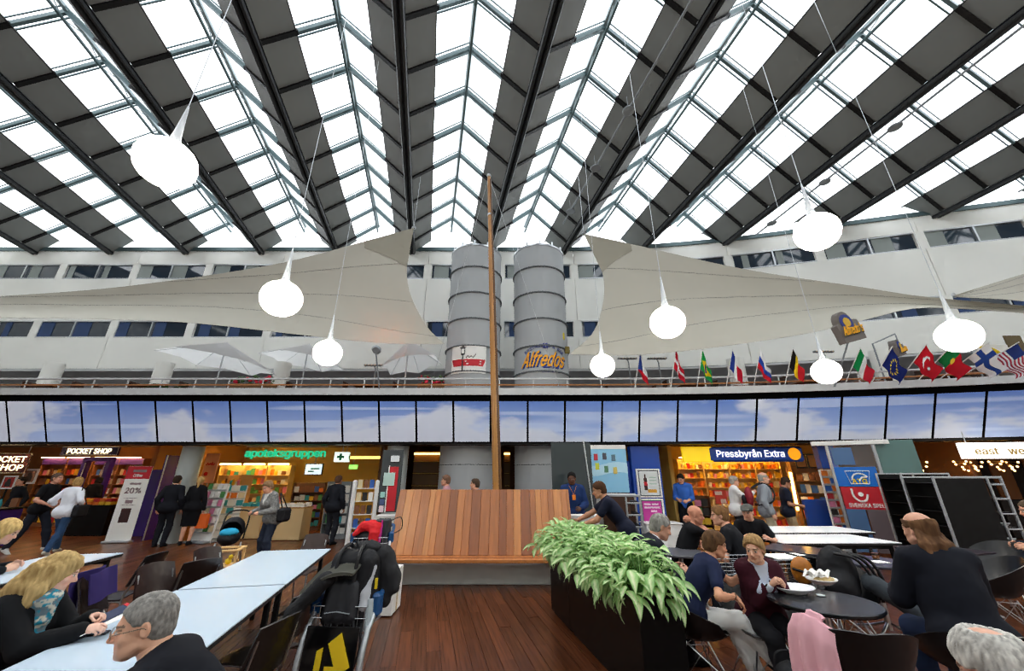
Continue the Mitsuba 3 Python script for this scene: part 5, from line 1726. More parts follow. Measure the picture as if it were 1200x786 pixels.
rc = on(392, 636, 0.0)
TM2 = tr(*T2, 0) @ rotz(math.radians(8))
k = thing('red_cloth', 'bright red cloth bundle lying in the far trolley basket', 'cloth')
put(k, ply(xf(lump([('e', (-0.02, -0.12, 1.0), (0.17, 0.12, 0.08), None, 0.04), ('c', (0.03, -0.2, 0.98), (0.04, -0.27, 0.80), 0.075, 0.06, 0.03), ('c', (-0.14, -0.16, 1.0), (-0.24, -0.2, 0.90), 0.06, 0.03, 0.03)], 0.014, wr=0.03, fr=14), TM2), mat('red_cloth', '#d2131c', 0.75), smooth=True))
k = thing('dark_bag', 'dark shopping bag standing in the far trolley basket beside the red cloth', 'bag')
part(k, 'body', ply(xf(rbox((0.14, -0.06, 0.92), (0.20, 0.16, 0.34), 0.02), TM2 @ rotz(-0.2)), mat('bag_slate', '#2a3136', 0.6)))
part(k, 'handle', ply(xf(tube(smooth_path([(0.22, -0.06, 1.06), (0.36, -0.02, 1.10), (0.38, -0.0, 0.95), (0.26, -0.04, 0.88)]), 0.007, 6), TM2), M_BLACK))
k = thing('pink_umbrella', 'folded pink umbrella between the red cloth and the dark bag', 'umbrella')
put(k, ply(xf(cat(cyl((0.1, -0.2, 0.8), (0.12, -0.18, 1.02), 0.03, 10, 0.018), cyl((0.12, -0.18, 1.02), (0.122, -0.178, 1.08), 0.012, 8)), TM2), col('#c02a8a')))
k = thing('travel_bag', 'black travel bag under the red cloth in the far trolley basket', 'bag')
put(k, ply(xf(lump([('e', (-0.06, -0.1, 0.84), (0.19, 0.13, 0.11), None, 0.03)], 0.014, wr=0.006), TM2), M_BAG, smooth=True))
k = thing('carton', 'white cardboard carton on the floor between the trolley and the bench', 'box')
part(k, 'box', ply(rbox((-1.76, 6.0, 0.26), (0.46, 0.42, 0.50), 0.008, None), mat('carton_white', '#e6e4df', 0.7)))
part(k, 'tape', ply(cat(bbox((-1.79, 5.785, 0.01), (-1.73, 5.791, 0.5)), bbox((-1.532, 5.97, 0.02), (-1.526, 6.02, 0.49))), col('#c9b184')))
part(k, 'lid_crease', ply(bbox((-1.99, 5.785, 0.36), (-1.53, 5.792, 0.366)), col('#b9b5ac')))


# ---------------------------------------------------------------- moulded shell chairs on wire legs
def shell_chair(label, c, face, group=None, wire=True, drop=0.0):
    k = thing('shell_chair', label, 'chair', group)
    M = sc(1, 1, 1 - drop / 0.45) @ tr(c[0], c[1], 0) @ rotz(math.radians(face))
    nu, nv = 40, 12
    P = np.zeros((nv, nu, 3))
    for j in range(nv):
        v = 0.04 + 0.96 * j / (nv - 1)
        for i in range(nu):
            a = 2 * math.pi * i / nu
            sx, sy = math.cos(a), math.sin(a)
            rim = 0.06 + 0.33 * (0.5 - 0.5 * sy) ** 1.1 + 0.06 * abs(sx) * (sy < 0.55)
            r_ = 0.30 + 0.02 * abs(sx)
            P[j, i] = (r_ * v ** 0.75 * sx * (1 + 0.05 * v), (r_ - 0.01) * v ** 0.75 * sy - 0.05 * rim * v ** 3, 0.43 + rim * v ** 2.6)
    Q = np.concatenate([P, P[:, :1]], 1)
    part(k, 'shell', ply(xf(sheet(Q[:, ::-1], 0.010), M), mat('shell_black', '#101013', 0.3), smooth=40))
    part(k, 'shell_centre', ply(xf(cyl((0, 0, 0.424), (0, 0, 0.437), 0.06, 20), M), 'mat_shell_black'))
    for sx in (-1, 1):
        for sy in (-1, 1):
            part(k, 'leg', ply(xf(tube([(sx * 0.10, sy * 0.09, 0.425), (sx * 0.24, sy * 0.23, 0.0)], 0.007, 7), M), M_CHROME))
            part(k, 'foot', ply(xf(ball((sx * 0.24, sy * 0.23, 0.008), 0.012, 1), M), M_BLACK))
    if wire:
        br = []
        for sx in (-1, 1):
            br += [tube([(sx * 0.10, -0.09, 0.41), (sx * 0.20, 0.19, 0.13)], 0.004, 5), tube([(sx * 0.10, 0.09, 0.41), (sx * 0.20, -0.19, 0.13)], 0.004, 5)]
        for sy in (-1, 1):
            br += [tube([(-0.10, sy * 0.09, 0.41), (0.20, sy * 0.19, 0.13)], 0.004, 5), tube([(0.10, sy * 0.09, 0.41), (-0.20, sy * 0.19, 0.13)], 0.004, 5)]
        br.append(tube([(-0.11, -0.1, 0.4), (0.11, -0.1, 0.4), (0.11, 0.1, 0.4), (-0.11, 0.1, 0.4)], 0.005, 5, True))
        part(k, 'wire_brace', ply(xf(cat(br), M), M_CHROME))
    return k


SC = 'black shell chairs of the café'
shell_chair('black shell chair at the right bottom with a pink jacket over its left side', (2.10, 2.92), -14, SC)
shell_chair('black shell chair with chrome legs right of the long haired man', (5.35, 4.95), 60, SC)
shell_chair('black shell chair holding the black backpack behind the round table', (3.36, 4.62), 170, SC)
shell_chair('empty black shell chair pulled up to the beer table from the left', (3.55, 5.05), -70, SC)
shell_chair('black shell chair far right in front of the tray trolleys', (6.6, 5.9), 100, SC)


def round_table(label, c, r, z=0.74, square=False, topc='#0d0f13', rot=0.0):
    k = thing('café_table' if False else 'cafe_table', label, 'table')
    M = tr(c[0], c[1], 0) @ rotz(rot)
    mt = mat('cafe_top_' + topc[1:], topc, 0.22, spec=0.6)
    if square:
        part(k, 'table_top', ply(xf(rbox((0, 0, z - 0.0125), (2 * r, 2 * r, 0.025), 0.005), M), mt))
    else:
        part(k, 'table_top', ply(xf(lathe([(0, z - 0.03), (r - 0.01, z - 0.03), (r, z - 0.02), (r, z - 0.006), (r - 0.006, z), (0, z)], 56), M), mt, smooth=35))
    part(k, 'column', ply(xf(cyl((0, 0, 0.06), (0, 0, z - 0.03), 0.03, 16), M), M_CHROME, smooth=40))
    part(k, 'spider', ply(xf(cyl((0, 0, z - 0.05), (0, 0, z - 0.03), 0.16, 20), M), M_BLACK))
    for i in range(4):
        a = i * math.pi / 2 + 0.5
        part(k, 'foot', ply(xf(tube(smooth_path([(0.02 * math.cos(a), 0.02 * math.sin(a), 0.13), (0.16 * math.cos(a), 0.16 * math.sin(a), 0.07), (0.34 * math.cos(a), 0.34 * math.sin(a), 0.02)], 4), 0.014, 8), M), M_CHROME))
    return k


RT = (2.47, 3.60)
round_table('round black table with the white plates between the two talking women', RT, 0.38)
BT = (4.22, 5.16)
round_table('dark round table with the beer glass in front of the long haired man', BT, 0.38, topc='#3a3b48')
round_table('dark square table turned on its corner behind the black backpack', (3.9, 6.0), 0.34, square=True, topc='#33323c', rot=0.75)
round_table('dark square table right of the white tables', (5.9, 5.95), 0.36, square=True, topc='#322c33', rot=0.3)
round_table('grey round table of the men in black t-shirts, with white cups', (3.12, 6.22), 0.30, topc='#55565c')
round_table('small grey round table of the businessman behind the plants', (2.22, 5.75), 0.33, topc='#55565c')
M_WTOP = mat('white_laminate', '#eef1f2', 0.25, spec=0.5)
long_table('wide white table in front of the newsagent, the rear one of two', np.array([5.55, 8.15]), 0.95, 1.95, 0.02, top=M_WTOP)
long_table('wide white table in front of the newsagent, the front one of two', np.array([4.95, 6.95]), 0.95, 1.8, 0.02, top=M_WTOP)

# on the round black table
zt = 0.742
def plate(label, c, r, sx=1.0, z=zt):
    k = thing('plate', label, 'plate')
    put(k, ply(xf(lathe([(0, 0), (r * 0.55, 0.0), (r * 0.62, 0.006), (r * 0.95, 0.034), (r, 0.04), (r * 0.99, 0.046), (r * 0.94, 0.042), (r * 0.6, 0.014), (0, 0.010)], 48), tr(c[0], c[1], z) @ rotz(0.2) @ sc(1.0, sx, 1.0)), mat('china', '#f2f3f3', 0.15, coat=0.6), smooth=True))
    return k


def tumbler(label, c, z=zt, r=0.036, h=0.095, drink=None, fill=0.5):
    k = thing('drinking_glass', label, 'glass')
    part(k, 'glass', ply(lathe([(0, 0.0), (r * 0.85, 0.0), (r, h)], 28, tr(c[0], c[1], z)), 'mat_tumbler', smooth=40))
    part(k, 'base', ply(lathe([(0, 0.001), (r * 0.84, 0.001), (r * 0.85, 0.008), (0, 0.008)], 28, tr(c[0], c[1], z)), mat('glass_base', '#cfd6d8', 0.1)))
    if drink:
        part(k, 'drink', ply(lathe([(0, 0.009), (r * 0.84, 0.009), (r * (0.84 + 0.15 * fill), h * fill), (0, h * fill)], 28, tr(c[0], c[1], z)), col(drink, 0.2)))
    return k


pp = on(932, 694, zt)
plate('large empty white plate on the round black table', pp, 0.165, 0.8)
pc = on(964, 684, zt)
plate('smaller white plate with food under a napkin on the round black table', pc, 0.13, 0.9)
k = thing('sandwich', 'remains of a sandwich on the smaller plate', 'food')
put(k, ply(xf(lump([('e', (0.05, -0.01, 0.03), (0.06, 0.035, 0.02), None, 0.01), ('e', (-0.03, 0.0, 0.028), (0.04, 0.03, 0.018), None, 0.01)], 0.006, wr=0.01, fr=40), tr(pc[0], pc[1], zt + 0.008)), col('#c9b07a')))
k = thing('napkin', 'crumpled white paper napkin on the smaller plate', 'napkin')
P = np.array([[(0.10 * (u - 0.5) * 2, 0.07 * (v - 0.5) * 2, 0.055 + 0.02 * math.sin(7 * u + 5 * v) + 0.012 * math.sin(15 * u - 9 * v)) for u in np.linspace(0, 1, 14)] for v in np.linspace(0, 1, 12)])
put(k, ply(xf(sheet(P, 0.003), tr(pc[0] - 0.03, pc[1] + 0.01, zt + 0.03) @ rotz(0.4)), M_PAPER))
tumbler('clear water glass on the round black table beside the plates', on(962, 698, zt))
tumbler('glass of amber beer on the dark round table of the long haired man', on(1027, 655, zt), r=0.04, h=0.12, drink='#7a4312', fill=0.55)
k = thing('napkin', 'white paper napkin under the beer glass', 'napkin')
put(k, ply(rbox((*on(1030, 658, zt)[:2], zt + 0.001), (0.16, 0.14, 0.002), 0.0005), M_PAPER))
for x, y, lab in ((858, 616, 'white paper cup in front of the man with the cap'), (821, 612, 'white paper cup by the bald man in black'), (897, 622, 'white paper cup at the edge of the men\'s table')):
    k = thing('paper_cup', lab, 'cup')
    p = on(x, y + 6, zt)
    p = np.array([3.12 + (x - 855) * 0.005, 6.22 - (y - 616) * 0.02, zt])
    put(k, ply(lathe([(0, 0), (0.028, 0), (0.04, 0.11), (0.042, 0.112), (0.038, 0.105), (0, 0.10)], 18, tr(p)), M_PAPER, smooth=40))

# pink jacket on the near shell chair
k = thing('pink_jacket', 'pale pink jacket slung over the back of the near shell chair', 'jacket')
JM = tr(2.10, 2.92, 0) @ rotz(math.radians(-14))
P = np.zeros((30, 26, 3))
for i in range(30):
    v = i / 29
    for j in range(26):
        u = j / 25
        a = math.radians(190 + 46 * u)
        fold = 0.022 * math.sin(17 * u + 1.3 * math.sin(4 * v)) * (0.35 + v)
        r_ = 0.325 + fold + 0.03 * math.sin(math.pi * min(v, 1))
        over = -0.06 * max(0, 0.15 - v) / 0.15
        P[i, j] = ((r_ + over) * math.cos(a), (r_ + over) * math.sin(a) - 0.03, 0.80 + 0.035 * math.sin(3 * u + 0.5) - 0.62 * max(0, v - 0.08) + 0.02 * (v < 0.1))
part(k, 'cloth', ply(xf(sheet(P, 0.012), JM), mat('pink_cloth', '#d9a3ab', 0.85), smooth=60))
P2 = P[:12, 8:20].copy()
P2[..., :2] *= 0.88
P2[..., 2] += 0.02
part(k, 'collar', ply(xf(sheet(P2, 0.012), JM), 'mat_pink_cloth', smooth=60))

# bag on the floor beside the navy woman
k = thing('floor_bag', 'black bag with pale blue cloth on the floor beside the grey trousers', 'bag')
p = (2.02, 3.42)
part(k, 'body', ply(lump([('e', (p[0], p[1], 0.20), (0.17, 0.12, 0.22), None, 0.04), ('e', (p[0] + 0.1, p[1] - 0.05, 0.12), (0.13, 0.12, 0.12), None, 0.04)], 0.012, [((0, 0, 0.004), (0, 0, -1))], 0.008), M_BAG, smooth=True))
part(k, 'cloth', ply(lump([('c', (p[0] + 0.08, p[1] - 0.14, 0.30), (p[0] + 0.2, p[1] - 0.16, 0.12), 0.05, 0.07, 0.03)], 0.01, [((0, 0, 0.01), (0, 0, -1))], 0.014, fr=16), mat('pale_blue_cloth', '#b9cbe0', 0.85), smooth=True))
part(k, 'handle', ply(tube(smooth_path([(p[0] - 0.14, p[1], 0.32), (p[0] - 0.1, p[1], 0.46), (p[0] + 0.05, p[1], 0.46), (p[0] + 0.1, p[1], 0.36)]), 0.008, 6), M_BAG))

# black backpack on its chair, with loops of strap; grey jacket over the seat; amber bag
k = thing('backpack', 'black backpack with curved straps leaning on a chair behind the round table', 'backpack')
b0 = np.array([3.36, 4.55, 0.47])
part(k, 'body', ply(xf(lump([('e', (0, 0.02, 0.24), (0.19, 0.14, 0.27), None, 0.04), ('e', (-0.06, -0.08, 0.14), (0.15, 0.1, 0.15), None, 0.04)], 0.014, wr=0.012), tr(b0)), M_BAG, smooth=True))
for i in range(3):
    part(k, 'strap', ply(xf(tube(smooth_path([(-0.08 + 0.07 * i, -0.10, 0.46), (0.08 + 0.06 * i, -0.16, 0.42), (0.18 + 0.05 * i, -0.18, 0.26), (0.2 + 0.04 * i, -0.16, 0.05)]), 0.014, 7), tr(b0)), mat('strap_black', '#0d0d10', 0.5)))
k = thing('grey_jacket', 'dark grey jacket hanging right of the black backpack', 'jacket')
put(k, ply(lump([('c', (3.55, 4.40, 0.68), (3.74, 4.28, 0.52), 0.085, 0.075, 0.04), ('c', (3.74, 4.28, 0.52), (3.84, 4.2, 0.40), 0.07, 0.05, 0.04)], 0.014), mat('slate_cloth', '#3a4147', 0.85), smooth=True))
k = thing('amber_bag', 'round amber coloured bag with a dark strap left of the black backpack', 'bag')
c_ = on(940, 668, 0.72)
c_ = at(940, 668, 4.6)
part(k, 'body', ply(ball(c_, 0.115, 3, (1, 1, 1)) if False else xf(ball((0, 0, 0), 0.115, 3, (0.95, 0.6, 1.1)), tr(c_)), mat('amber', '#b06a1c', 0.45)))
part(k, 'strap', ply(tube(smooth_path([c_ + np.array([-0.11, -0.02, 0.02]), c_ + np.array([-0.04, -0.075, 0.0]), c_ + np.array([0.05, -0.07, -0.02]), c_ + np.array([0.12, -0.01, 0.0])]), 0.012, 6), M_BLACK))
k = thing('bag_stool', 'small dark stool under the amber bag', 'stool')
zs = c_[2] - 0.125
part(k, 'seat', ply(cyl((c_[0], c_[1], zs - 0.03), (c_[0], c_[1], zs), 0.17, 24), M_BLACK))
for i in range(4):
    a = i * math.pi / 2 + 0.4
    part(k, 'leg', ply(cyl((c_[0] + 0.12 * math.cos(a), c_[1] + 0.12 * math.sin(a), zs - 0.03), (c_[0] + 0.17 * math.cos(a), c_[1] + 0.17 * math.sin(a), 0), 0.012, 7), M_CHROME))

# wire basket trolley between the men's table and the two women
k = thing('wire_trolley', 'wire mesh basket trolley behind the woman in burgundy', 'trolley')
b_ = tr(2.95, 5.0, 0) @ rotz(0.05)
wr_ = []
for i in range(22):
    x = -0.55 + 1.1 * i / 21
    wr_.append(tube([(x, -0.16, 0.80), (x, -0.16, 0.60), (x, 0.16, 0.60), (x, 0.16, 0.80)], 0.003, 5))
for z in (0.60, 0.64, 0.68, 0.72, 0.76, 0.80):
    wr_.append(tube([(-0.55, -0.16, z), (0.55, -0.16, z), (0.55, 0.16, z), (-0.55, 0.16, z)], 0.0035, 5, True))
part(k, 'basket', ply(xf(cat(wr_), b_), M_STEEL))
for a in (-1, 1):
    for c2 in (-1, 1):
        part(k, 'leg', ply(xf(cyl((a * 0.52, c2 * 0.15, 0.0), (a * 0.52, c2 * 0.15, 0.62), 0.012, 8), b_), M_ALU))
part(k, 'lower_shelf', ply(xf(cat(*[tube([(-0.52, y, 0.25), (0.52, y, 0.25)], 0.006, 5) for y in (-0.15, -0.05, 0.05, 0.15)]), b_), M_STEEL))
k = thing('paper_sheets', 'stack of white papers lying on the wire mesh trolley', 'papers')
put(k, ply(xf(cat(rbox((0.2, 0, 0.806), (0.42, 0.28, 0.008), 0.001), rbox((0.25, 0.02, 0.812), (0.40, 0.27, 0.003), 0.001, rotz(0.05))), b_), M_PAPER))

# white plastic chair behind the plants
k = thing('plastic_chair', 'white plastic chair left of the bald man in black', 'chair')
M = tr(2.52, 6.95, 0) @ rotz(math.radians(-150))
part(k, 'backrest', ply(xf(rbox((0, -0.21, 0.68), (0.42, 0.03, 0.40), 0.012, None), M), M_WHITE))
part(k, 'seat', ply(xf(rbox((0, 0, 0.45), (0.42, 0.42, 0.03), 0.01), M), M_WHITE))
for a in (-1, 1):
    for c2 in (-1, 1):
        part(k, 'leg', ply(xf(cyl((a * 0.19, c2 * 0.19, 0), (a * 0.18, c2 * 0.17, 0.44), 0.014, 8), M), M_STEEL))


# tray trolleys: silver ladder racks with dark side panels
def tray_trolley(label, c, w, d, h, face, panel, trays=True, side=1):
    k = thing('tray_trolley', label, 'trolley')
    M = tr(c[0], c[1], 0) @ rotz(math.radians(face))
    for x in (-w / 2, w / 2):
        for y in (-d / 2, d / 2):
            part(k, 'post', ply(xf(rbox((x, y, h / 2 + 0.05), (0.035, 0.035, h - 0.1), 0.006), M), M_ALU))
            part(k, 'wheel', ply(xf(ball((x, y, 0.05), 0.05, 2), M), M_BLACK))
    part(k, 'side_panel', ply(xf(rbox((0, d / 2 - 0.02, h / 2 + 0.1), (w - 0.04, 0.015, h - 0.25), 0.003), M), panel))
    part(k, 'front_panel', ply(xf(rbox((-0.12 * w * side, -d / 2, h / 2 + 0.1), (w * 0.72, 0.015, h - 0.25), 0.003), M), panel), label='dark board on the side of the rack')
    part(k, 'top_rail', ply(xf(cat(rbox((0, -d / 2, h - 0.02), (w, 0.035, 0.035), 0.005), rbox((0, d / 2, h - 0.02), (w, 0.035, 0.035), 0.005)), M), M_ALU))
    xl = side * (w / 2 - 0.07)
    part(k, 'ladder_post', ply(xf(rbox((side * (w / 2 - 0.22), -d / 2 - 0.01, h / 2 + 0.05), (0.03, 0.03, h - 0.1), 0.005), M), M_ALU))
    for i in range(7):
        z = 0.22 + (h - 0.35) * i / 6
        part(k, 'rung', ply(xf(rbox((side * (w / 2 - 0.11), -d / 2 - 0.01, z), (0.22, 0.03, 0.025), 0.004), M), M_ALU))
        if trays:
            part(k, 'tray', ply(xf(rbox((0, 0, z + 0.02), (w - 0.06, d - 0.06, 0.015), 0.004), M), M_BLACK))
    return k


M_RACKW = mat('rack_wood', '#4a2f22', 0.45)
tray_trolley('silver tray rack with a brown side board behind the plants', (1.80, 7.05), 0.62, 0.5, 1.40, -8, M_RACKW)
tray_trolley('nearer of two tall black tray racks with silver ladder sides at the right', (7.62, 7.15), 1.05, 0.6, 1.68, -4, M_BLACK)
tray_trolley('farther of two tall black tray racks, half hidden, beside the lottery glass', (8.35, 8.55), 0.9, 0.6, 1.75, -4, M_BLACK, side=-1)
for i, (z, lab) in enumerate(((0.95, 'white used cup on the upper rung of the right tray rack'), (0.72, 'white bowl on a lower tray of the right tray rack'))):
    k = thing('used_crockery', lab, 'crockery')
    put(k, ply(lathe([(0, 0), (0.03, 0), (0.07, 0.05), (0.065, 0.05), (0, 0.012)], 20, tr(7.62 + 0.42, 6.95, 0.22 + 1.33 * (3 - i) / 6 + 0.029)), 'mat_china', smooth=True))
# ================================================================ shops under the gallery
BOXM = rbox((0, 0, 0.5), (1, 1, 1), 0.04)
_bx = {}
CN = {'red': '#b3262b', 'orange': '#d9721f', 'yellow': '#e3b92d', 'green': '#4c8a4a', 'teal': '#2f8f98', 'blue': '#2f5aa5', 'violet': '#5b3a86', 'pink': '#d57fa0', 'white': '#e8e6df', 'cream': '#dbc9a0', 'brown': '#7a4b2b', 'black': '#24211f'}


def goods(name, what, cat_, group, M, w, d, h, cname):
    k = thing(name, f'{cname} {what}', cat_, group)
    if cname not in _bx:
        _bx[cname] = ply(BOXM, mat('goods_' + cname, CN[cname], 0.6))
    put(k, _bx[cname], M @ sc(w, d, h))
    return k


def shelving(label, c, face, W_, H_, D_, n, body, what=None, fill=None, seed=1, header=None, z0=0.12, item=('book', 'book', 'books'), iw=(0.12, 0.15), ih=(0.17, 0.22), idp=0.03, back=True, glow=None):
    """A shelf unit facing the way 'face' (180 looks at the viewer), with its goods as things of their own."""
    k = thing('shelf_unit', label, 'shelf')
    M = tr(c[0], c[1], 0) @ rotz(math.radians(face))
    for s_ in (-1, 1):
        part(k, 'side_panel', ply(xf(rbox((s_ * (W_ / 2 - 0.012), 0, H_ / 2), (0.024, D_, H_), 0.003), M), body))
    if back:
        part(k, 'back_panel', ply(xf(rbox((0, -D_ / 2 + 0.01, H_ / 2), (W_ - 0.04, 0.015, H_), 0.003), M), body))
    zs = [z0 + (H_ - z0 - (0.28 if header else 0.05)) * i / n for i in range(n)]
    for z in zs:
        part(k, 'shelf', ply(xf(rbox((0, 0.0, z), (W_ - 0.05, D_ - 0.02, 0.022), 0.003), M), body))
    if header:
        part(k, 'header', ply(xf(rbox((0, D_ / 2 - 0.01, H_ - 0.11), (W_, 0.02, 0.22), 0.003), M), header))
    part(k, 'plinth', ply(xf(rbox((0, 0, 0.05), (W_ - 0.05, D_ - 0.05, 0.1), 0.003), M), body))
    if glow:
        part(k, 'shelf_light', {**ply(xf(rbox((0, D_ / 2 + 0.10, H_ + 0.03), (W_ - 0.1, 0.05, 0.05), 0.01), M), M_WHITE), 'emitter': lamp(glow, 22.0)})
        part(k, 'light_arm', ply(xf(cat(*[rbox((x, D_ / 2 + 0.03, H_ + 0.03), (0.03, 0.2, 0.03), 0.004) for x in (-0.3, 0.3)]), M), M_ALU))
    if what:
        rg = random.Random(seed)
        step = (zs[1] - zs[0]) if n > 1 else 0.3
        for z in zs:
            x = -W_ / 2 + 0.04
            while x < W_ / 2 - 0.16:
                w = rg.uniform(*iw)
                h = min(rg.uniform(*ih), step - 0.04)
                cn = rg.choice(fill)
                goods(item[0], what, item[1], item[2], M @ tr(x + w / 2, D_ / 2 - 0.06 - 0.03 * rg.random(), z + 0.014), w * 0.92, idp, h, cn)
                x += w
    return k


def spot(lab, p, c, power, r=0.11):
    k = thing('ceiling_spot', lab, 'lamp')
    part(k, 'can', ply(lathe([(0, 0.12), (r + 0.02, 0.12), (r + 0.03, 0.0), (r + 0.01, 0.0), (r + 0.005, 0.09), (0, 0.09)], 20, tr(p)), M_BLACK))
    m_ = lathe([(0, 0.03), (r, 0.03)], 20, tr(p))
    if m_.face_normals[0][2] > 0:
        m_.invert()
    part(k, 'bulb', {**ply(m_, M_WHITE), 'emitter': lamp(c, power)})
    return k


def board(name, lab, cat_, x0, x1, y0, y1, Y, thick, m_, yaw=0.0, emit=None, z=None):
    """A flat board whose picture corners are (x0, y0) to (x1, y1) at distance Y; returns its key and its face frame."""
    a, b = at(x0, (y0 + y1) / 2, Y), at(x1, (y0 + y1) / 2, Y)
    zt_, zb_ = at((x0 + x1) / 2, y0, Y)[2], at((x0 + x1) / 2, y1, Y)[2]
    W_, H_ = (b - a)[0], zt_ - zb_
    F = frame(((a[0] + b[0]) / 2, Y, (zt_ + zb_) / 2), (math.cos(yaw), math.sin(yaw), 0))
    k = thing(name, lab, cat_)
    s_ = ply(xf(rbox((0, 0, -thick / 2), (W_, H_, thick), 0.006), F), m_)
    part(k, 'panel', {**s_, 'emitter': emit} if emit else s_)
    return k, F, W_, H_


def lettering(k, s_, F, h, m_, dx=0, dy=0, bold=True, width=None, emit=None, nm='lettering', d=0.012):
    q = ply(xf(text(s_, h, d, bold, width=width), F @ tr(dx, dy, 0.002)), m_)
    part(k, nm, {**q, 'emitter': emit} if emit else q)


M_PURPLE = mat('shop_purple', '#3a1f78', 0.45)
M_TAN = mat('shop_tan', '#a5713f', 0.75)
M_OCHRE = mat('shop_ochre', '#ecc870', 0.7)
M_SHELFW = mat('shelf_wood', '#b98a55', 0.55)
M_SHELFY = mat('shelf_yellow', '#ecd190', 0.55)
M_BLUE = mat('kiosk_blue', '#1747a6', 0.4)
M_YEL = mat('kiosk_yellow', '#f4cf12', 0.4)
WARM, GOLD, NEUT = '#ffcf96', '#ffcf80', '#fff0dc'

# back walls and the walls between the shops
for nm, x0, x1, m_ in (('wall_bookshop', -24.0, -11.6, M_TAN), ('wall_pharmacy', -11.6, -4.2, M_OCHRE), ('wall_passage', -4.2, 4.9, M_BROWN), ('wall_kiosk', 4.9, 12.6, M_OCHRE), ('wall_restaurant', 12.6, 21.8, mat('restaurant_wall', '#2c180a', 0.6))):
    put(struct(nm), ply(sweep(wall_y, rect(-2.6, -2.4, 0.0, 2.92), x0, x1, 12), m_))
for X, ya, yb, m_ in ((-11.7, 13.2, 17.5, M_TAN), (-4.2, 13.0, 17.5, M_BROWN), (4.95, 12.6, 17.3, M_OCHRE), (12.7, 11.2, 16.0, M_BROWN)):
    put(struct('partition'), ply(bbox((X - 0.06, ya, 0), (X + 0.06, yb, 2.92)), m_))
for X, Y, r in ((-9.35, 11.75, 0.27), (-3.3, 11.6, 0.30), (-19.5, 11.7, 0.27)):
    k = struct('column')
    put(k, ply(lathe([(0, 0), (r, 0), (r, 2.52), (0, 2.52)], 28, tr(X, Y, 0)), mat('column_grey', '#a9b0ae', 0.4), smooth=40))

def hang(k, F, W_, H_, top=2.95, d=-0.04):
    z0 = F[2, 3] + H_ / 2
    for s_ in (-0.4, 0.4):
        q = F @ np.array([s_ * W_, H_ / 2, d, 1.0])
        part(k, 'hanger', ply(cyl(q[:3], (q[0], q[1], top), 0.012, 6), M_ALU))


# ---- bookshop
BK = ('book', 'book', 'paperbacks in the bookshop')
COLS = ['red', 'orange', 'yellow', 'cream', 'white', 'black', 'blue', 'brown', 'pink']
for i, xp in enumerate((62, 92, 124, 152)):
    shelving(['tall bookshop shelf farthest left behind the black t-shirt man', 'tall bookshop shelf behind the purple doorway frame', 'tall bookshop shelf behind the dark browsing figure', 'tall bookshop shelf nearest the roll-up banner'][i], at(xp, 560, 15.6)[:2], 180, 0.95, 2.35, 0.32, 6, mat('book_shelf', '#8a5a34', 0.6), 'paperback facing out on a tall bookshop shelf', COLS, 10 + i, M_PURPLE, glow='#ffb468', item=BK)
shelving('low angled bookshelf against the purple wall right of the roll-up banner', at(180, 590, 13.9)[:2], 205, 0.8, 1.5, 0.3, 4, mat('book_shelf2', '#b5936b', 0.6), 'paperback on the low shelf by the purple wall', COLS, 31, None, item=BK)
k = thing('purple_partition', 'purple wall panel of the bookshop left of the grey column', 'panel')
part(k, 'panel', ply(rbox((-10.98, 13.0, 0.95), (1.1, 0.08, 1.9), 0.01), M_PURPLE))
part(k, 'return_panel', ply(rbox((-10.38, 12.55, 1.15), (0.08, 0.9, 2.3), 0.01), M_PURPLE))
part(k, 'edge', ply(rbox((-10.34, 12.08, 1.15), (0.03, 0.03, 2.3), 0.005), M_ALU))
k = thing('doorway_frame', 'deep purple doorway frame with white edges in the bookshop', 'frame')
c = at(104, 575, 14.2)
for s_ in (-1, 1):
    part(k, 'jamb', ply(rbox((c[0] + s_ * 0.42, 14.2, 1.1), (0.14, 0.2, 2.2), 0.01), M_PURPLE))
    part(k, 'white_edge', ply(rbox((c[0] + s_ * 0.34, 14.09, 1.08), (0.025, 0.02, 2.14), 0.004), M_WHITE))
part(k, 'lintel', ply(rbox((c[0], 14.2, 2.27), (0.98, 0.2, 0.14), 0.01), M_PURPLE))
k, F, W_, H_ = board('shop_sign', 'purple hanging bookshop sign with glowing cream capitals', 'sign', 72, 138, 523.5, 533, 12.7, 0.08, mat('sign_violet', '#2b2054', 0.4))
lettering(k, 'POCKET SHOP', F, H_ * 0.62, M_WHITE, width=W_ * 0.78, emit=lamp('#ffe2a0', 2.2))
part(k, 'border', ply(xf(tube([(-W_ / 2, -H_ / 2, 0), (W_ / 2, -H_ / 2, 0), (W_ / 2, H_ / 2, 0), (-W_ / 2, H_ / 2, 0)], 0.012, 6, True), F), M_WHITE))
hang(k, F, W_, H_)
k, F, W_, H_ = board('shop_sign', 'large backlit bookshop sign at the left edge, in two lines', 'sign', -12, 26, 531, 554, 12.4, 0.08, mat('sign_ember', '#4a2020', 0.5), 0.35)
lettering(k, 'POCKET', F, H_ * 0.30, M_WHITE, 0, H_ * 0.2, width=W_ * 0.86, emit=lamp('#ffe2a0', 2.0))
lettering(k, 'SHOP', F, H_ * 0.30, M_WHITE, 0.1, -H_ * 0.22, width=W_ * 0.66, emit=lamp('#ffe2a0', 2.0))
part(k, 'border', ply(xf(tube([(-W_ / 2, -H_ / 2, 0), (W_ / 2, -H_ / 2, 0), (W_ / 2, H_ / 2, 0), (-W_ / 2, H_ / 2, 0)], 0.016, 6, True), F), col('#d8c9a8')))
hang(k, F, W_, H_)
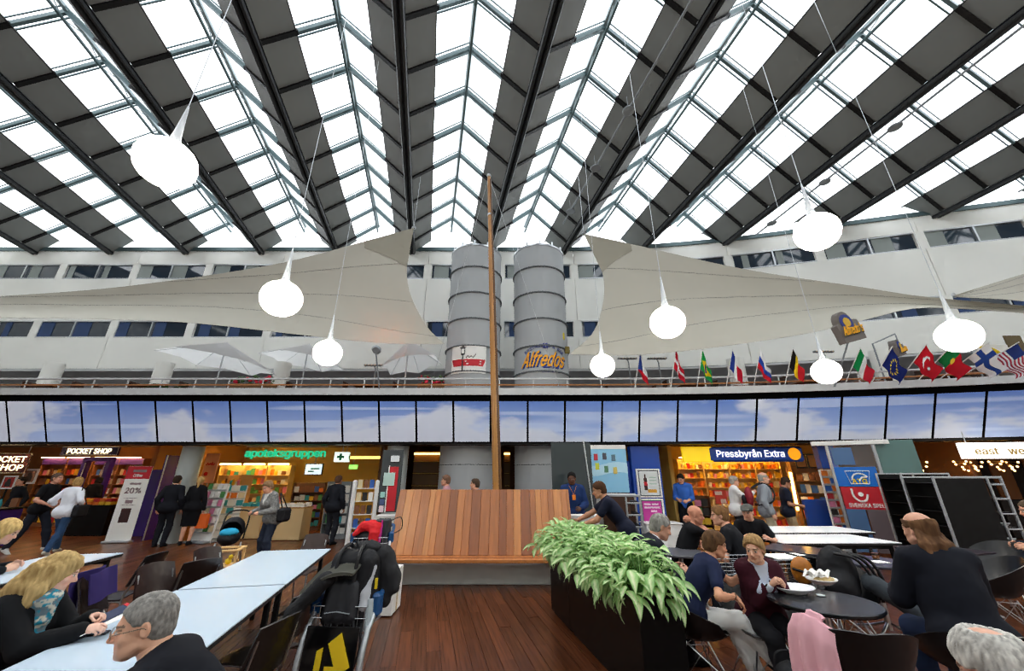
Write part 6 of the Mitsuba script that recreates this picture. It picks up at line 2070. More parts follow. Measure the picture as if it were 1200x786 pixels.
for x0, x1, y0, y1, Y, lab in ((27, 42, 549, 567, 12.9, 'white framed portrait poster in the bookshop behind the left table'), (3, 17, 557, 573, 12.6, 'small red and white framed poster under the large bookshop sign')):
    k, F, W_, H_ = board('poster', lab, 'poster', x0, x1, y0, y1, Y, 0.03, M_WHITE, 0.15)
    part(k, 'print', ply(xf(rbox((0, 0, 0.003), (W_ * 0.72, H_ * 0.74, 0.006), 0.001), F), col('#7a5a4c') if x0 > 20 else col('#b33026')))
    part(k, 'figure', ply(xf(cat(rbox((0, -H_ * 0.14, 0.008), (W_ * 0.4, H_ * 0.34, 0.006), 0.002), cyl((0, H_ * 0.12, 0.004), (0, H_ * 0.12, 0.011), W_ * 0.14, 14)), F), col('#2d2422')))
    part(k, 'stand', ply(cyl((*F[:2, 3], 0), (*(F[:2, 3] + np.array([0, 0.03])), F[2, 3]), 0.02, 8), M_BLACK))
k = thing('roll_up_banner', 'white roll-up banner with a red head and a sale price in front of the bookshop', 'banner')
pt, pb = at(168, 551, 12.2), on(147, 627, 0)
Fb = frame((-10.72, 11.72, 1.0), (1, 0.15, 0))
part(k, 'sheet', ply(xf(rbox((0, 0, -0.006), (0.62, 1.95, 0.012), 0.002), Fb), M_PAPER))
part(k, 'head', ply(xf(rbox((0, 0.80, 0.003), (0.62, 0.34, 0.006), 0.001), Fb), RED))
for i, (s_, h, y, m_) in enumerate((('Offer', 0.075, 0.72, M_WHITE), ('20%', 0.14, 0.32, col('#6a4a4c')))):
    part(k, 'lettering', ply(xf(text(s_, h, 0.005, True), Fb @ tr(0, y, 0.004)), m_))
part(k, 'print_lines', ply(xf(cat(*[rbox((x, y, 0.004), (w, h, 0.006), 0.001) for x, y, w, h in ((0.02, 0.84, 0.34, 0.07), (0, 0.50, 0.28, 0.05), (-0.02, 0.12, 0.34, 0.012), (-0.02, 0.03, 0.18, 0.09), (-0.02, -0.05, 0.34, 0.012))]), Fb), col('#8a7478')))
part(k, 'book_picture', ply(xf(rbox((-0.02, -0.32, 0.004), (0.24, 0.36, 0.006), 0.001), Fb), col('#3a1c1c')))
part(k, 'foot', ply(xf(rbox((0, -0.97, 0.0), (0.66, 0.05, 0.2), 0.01), Fb), M_ALU))
part(k, 'rear_pole', ply(xf(cyl((0, -0.95, -0.04), (0, 0.97, -0.02), 0.012, 6), Fb), M_ALU))

# display table with orange books; long dark table with toiletries at the left
def skirt_table(lab, c, W_, D_, h, m_, face=0):
    k = thing('display_table', lab, 'table')
    M = tr(c[0], c[1], 0) @ rotz(face)
    part(k, 'top', ply(xf(rbox((0, 0, h - 0.02), (W_, D_, 0.04), 0.008), M), M_BLACK))
    part(k, 'skirt', ply(xf(rbox((0, 0, (h - 0.04) / 2), (W_ - 0.1, D_ - 0.1, h - 0.04), 0.01), M), m_))
    return M


c = np.array([-13.1, 13.4])
M = skirt_table('display table heaped with orange books in the bookshop', c, 1.25, 0.75, 0.86, M_BLACK)
rg = random.Random(5)
for i in range(30):
    goods('book', 'book in the heap on the bookshop display table', 'book', 'books on the display table', M @ tr(-0.52 + 0.2 * (i % 6), -0.25 + 0.22 * ((i // 6) % 3), 0.863 + (0.092 if i >= 18 else 0)) @ rotz(rg.uniform(-0.06, 0.06)), 0.16, 0.19, 0.088, rg.choice(['orange', 'orange', 'red', 'yellow']))
c = np.array([-14.6, 10.7])
M = skirt_table('long dark purple display table with bottles and boxes at the left', c, 3.0, 0.9, 0.92, M_PURPLE, 0.25)
for i in range(22):
    cn = rg.choice(['teal', 'white', 'white', 'cream', 'black', 'blue', 'teal', 'brown'])
    x, y = rg.uniform(-1.35, 1.35) if False else -1.35 + 2.7 * i / 21, rg.choice([-0.28, -0.05, 0.2])
    if i % 2:
        goods('gift_box', 'gift box on the long purple table', 'box', 'boxes on the purple table', M @ tr(x, y, 0.924) @ rotz(rg.uniform(-0.3, 0.3)), 0.14, 0.12, rg.uniform(0.08, 0.22), cn)
    else:
        k = thing('bottle', f'{cn} bottle on the long purple table', 'bottle', 'bottles on the purple table')
        h = rg.uniform(0.18, 0.28)
        put(k, ply(lathe([(0, 0), (0.04, 0), (0.042, h * 0.6), (0.018, h * 0.78), (0.018, h), (0, h)], 14), mat('goods_' + cn, CN[cn], 0.6), smooth=40), M @ tr(x, y, 0.924))

# ---- pharmacy
MED = ('medicine_pack', 'package', 'packages in the pharmacy')
MC = ['white', 'white', 'cream', 'yellow', 'orange', 'teal', 'green', 'pink', 'brown']
for i, xp in enumerate((272, 300, 328)):
    shelving(['tall lit pharmacy shelf nearest the card rack', 'tall lit pharmacy shelf, the middle of three', 'tall lit pharmacy shelf left of the wall screen'][i], at(xp, 560, 15.8)[:2], 180, 0.9, 2.12, 0.34, 6, M_SHELFY, 'package on a tall pharmacy shelf', MC, 50 + i, None, glow='#ffcf70', item=MED, iw=(0.13, 0.17), ih=(0.12, 0.24))
shelving('pharmacy shelf standing at an angle left of the boxes', at(276, 585, 13.9)[:2], 150, 0.9, 1.75, 0.36, 5, M_SHELFW, 'package on the angled pharmacy shelf', MC + ['teal', 'blue'], 60, None, item=MED, iw=(0.13, 0.17), ih=(0.12, 0.24))
shelving('brown pharmacy shelf below the wall screen', at(362, 580, 14.4)[:2], 195, 1.0, 1.5, 0.36, 5, mat('shelf_dark', '#6a4630', 0.6), 'package on the brown shelf below the screen', MC + ['brown', 'blue'], 61, None, item=MED, iw=(0.13, 0.17), ih=(0.12, 0.22))
shelving('grey shelf with green and white packs behind the blurred dark figure', at(398, 590, 12.6)[:2], 175, 0.75, 1.55, 0.36, 5, M_GREY, 'pack on the grey pharmacy shelf', ['green', 'white', 'white', 'teal'], 62, None, item=MED, iw=(0.14, 0.18), ih=(0.14, 0.24))
k = thing('shop_sign', 'green raised pharmacy lettering under the picture screens', 'sign')
F = frame(at(335, 532, 12.3), (1, 0, 0))
lettering(k, 'apoteksgruppen', F, 0.22, mat('pharmacy_green', '#12805a', 0.4), width=94 / 470 * 12.3, d=0.05, emit=lamp('#12a070', 0.9))
part(k, 'rail', ply(xf(cyl((-1.25, 0.22, 0), (1.25, 0.22, 0), 0.012, 6), F), M_ALU))
for s_ in (-1, 1):
    part(k, 'hanger', ply(xf(cyl((s_ * 0.9, 0.22, 0), (s_ * 0.9, 0.62, 0), 0.008, 6), F), M_ALU))
k, F, W_, H_ = board('pharmacy_sign', 'lit white box sign with green crosses hanging over the pharmacy entrance', 'sign', 392, 408, 529.5, 541, 11.9, 0.24, M_WHITE, 0.2, lamp('#e8fff0', 0.55))
part(k, 'cross', ply(xf(cat(box((-0.02, 0, 0.008), (0.19, 0.06, 0.012)), box((-0.02, 0, 0.008), (0.06, 0.19, 0.012))), F), col('#0d8a5a')))
part(k, 'side_cross', ply(xf(cat(box((W_ / 2 + 0.006, 0, -0.12), (0.01, 0.19, 0.06)), box((W_ / 2 + 0.006, 0, -0.12), (0.01, 0.06, 0.17))), F), col('#0d8a5a')))
part(k, 'hanger', ply(xf(cyl((0, H_ / 2, -0.1), (0, H_ / 2 + 0.8, -0.1), 0.012, 6), F), M_ALU))
k, F, W_, H_ = board('wall_screen', 'flat screen showing a pale blue picture inside the pharmacy', 'screen', 357, 378, 543, 556.5, 14.2, 0.06, M_BLACK)
part(k, 'picture', {**ply(xf(rbox((0, 0, 0.002), (W_ * 0.92, H_ * 0.88, 0.004), 0.001), F), M_WHITE), 'emitter': lamp('#b9d4ea', 0.7)})
part(k, 'graphic', ply(xf(cat(rbox((0.05, 0.02, 0.006), (0.3, 0.05, 0.004), 0.001), rbox((-0.08, -0.07, 0.006), (0.2, 0.05, 0.004), 0.001)), F), col('#5a9a8a')))
part(k, 'bracket', ply(xf(cyl((0, H_ / 2, -0.05), (0, H_ / 2 + 0.4, -0.05), 0.02, 8), F), M_GREY))
k, F, W_, H_ = board('poster', 'tall pinkish banner with red script left of the pharmacy lettering', 'banner', 238, 254, 531, 566, 14.8, 0.03, col('#d9a58a'))
part(k, 'script', ply(xf(tube(smooth_path([(-0.16, 0.10, 0.004), (-0.11, 0.18, 0.004), (-0.07, 0.10, 0.004), (-0.02, 0.17, 0.004), (0.02, 0.10, 0.004), (0.05, 0.22, 0.004), (0.08, 0.10, 0.004), (0.14, 0.16, 0.004)]), 0.014, 5), F), RED))
part(k, 'stand', ply(cyl((F[0, 3], 14.86, 0), (F[0, 3], 14.86, F[2, 3]), 0.02, 8), M_GREY))
part(k, 'dot', ply(xf(cyl((-0.1, -0.2, 0.002), (-0.1, -0.2, 0.01), 0.07, 14), F), RED))
# card racks: a white stand with rows of pockets, each card a thing
CARD = ('greeting_card', 'card', 'cards in the racks')


def card_rack(lab, c, face, W_, H_, rows, cols_, colr, seed, lean=0.12):
    k = thing('card_rack', lab, 'card rack')
    M = tr(c[0], c[1], 0) @ rotz(math.radians(face)) @ rotx(lean)
    part(k, 'panel', ply(xf(rbox((0, 0, H_ / 2), (W_, 0.04, H_), 0.006), M), M_WHITE))
    part(k, 'foot', ply(xf(rbox((0, 0, 0.03), (W_, 0.42, 0.05), 0.01), tr(c[0], c[1], 0) @ rotz(math.radians(face))), M_GREY))
    rg = random.Random(seed)
    for r in range(rows):
        z = 0.25 + (H_ - 0.42) * r / max(rows - 1, 1)
        part(k, 'pocket', ply(xf(rbox((0, 0.045, z), (W_ - 0.04, 0.04, 0.03), 0.004), M), M_ALU))
        for q in range(cols_):
            x = -W_ / 2 + W_ * (q + 0.5) / cols_
            goods('greeting_card', lab.split(' at ')[0].replace('rack', 'rack card') if False else 'card in the ' + ('grey stand by the pharmacy' if colr else 'rack by the newsagent'), 'card', CARD[2], M @ tr(x, 0.045, z + 0.020), W_ / cols_ * 0.82, 0.012, (H_ - 0.42) / max(rows - 1, 1) * 0.72, rg.choice(colr or COLS))
    return k


card_rack('grey stand of greeting cards at the pharmacy entrance, the left one', at(243, 600, 11.75)[:2], 165, 0.72, 1.5, 6, 4, ['white', 'cream', 'white', 'pink', 'green', 'white'], 1)
card_rack('grey stand of greeting cards at the pharmacy entrance, the right one', at(268, 600, 12.3)[:2], 195, 0.6, 1.45, 6, 3, ['white', 'cream', 'white', 'orange', 'teal'], 2)
for x, y, lab, cn in ((292, 612, 'left pale wooden bin with blue packs in the pharmacy entrance', 'teal'), (345, 612, 'right pale wooden bin with white packs in the pharmacy entrance', 'white')):
    k = thing('wooden_bin', lab, 'bin')
    c = on(x, 626, 0)
    c = np.array([(x - 600) / 492 * 12.4, 12.4 if x > 300 else 12.7, 0])
    part(k, 'box', ply(rbox((c[0], c[1], 0.42), (0.85, 0.55, 0.82), 0.012), mat('birch', '#cfae7c', 0.55)))
    part(k, 'trim', ply(rbox((c[0], c[1], 0.84), (0.88, 0.58, 0.03), 0.005), M_SHELFW))
    for i in range(12):
        goods('medicine_pack', 'pack lying in the ' + lab.split(' wooden')[0].split()[0] + ' wooden bin', 'package', 'packs in the wooden bins', tr(c[0] - 0.34 + 0.136 * (i % 6), c[1] - 0.14 + 0.28 * (i // 6), 0.858) @ rotz(rg.uniform(-0.08, 0.08)), 0.115, 0.2, 0.06 + 0.06 * rg.random(), cn)
k = thing('brochure_stand', 'white display cabinet with shelves beside the red notice board', 'cabinet')
c = np.array([-3.75, 10.6])
MM = tr(c[0], c[1], 0) @ rotz(0.3)
for s_ in (-1, 1):
    part(k, 'side_panel', ply(xf(rbox((s_ * 0.27, 0, 0.8), (0.10, 0.34, 1.6), 0.03), MM), M_WHITE))
for i in range(5):
    part(k, 'shelf', ply(xf(rbox((0, 0, 0.2 + 0.3 * i), (0.46, 0.3, 0.02), 0.004), MM), M_WHITE))
    for q in range(3):
        goods('brochure', 'brochure in the white display cabinet', 'brochure', 'brochures in the cabinet', MM @ tr(-0.14 + 0.14 * q, -0.1, 0.211 + 0.3 * i), 0.11, 0.02, 0.2, rg.choice(['white', 'brown', 'black', 'cream', 'blue']))
k = thing('exit_sign', 'small lit green exit sign deep in the passage right of the pharmacy', 'sign')
p = at(414, 547, 15.2)
part(k, 'panel', {**ply(rbox(p, (0.32, 0.05, 0.16), 0.01), M_WHITE), 'emitter': lamp('#58d84a', 1.0)})
part(k, 'hanger', ply(cyl(p + np.array([0, 0, 0.08]), (p[0], p[1], 2.95), 0.01, 6), M_ALU))
k = thing('light_strip', 'warm horizontal light strip in the passage right of the pharmacy', 'lamp')
p = at(425, 536, 14.5)
part(k, 'tube', {**ply(rbox(p, (1.5, 0.06, 0.10), 0.02), M_WHITE), 'emitter': lamp('#ffae50', 1.8)})
part(k, 'hanger', ply(cat(*[cyl(p + np.array([s_, 0, 0.05]), (p[0] + s_, p[1], 2.95), 0.01, 6) for s_ in (-0.6, 0.6)]), M_ALU))

# notice board on the end of the concrete wall, left of the bench
k = thing('notice_board', 'dark board with a red panel and small notes, left of the bench', 'notice board')
p = at(457, 565, 8.02)
zt_ = at(457, 527, 8.02)[2]
part(k, 'board', ply(rbox((p[0], 8.05, (1.0 + zt_) / 2 + 0.02), (0.40, 0.06, zt_ - 1.0 - 0.04), 0.006), mat('board_dark', '#3a4042', 0.5)))
part(k, 'red_panel', ply(rbox((p[0] + 0.06, 8.015, 1.32 + 0.14), (0.17, 0.012, 0.80), 0.003), RED))
part(k, 'white_edge', ply(rbox((p[0] - 0.04, 8.014, 1.46), (0.022, 0.012, 0.84), 0.002), M_WHITE))
for i, (x, z, w, h, cc) in enumerate(((0.06, 2.06, 0.17, 0.12, '#dfe6ea'), (-0.02, 1.68, 0.22, 0.24, '#b9d4cc'), (-0.11, 1.40, 0.09, 0.10, '#9fd0c8'), (-0.11, 1.27, 0.09, 0.10, '#4f5f8a'), (-0.11, 1.15, 0.09, 0.11, '#e6cfd8'))):
    part(k, 'note', ply(rbox((p[0] + x, 8.003 - 0.002 * i, z - 0.05), (w, 0.008, h), 0.001), col(cc)))

# golden lit display beside and between the silos
for x, w, lab in ((508, 1.5, 'golden lit display case left of the silo behind the bench'), (594, 0.22, 'narrow golden lit display between the two silos')):
    k = thing('display_case', lab, 'display case')
    p = at(x, 560, 14.3)
    part(k, 'case', ply(rbox((p[0], 14.5, 1.28), (w, 0.3, 2.54), 0.01), mat('case_gold', '#7a5a26', 0.4)))
    for z in (0.6, 1.0, 1.4, 1.8, 2.2):
        part(k, 'shelf', ply(rbox((p[0], 14.3, z), (w - 0.06, 0.25, 0.02), 0.004), col('#d8b25a')))
    q = part(k, 'light', {**ply(rbox((p[0], 14.28, 2.46), (w, 0.05, 0.07), 0.01), M_WHITE), 'emitter': lamp('#ffc66a', 3.0)})

# ---- drinks poster, blue pillar, framed posters
k, F, W_, H_ = board('menu_board', 'pale blue lit menu board with small drink pictures behind the plants', 'menu board', 684, 735, 521.5, 577, 10.5, 0.10, mat('menu_blue', '#8fc9ea', 0.35), -0.06)
part(k, 'head', ply(xf(rbox((0, H_ * 0.46, 0.004), (W_, H_ * 0.09, 0.008), 0.002), F), M_WHITE))
part(k, 'wave', ply(xf(sheet(np.array([[(x, -H_ * 0.12 + v * 0.25 + 0.05 * math.sin(5 * x), 0.006) for x in np.linspace(-W_ / 2, W_ / 2, 14)] for v in (0, 1)]), 0.004), F), mat('menu_wave', '#b9e0f2', 0.35)))
for i, (x, y, cc) in enumerate(((-0.22, 0.28, '#c23a4a'), (0.0, 0.30, '#4a4f5a'), (0.22, 0.26, '#5a7a8a'), (-0.2, 0.05, '#c9d24a'), (0.02, -0.02, '#5a8a6a'), (0.24, -0.05, '#d0c06a'))):
    part(k, 'drink_picture', ply(xf(rbox((x * W_ / 1.1, y, 0.007), (0.1, 0.16, 0.006), 0.002), F), col(cc)))
lettering(k, 'MENU', F, 0.05, M_WHITE, -W_ * 0.3, H_ * 0.46 - 0.0, d=0.012) if False else None
low = part(k, 'lower_panel', ply(xf(rbox((0, -H_ / 2 - 0.36, -0.05), (W_, 0.72, 0.10), 0.006), F), mat('menu_dark', '#4a4a50', 0.4)))
part(k, 'lower_lettering', ply(xf(text('Pl', 0.14, 0.008), F @ tr(-W_ * 0.18, -H_ / 2 - 0.2, 0.002)), M_WHITE))
part(k, 'foot', ply(xf(rbox((0, -F[2, 3] + 0.05, -0.05), (W_, 0.06, 0.4), 0.01), F), M_GREY))
part(k, 'leg', ply(xf(cat(*[rbox((s_ * W_ * 0.45, (-H_ / 2 - 0.72 - F[2, 3] + 0.08) / 2, -0.05), (0.05, F[2, 3] - H_ / 2 - 0.66, 0.05), 0.006) for s_ in (-1, 1)]), F), M_GREY))
k = thing('glass_screen', 'dark glass screen with a steel edge beside the man in the navy jacket', 'glass screen')
p = at(690, 560, 9.4)
part(k, 'pane', ply(xf(rbox((0, 0, 1.25), (0.95, 0.014, 2.4), 0.004), tr(p[0] - 0.35, 9.6, 0)), mat('smoked', '#3a4244', 0.12)))
part(k, 'edge', ply(cyl((p[0] + 0.16, 9.55, 0.03), (p[0] - 0.04, 9.58, 2.5), 0.018, 8), M_ALU))
part(k, 'shoe', ply(rbox((p[0] - 0.35, 9.6, 0.03), (1.0, 0.12, 0.06), 0.01), M_ALU))
k = thing('blue_pillar', 'bright blue pillar of the newsagent that carries two framed posters', 'pillar')
pc_ = at(759, 560, 11.2)
part(k, 'shaft', ply(rbox((pc_[0], 11.35, 1.25), (0.80, 0.28, 2.5), 0.01), M_BLUE))
part(k, 'side_strip', ply(rbox((pc_[0] - 0.53, 11.4, 1.05), (0.24, 0.1, 2.1), 0.008), M_BLUE))
for (y0, y1, cc, lab, inner) in ((549, 583, '#dfe3e2', 'framed drinks poster on the upper half of the blue pillar', 'drink'), (584, 618, '#c63a9a', 'framed pink poster on the lower half of the blue pillar', 'pink')):
    k = thing('framed_poster', lab, 'poster')
    F = frame((pc_[0] + 0.02, 11.19, (at(760, y0, 11.2)[2] + at(760, y1, 11.2)[2]) / 2), (1, 0, 0))
    W_, H_ = 0.66, at(760, y0, 11.2)[2] - at(760, y1, 11.2)[2]
    part(k, 'frame', ply(xf(rbox((0, 0, -0.01), (W_, H_, 0.03), 0.006), F), M_WHITE))
    part(k, 'border', ply(xf(rbox((0, 0, 0.004), (W_ * 0.84, H_ * 0.9, 0.012), 0.003), F), mat('poster_edge', '#6b7074', 0.4)))
    part(k, 'print', ply(xf(rbox((0, 0, 0.010), (W_ * 0.76, H_ * 0.82, 0.008), 0.002), F), col(cc)))
    if inner == 'drink':
        part(k, 'bottle_picture', ply(xf(cat(rbox((-0.1, -0.03, 0.015), (0.09, 0.3, 0.006), 0.01), rbox((-0.1, 0.16, 0.015), (0.04, 0.12, 0.006), 0.005)), F), col('#3a1a18')))
        part(k, 'label_picture', ply(xf(rbox((-0.1, -0.02, 0.02), (0.09, 0.1, 0.006), 0.002), F), RED))
        part(k, 'food_picture', ply(xf(rbox((0.06, -0.2, 0.015), (0.24, 0.08, 0.006), 0.02), F), col('#d9a03a')))
        part(k, 'print_lines', ply(xf(cat(*[rbox((0.1, y, 0.013), (0.2, 0.03, 0.006), 0.002) for y in (0.14, 0.07, -0.02)]), F), col('#b9cfc4')))
    else:
        part(k, 'print_lines', ply(xf(cat(*[rbox((x, H_ * y, 0.014), (w, 0.05, 0.006), 0.002) for x, y, w in ((-0.12, 0.30, 0.17), (0.09, 0.30, 0.18), (0.0, 0.19, 0.42), (0.04, 0.06, 0.16))]), F), col('#f0c3e2')))
k = thing('white_counter', 'small white cabinet under the framed posters', 'cabinet')
part(k, 'body', ply(rbox((pc_[0] + 0.1, 10.9, 0.28), (0.9, 0.5, 0.56), 0.02), M_WHITE))
part(k, 'top', ply(rbox((pc_[0] + 0.1, 10.9, 0.575), (0.94, 0.54, 0.03), 0.008), M_WHITE))

# ---- newsagent
k = thing('shop_sign', 'long yellow and blue newsagent sign with white lettering and an orange sun', 'sign')
sa, sb = at(798, 532, 11.4), at(933, 532, 11.4)
F = frame(((sa[0] + sb[0]) / 2, 11.2, (at(865, 523, 11.2)[2] + at(865, 541, 11.2)[2]) / 2), (1, -0.06, 0))
SW_, SH_ = sb[0] - sa[0], at(865, 523, 11.2)[2] - at(865, 541, 11.2)[2]
hang(k, F, SW_, SH_, 2.55 if F[1, 3] < gallery_y(F[0, 3]) + 0.5 else 2.95)
part(k, 'yellow_panel', {**ply(xf(rbox((-SW_ * 0.375, 0, -0.05), (SW_ * 0.25, SH_, 0.1), 0.01), F), M_YEL), 'emitter': lamp('#ffd21a', 0.35)})
part(k, 'blue_panel', ply(xf(rbox((SW_ * 0.11, 0, -0.04), (SW_ * 0.78, SH_ * 0.98, 0.12), 0.05), F), M_BLUE))
lettering(k, 'Pressbyrån Extra', F @ tr(0, 0, 0.02), SH_ * 0.42, M_WHITE, SW_ * 0.06, 0, width=SW_ * 0.56, emit=lamp('#ffffff', 0.6))
part(k, 'sun', {**ply(xf(lathe([(0, 0.02), (SH_ * 0.40, 0.02), (SH_ * 0.38, 0.05), (0, 0.07)], 28, tr(SW_ * 0.42, 0, 0)), F), col('#f2a21a')), 'emitter': lamp('#ff9a14', 0.5)})
SNK = ('snack_pack', 'snack', 'snacks and sweets in the newsagent')
SNC = ['orange', 'orange', 'yellow', 'red', 'yellow', 'brown', 'cream', 'white', 'pink']
for i, xp in enumerate((808, 838, 868, 898)):
    shelving(['newsagent shelf of sweets behind the man in the blue shirt', 'newsagent shelf of sweets above the bald man', 'newsagent shelf of sweets behind the woman in the white jacket', 'newsagent shelf of sweets behind the man in the grey sweater'][i], at(xp, 555, 14.6)[:2], 180, 0.92, 2.3, 0.36, 7, M_SHELFY, 'snack pack on the newsagent shelves', SNC, 80 + i, None, glow='#ffb040', item=SNK, iw=(0.095, 0.125), ih=(0.11, 0.22), idp=0.06)
shelving('low stand of magazines and sweets behind the seated men', at(812, 592, 12.6)[:2], 172, 0.9, 1.15, 0.4, 4, mat('stand_brown', '#5a3a20', 0.5), 'pack on the low newsagent stand', ['green', 'red', 'pink', 'black', 'yellow'], 90, None, item=SNK, iw=(0.15, 0.2), ih=(0.16, 0.24), idp=0.05)
shelving('brown wall shelf right of the lit strip in the newsagent', at(950, 565, 12.9)[:2], 165, 1.0, 2.2, 0.3, 5, mat('stand_tan', '#8a6236', 0.5), 'item on the brown newsagent wall shelf', ['cream', 'brown', 'white', 'orange', 'blue'], 91, M_BROWN, item=SNK, iw=(0.14, 0.2), ih=(0.18, 0.26), idp=0.05)
for i in range(2):
    k = thing('wall_frame', ['left of two small framed panels above the brown shelf', 'right of two small framed panels above the brown shelf'][i], 'frame')
    p = at(938 + 14 * i, 540, 12.3)
    part(k, 'frame', ply(rbox((p[0], p[1], p[2]), (0.34, 0.04, 0.42), 0.01), M_BLACK))
    part(k, 'panel', ply(rbox((p[0], p[1] - 0.022, p[2]), (0.27, 0.01, 0.34), 0.004), col('#a9752e')))
k = thing('light_strip', 'upright warm light strip on the newsagent wall', 'lamp')
part(k, 'tube', {**ply(tube([at(926, 553, 12.6), at(935, 598, 12.6)], 0.04, 8), M_WHITE), 'emitter': lamp('#ffc860', 7.0)})
p = at(935, 598, 12.6)
part(k, 'stand', ply(cyl((p[0], 12.66, 0), (p[0], 12.66, 2.0), 0.03, 8), M_SHELFW))
k, F, W_, H_ = board('poster', 'red and white offer poster beside the woman in the white jacket', 'poster', 838, 852, 574, 590, 12.4, 0.02, col('#d8483c'))
part(k, 'print_block', ply(xf(cat(rbox((-0.06, 0.10, 0.003), (W_ * 0.6, 0.10, 0.006), 0.001), rbox((0.05, -0.12, 0.003), (W_ * 0.45, 0.12, 0.006), 0.001)), F), col('#efd3c9')))
part(k, 'stand', ply(cyl((F[0, 3], 12.42, 0), (F[0, 3], 12.42, F[2, 3]), 0.015, 6), M_GREY))
k = thing('blue_header', 'blue header panel at the right end of the newsagent', 'panel')
p = at(966, 532, 11.0)
p[2] = 2.2
part(k, 'panel', ply(rbox((p[0], p[1], p[2]), (0.45, 0.2, 0.62), 0.01), M_BLUE))
part(k, 'lower_panel', ply(rbox((p[0] - 0.15, p[1] + 0.4, 0.55), (0.95, 0.1, 1.1), 0.01), M_BLUE))
part(k, 'post', ply(rbox((p[0] + 0.02, p[1] + 0.12, p[2] / 2), (0.25, 0.12, p[2]), 0.01), M_SHELFW))
card_rack('tall narrow rack of cards right of the newsagent', at(978, 590, 10.4)[:2], 190, 0.42, 1.85, 9, 2, None, 7, 0.0)

# lottery glass
k = thing('lottery_window', 'tall glass partition with a blue and a red lottery sign, right of the newsagent', 'window')
ga, gb = on(975, 625, 0), on(1046, 622, 0)
Y0, Y1 = 9.95, 9.55
ga, gb = at(998, 570, Y0), at(1038, 570, Y1)
xa, xb = ga[0] - 0.35, gb[0]
F = frame(((xa + xb) / 2, (Y0 + Y1) / 2, 0), (xb - xa, Y1 - Y0, 0))
GW = math.hypot(xb - xa, Y1 - Y0)
part(k, 'pane', ply(xf(rbox((0, 1.25, 0), (GW, 2.5, 0.012), 0.003), F), 'mat_clear_pane'))
for s_ in (-1, 1):
    part(k, 'post', ply(xf(rbox((s_ * GW / 2, 1.25, 0), (0.06, 2.5, 0.06), 0.008), F), M_ALU))
part(k, 'head', ply(xf(rbox((0, 2.46, 0.01), (GW + 0.6, 0.10, 0.09), 0.006), F), M_WHITE))
part(k, 'return_pane', ply(xf(rbox((GW / 2 + 0.4, 1.25, -0.1), (0.75, 2.5, 0.012), 0.003), F), mat('pane_teal', '#5f7f7c', 0.1)))
part(k, 'return_rail', ply(xf(cat(box((GW / 2 + 0.4, 1.55, -0.09), (0.75, 0.03, 0.03)), box((GW / 2 + 0.4, 0.85, -0.09), (0.75, 0.03, 0.03))), F), M_ALU))
zA0, zA1, zS1 = at(1003, 547, 9.75)[2], at(1003, 570, 9.75)[2], at(1003, 597, 9.75)[2]
b1 = part(k, 'blue_sign', ply(xf(rbox((-0.03, (zA0 + zA1) / 2, 0.012), (GW - 0.1, zA0 - zA1, 0.012), 0.003), F), mat('sign_azure', '#1d6bc4', 0.4)))
part(b1, 'emblem_outline', ply(xf(tube([(-0.23, zA0 - 0.09, 0.022), (0.23, zA0 - 0.09, 0.022), (0.17, zA1 + 0.06, 0.022), (-0.17, zA1 + 0.06, 0.022)], 0.012, 5, True), F), M_WHITE))
part(b1, 'lettering', ply(xf(text('ATG', 0.10, 0.008, True), F @ tr(0, zA1 + 0.12, 0.02)), M_YEL))
part(b1, 'horse_head', ply(xf(tube(smooth_path([(-0.14, zA0 - 0.30, 0.022), (-0.08, zA0 - 0.18, 0.022), (0.05, zA0 - 0.15, 0.022), (0.16, zA0 - 0.22, 0.022), (0.06, zA0 - 0.24, 0.022), (0.0, zA0 - 0.31, 0.022)]), 0.018, 6), F), M_WHITE))
b2 = part(k, 'red_sign', ply(xf(rbox((0.0, (zA1 + zS1) / 2 - 0.002, 0.012), (GW - 0.1, zA1 - zS1 - 0.01, 0.012), 0.003), F), RED))
zc = (zA1 + zS1) / 2 + 0.06
part(b2, 'emblem', ply(xf(cat(lathe([(0, 0), (0.05, 0), (0.05, 0.01), (0, 0.01)], 18, tr(-0.05, zc + 0.02, 0.019)), tube(smooth_path([(-0.2, zc + 0.15, 0.02), (-0.19, zc - 0.02, 0.02), (-0.1, zc - 0.13, 0.02), (0.02, zc - 0.11, 0.02), (0.08, zc + 0.02, 0.02)]), 0.022, 6)), F), M_WHITE))
part(b2, 'lettering', ply(xf(text('SVENSKA SPEL', 0.085, 0.008, True, width=GW * 0.72), F @ tr(0, zS1 + 0.09, 0.02)), M_WHITE))
part(k, 'lower_print', ply(xf(rbox((-GW * 0.25, 0.55, 0.012), (GW * 0.4, 0.95, 0.008), 0.003), F), mat('sign_slate', '#4d6f9a', 0.4)))
part(k, 'lower_poster', ply(xf(rbox((GW * 0.2, 0.55, 0.012), (GW * 0.45, 0.95, 0.008), 0.003), F), mat('sign_mauve', '#6d6064', 0.4)))
part(k, 'upper_print', ply(xf(rbox((-GW * 0.2, 2.15, 0.012), (GW * 0.45, 0.4, 0.008), 0.003), F), 'mat_sign_slate'))

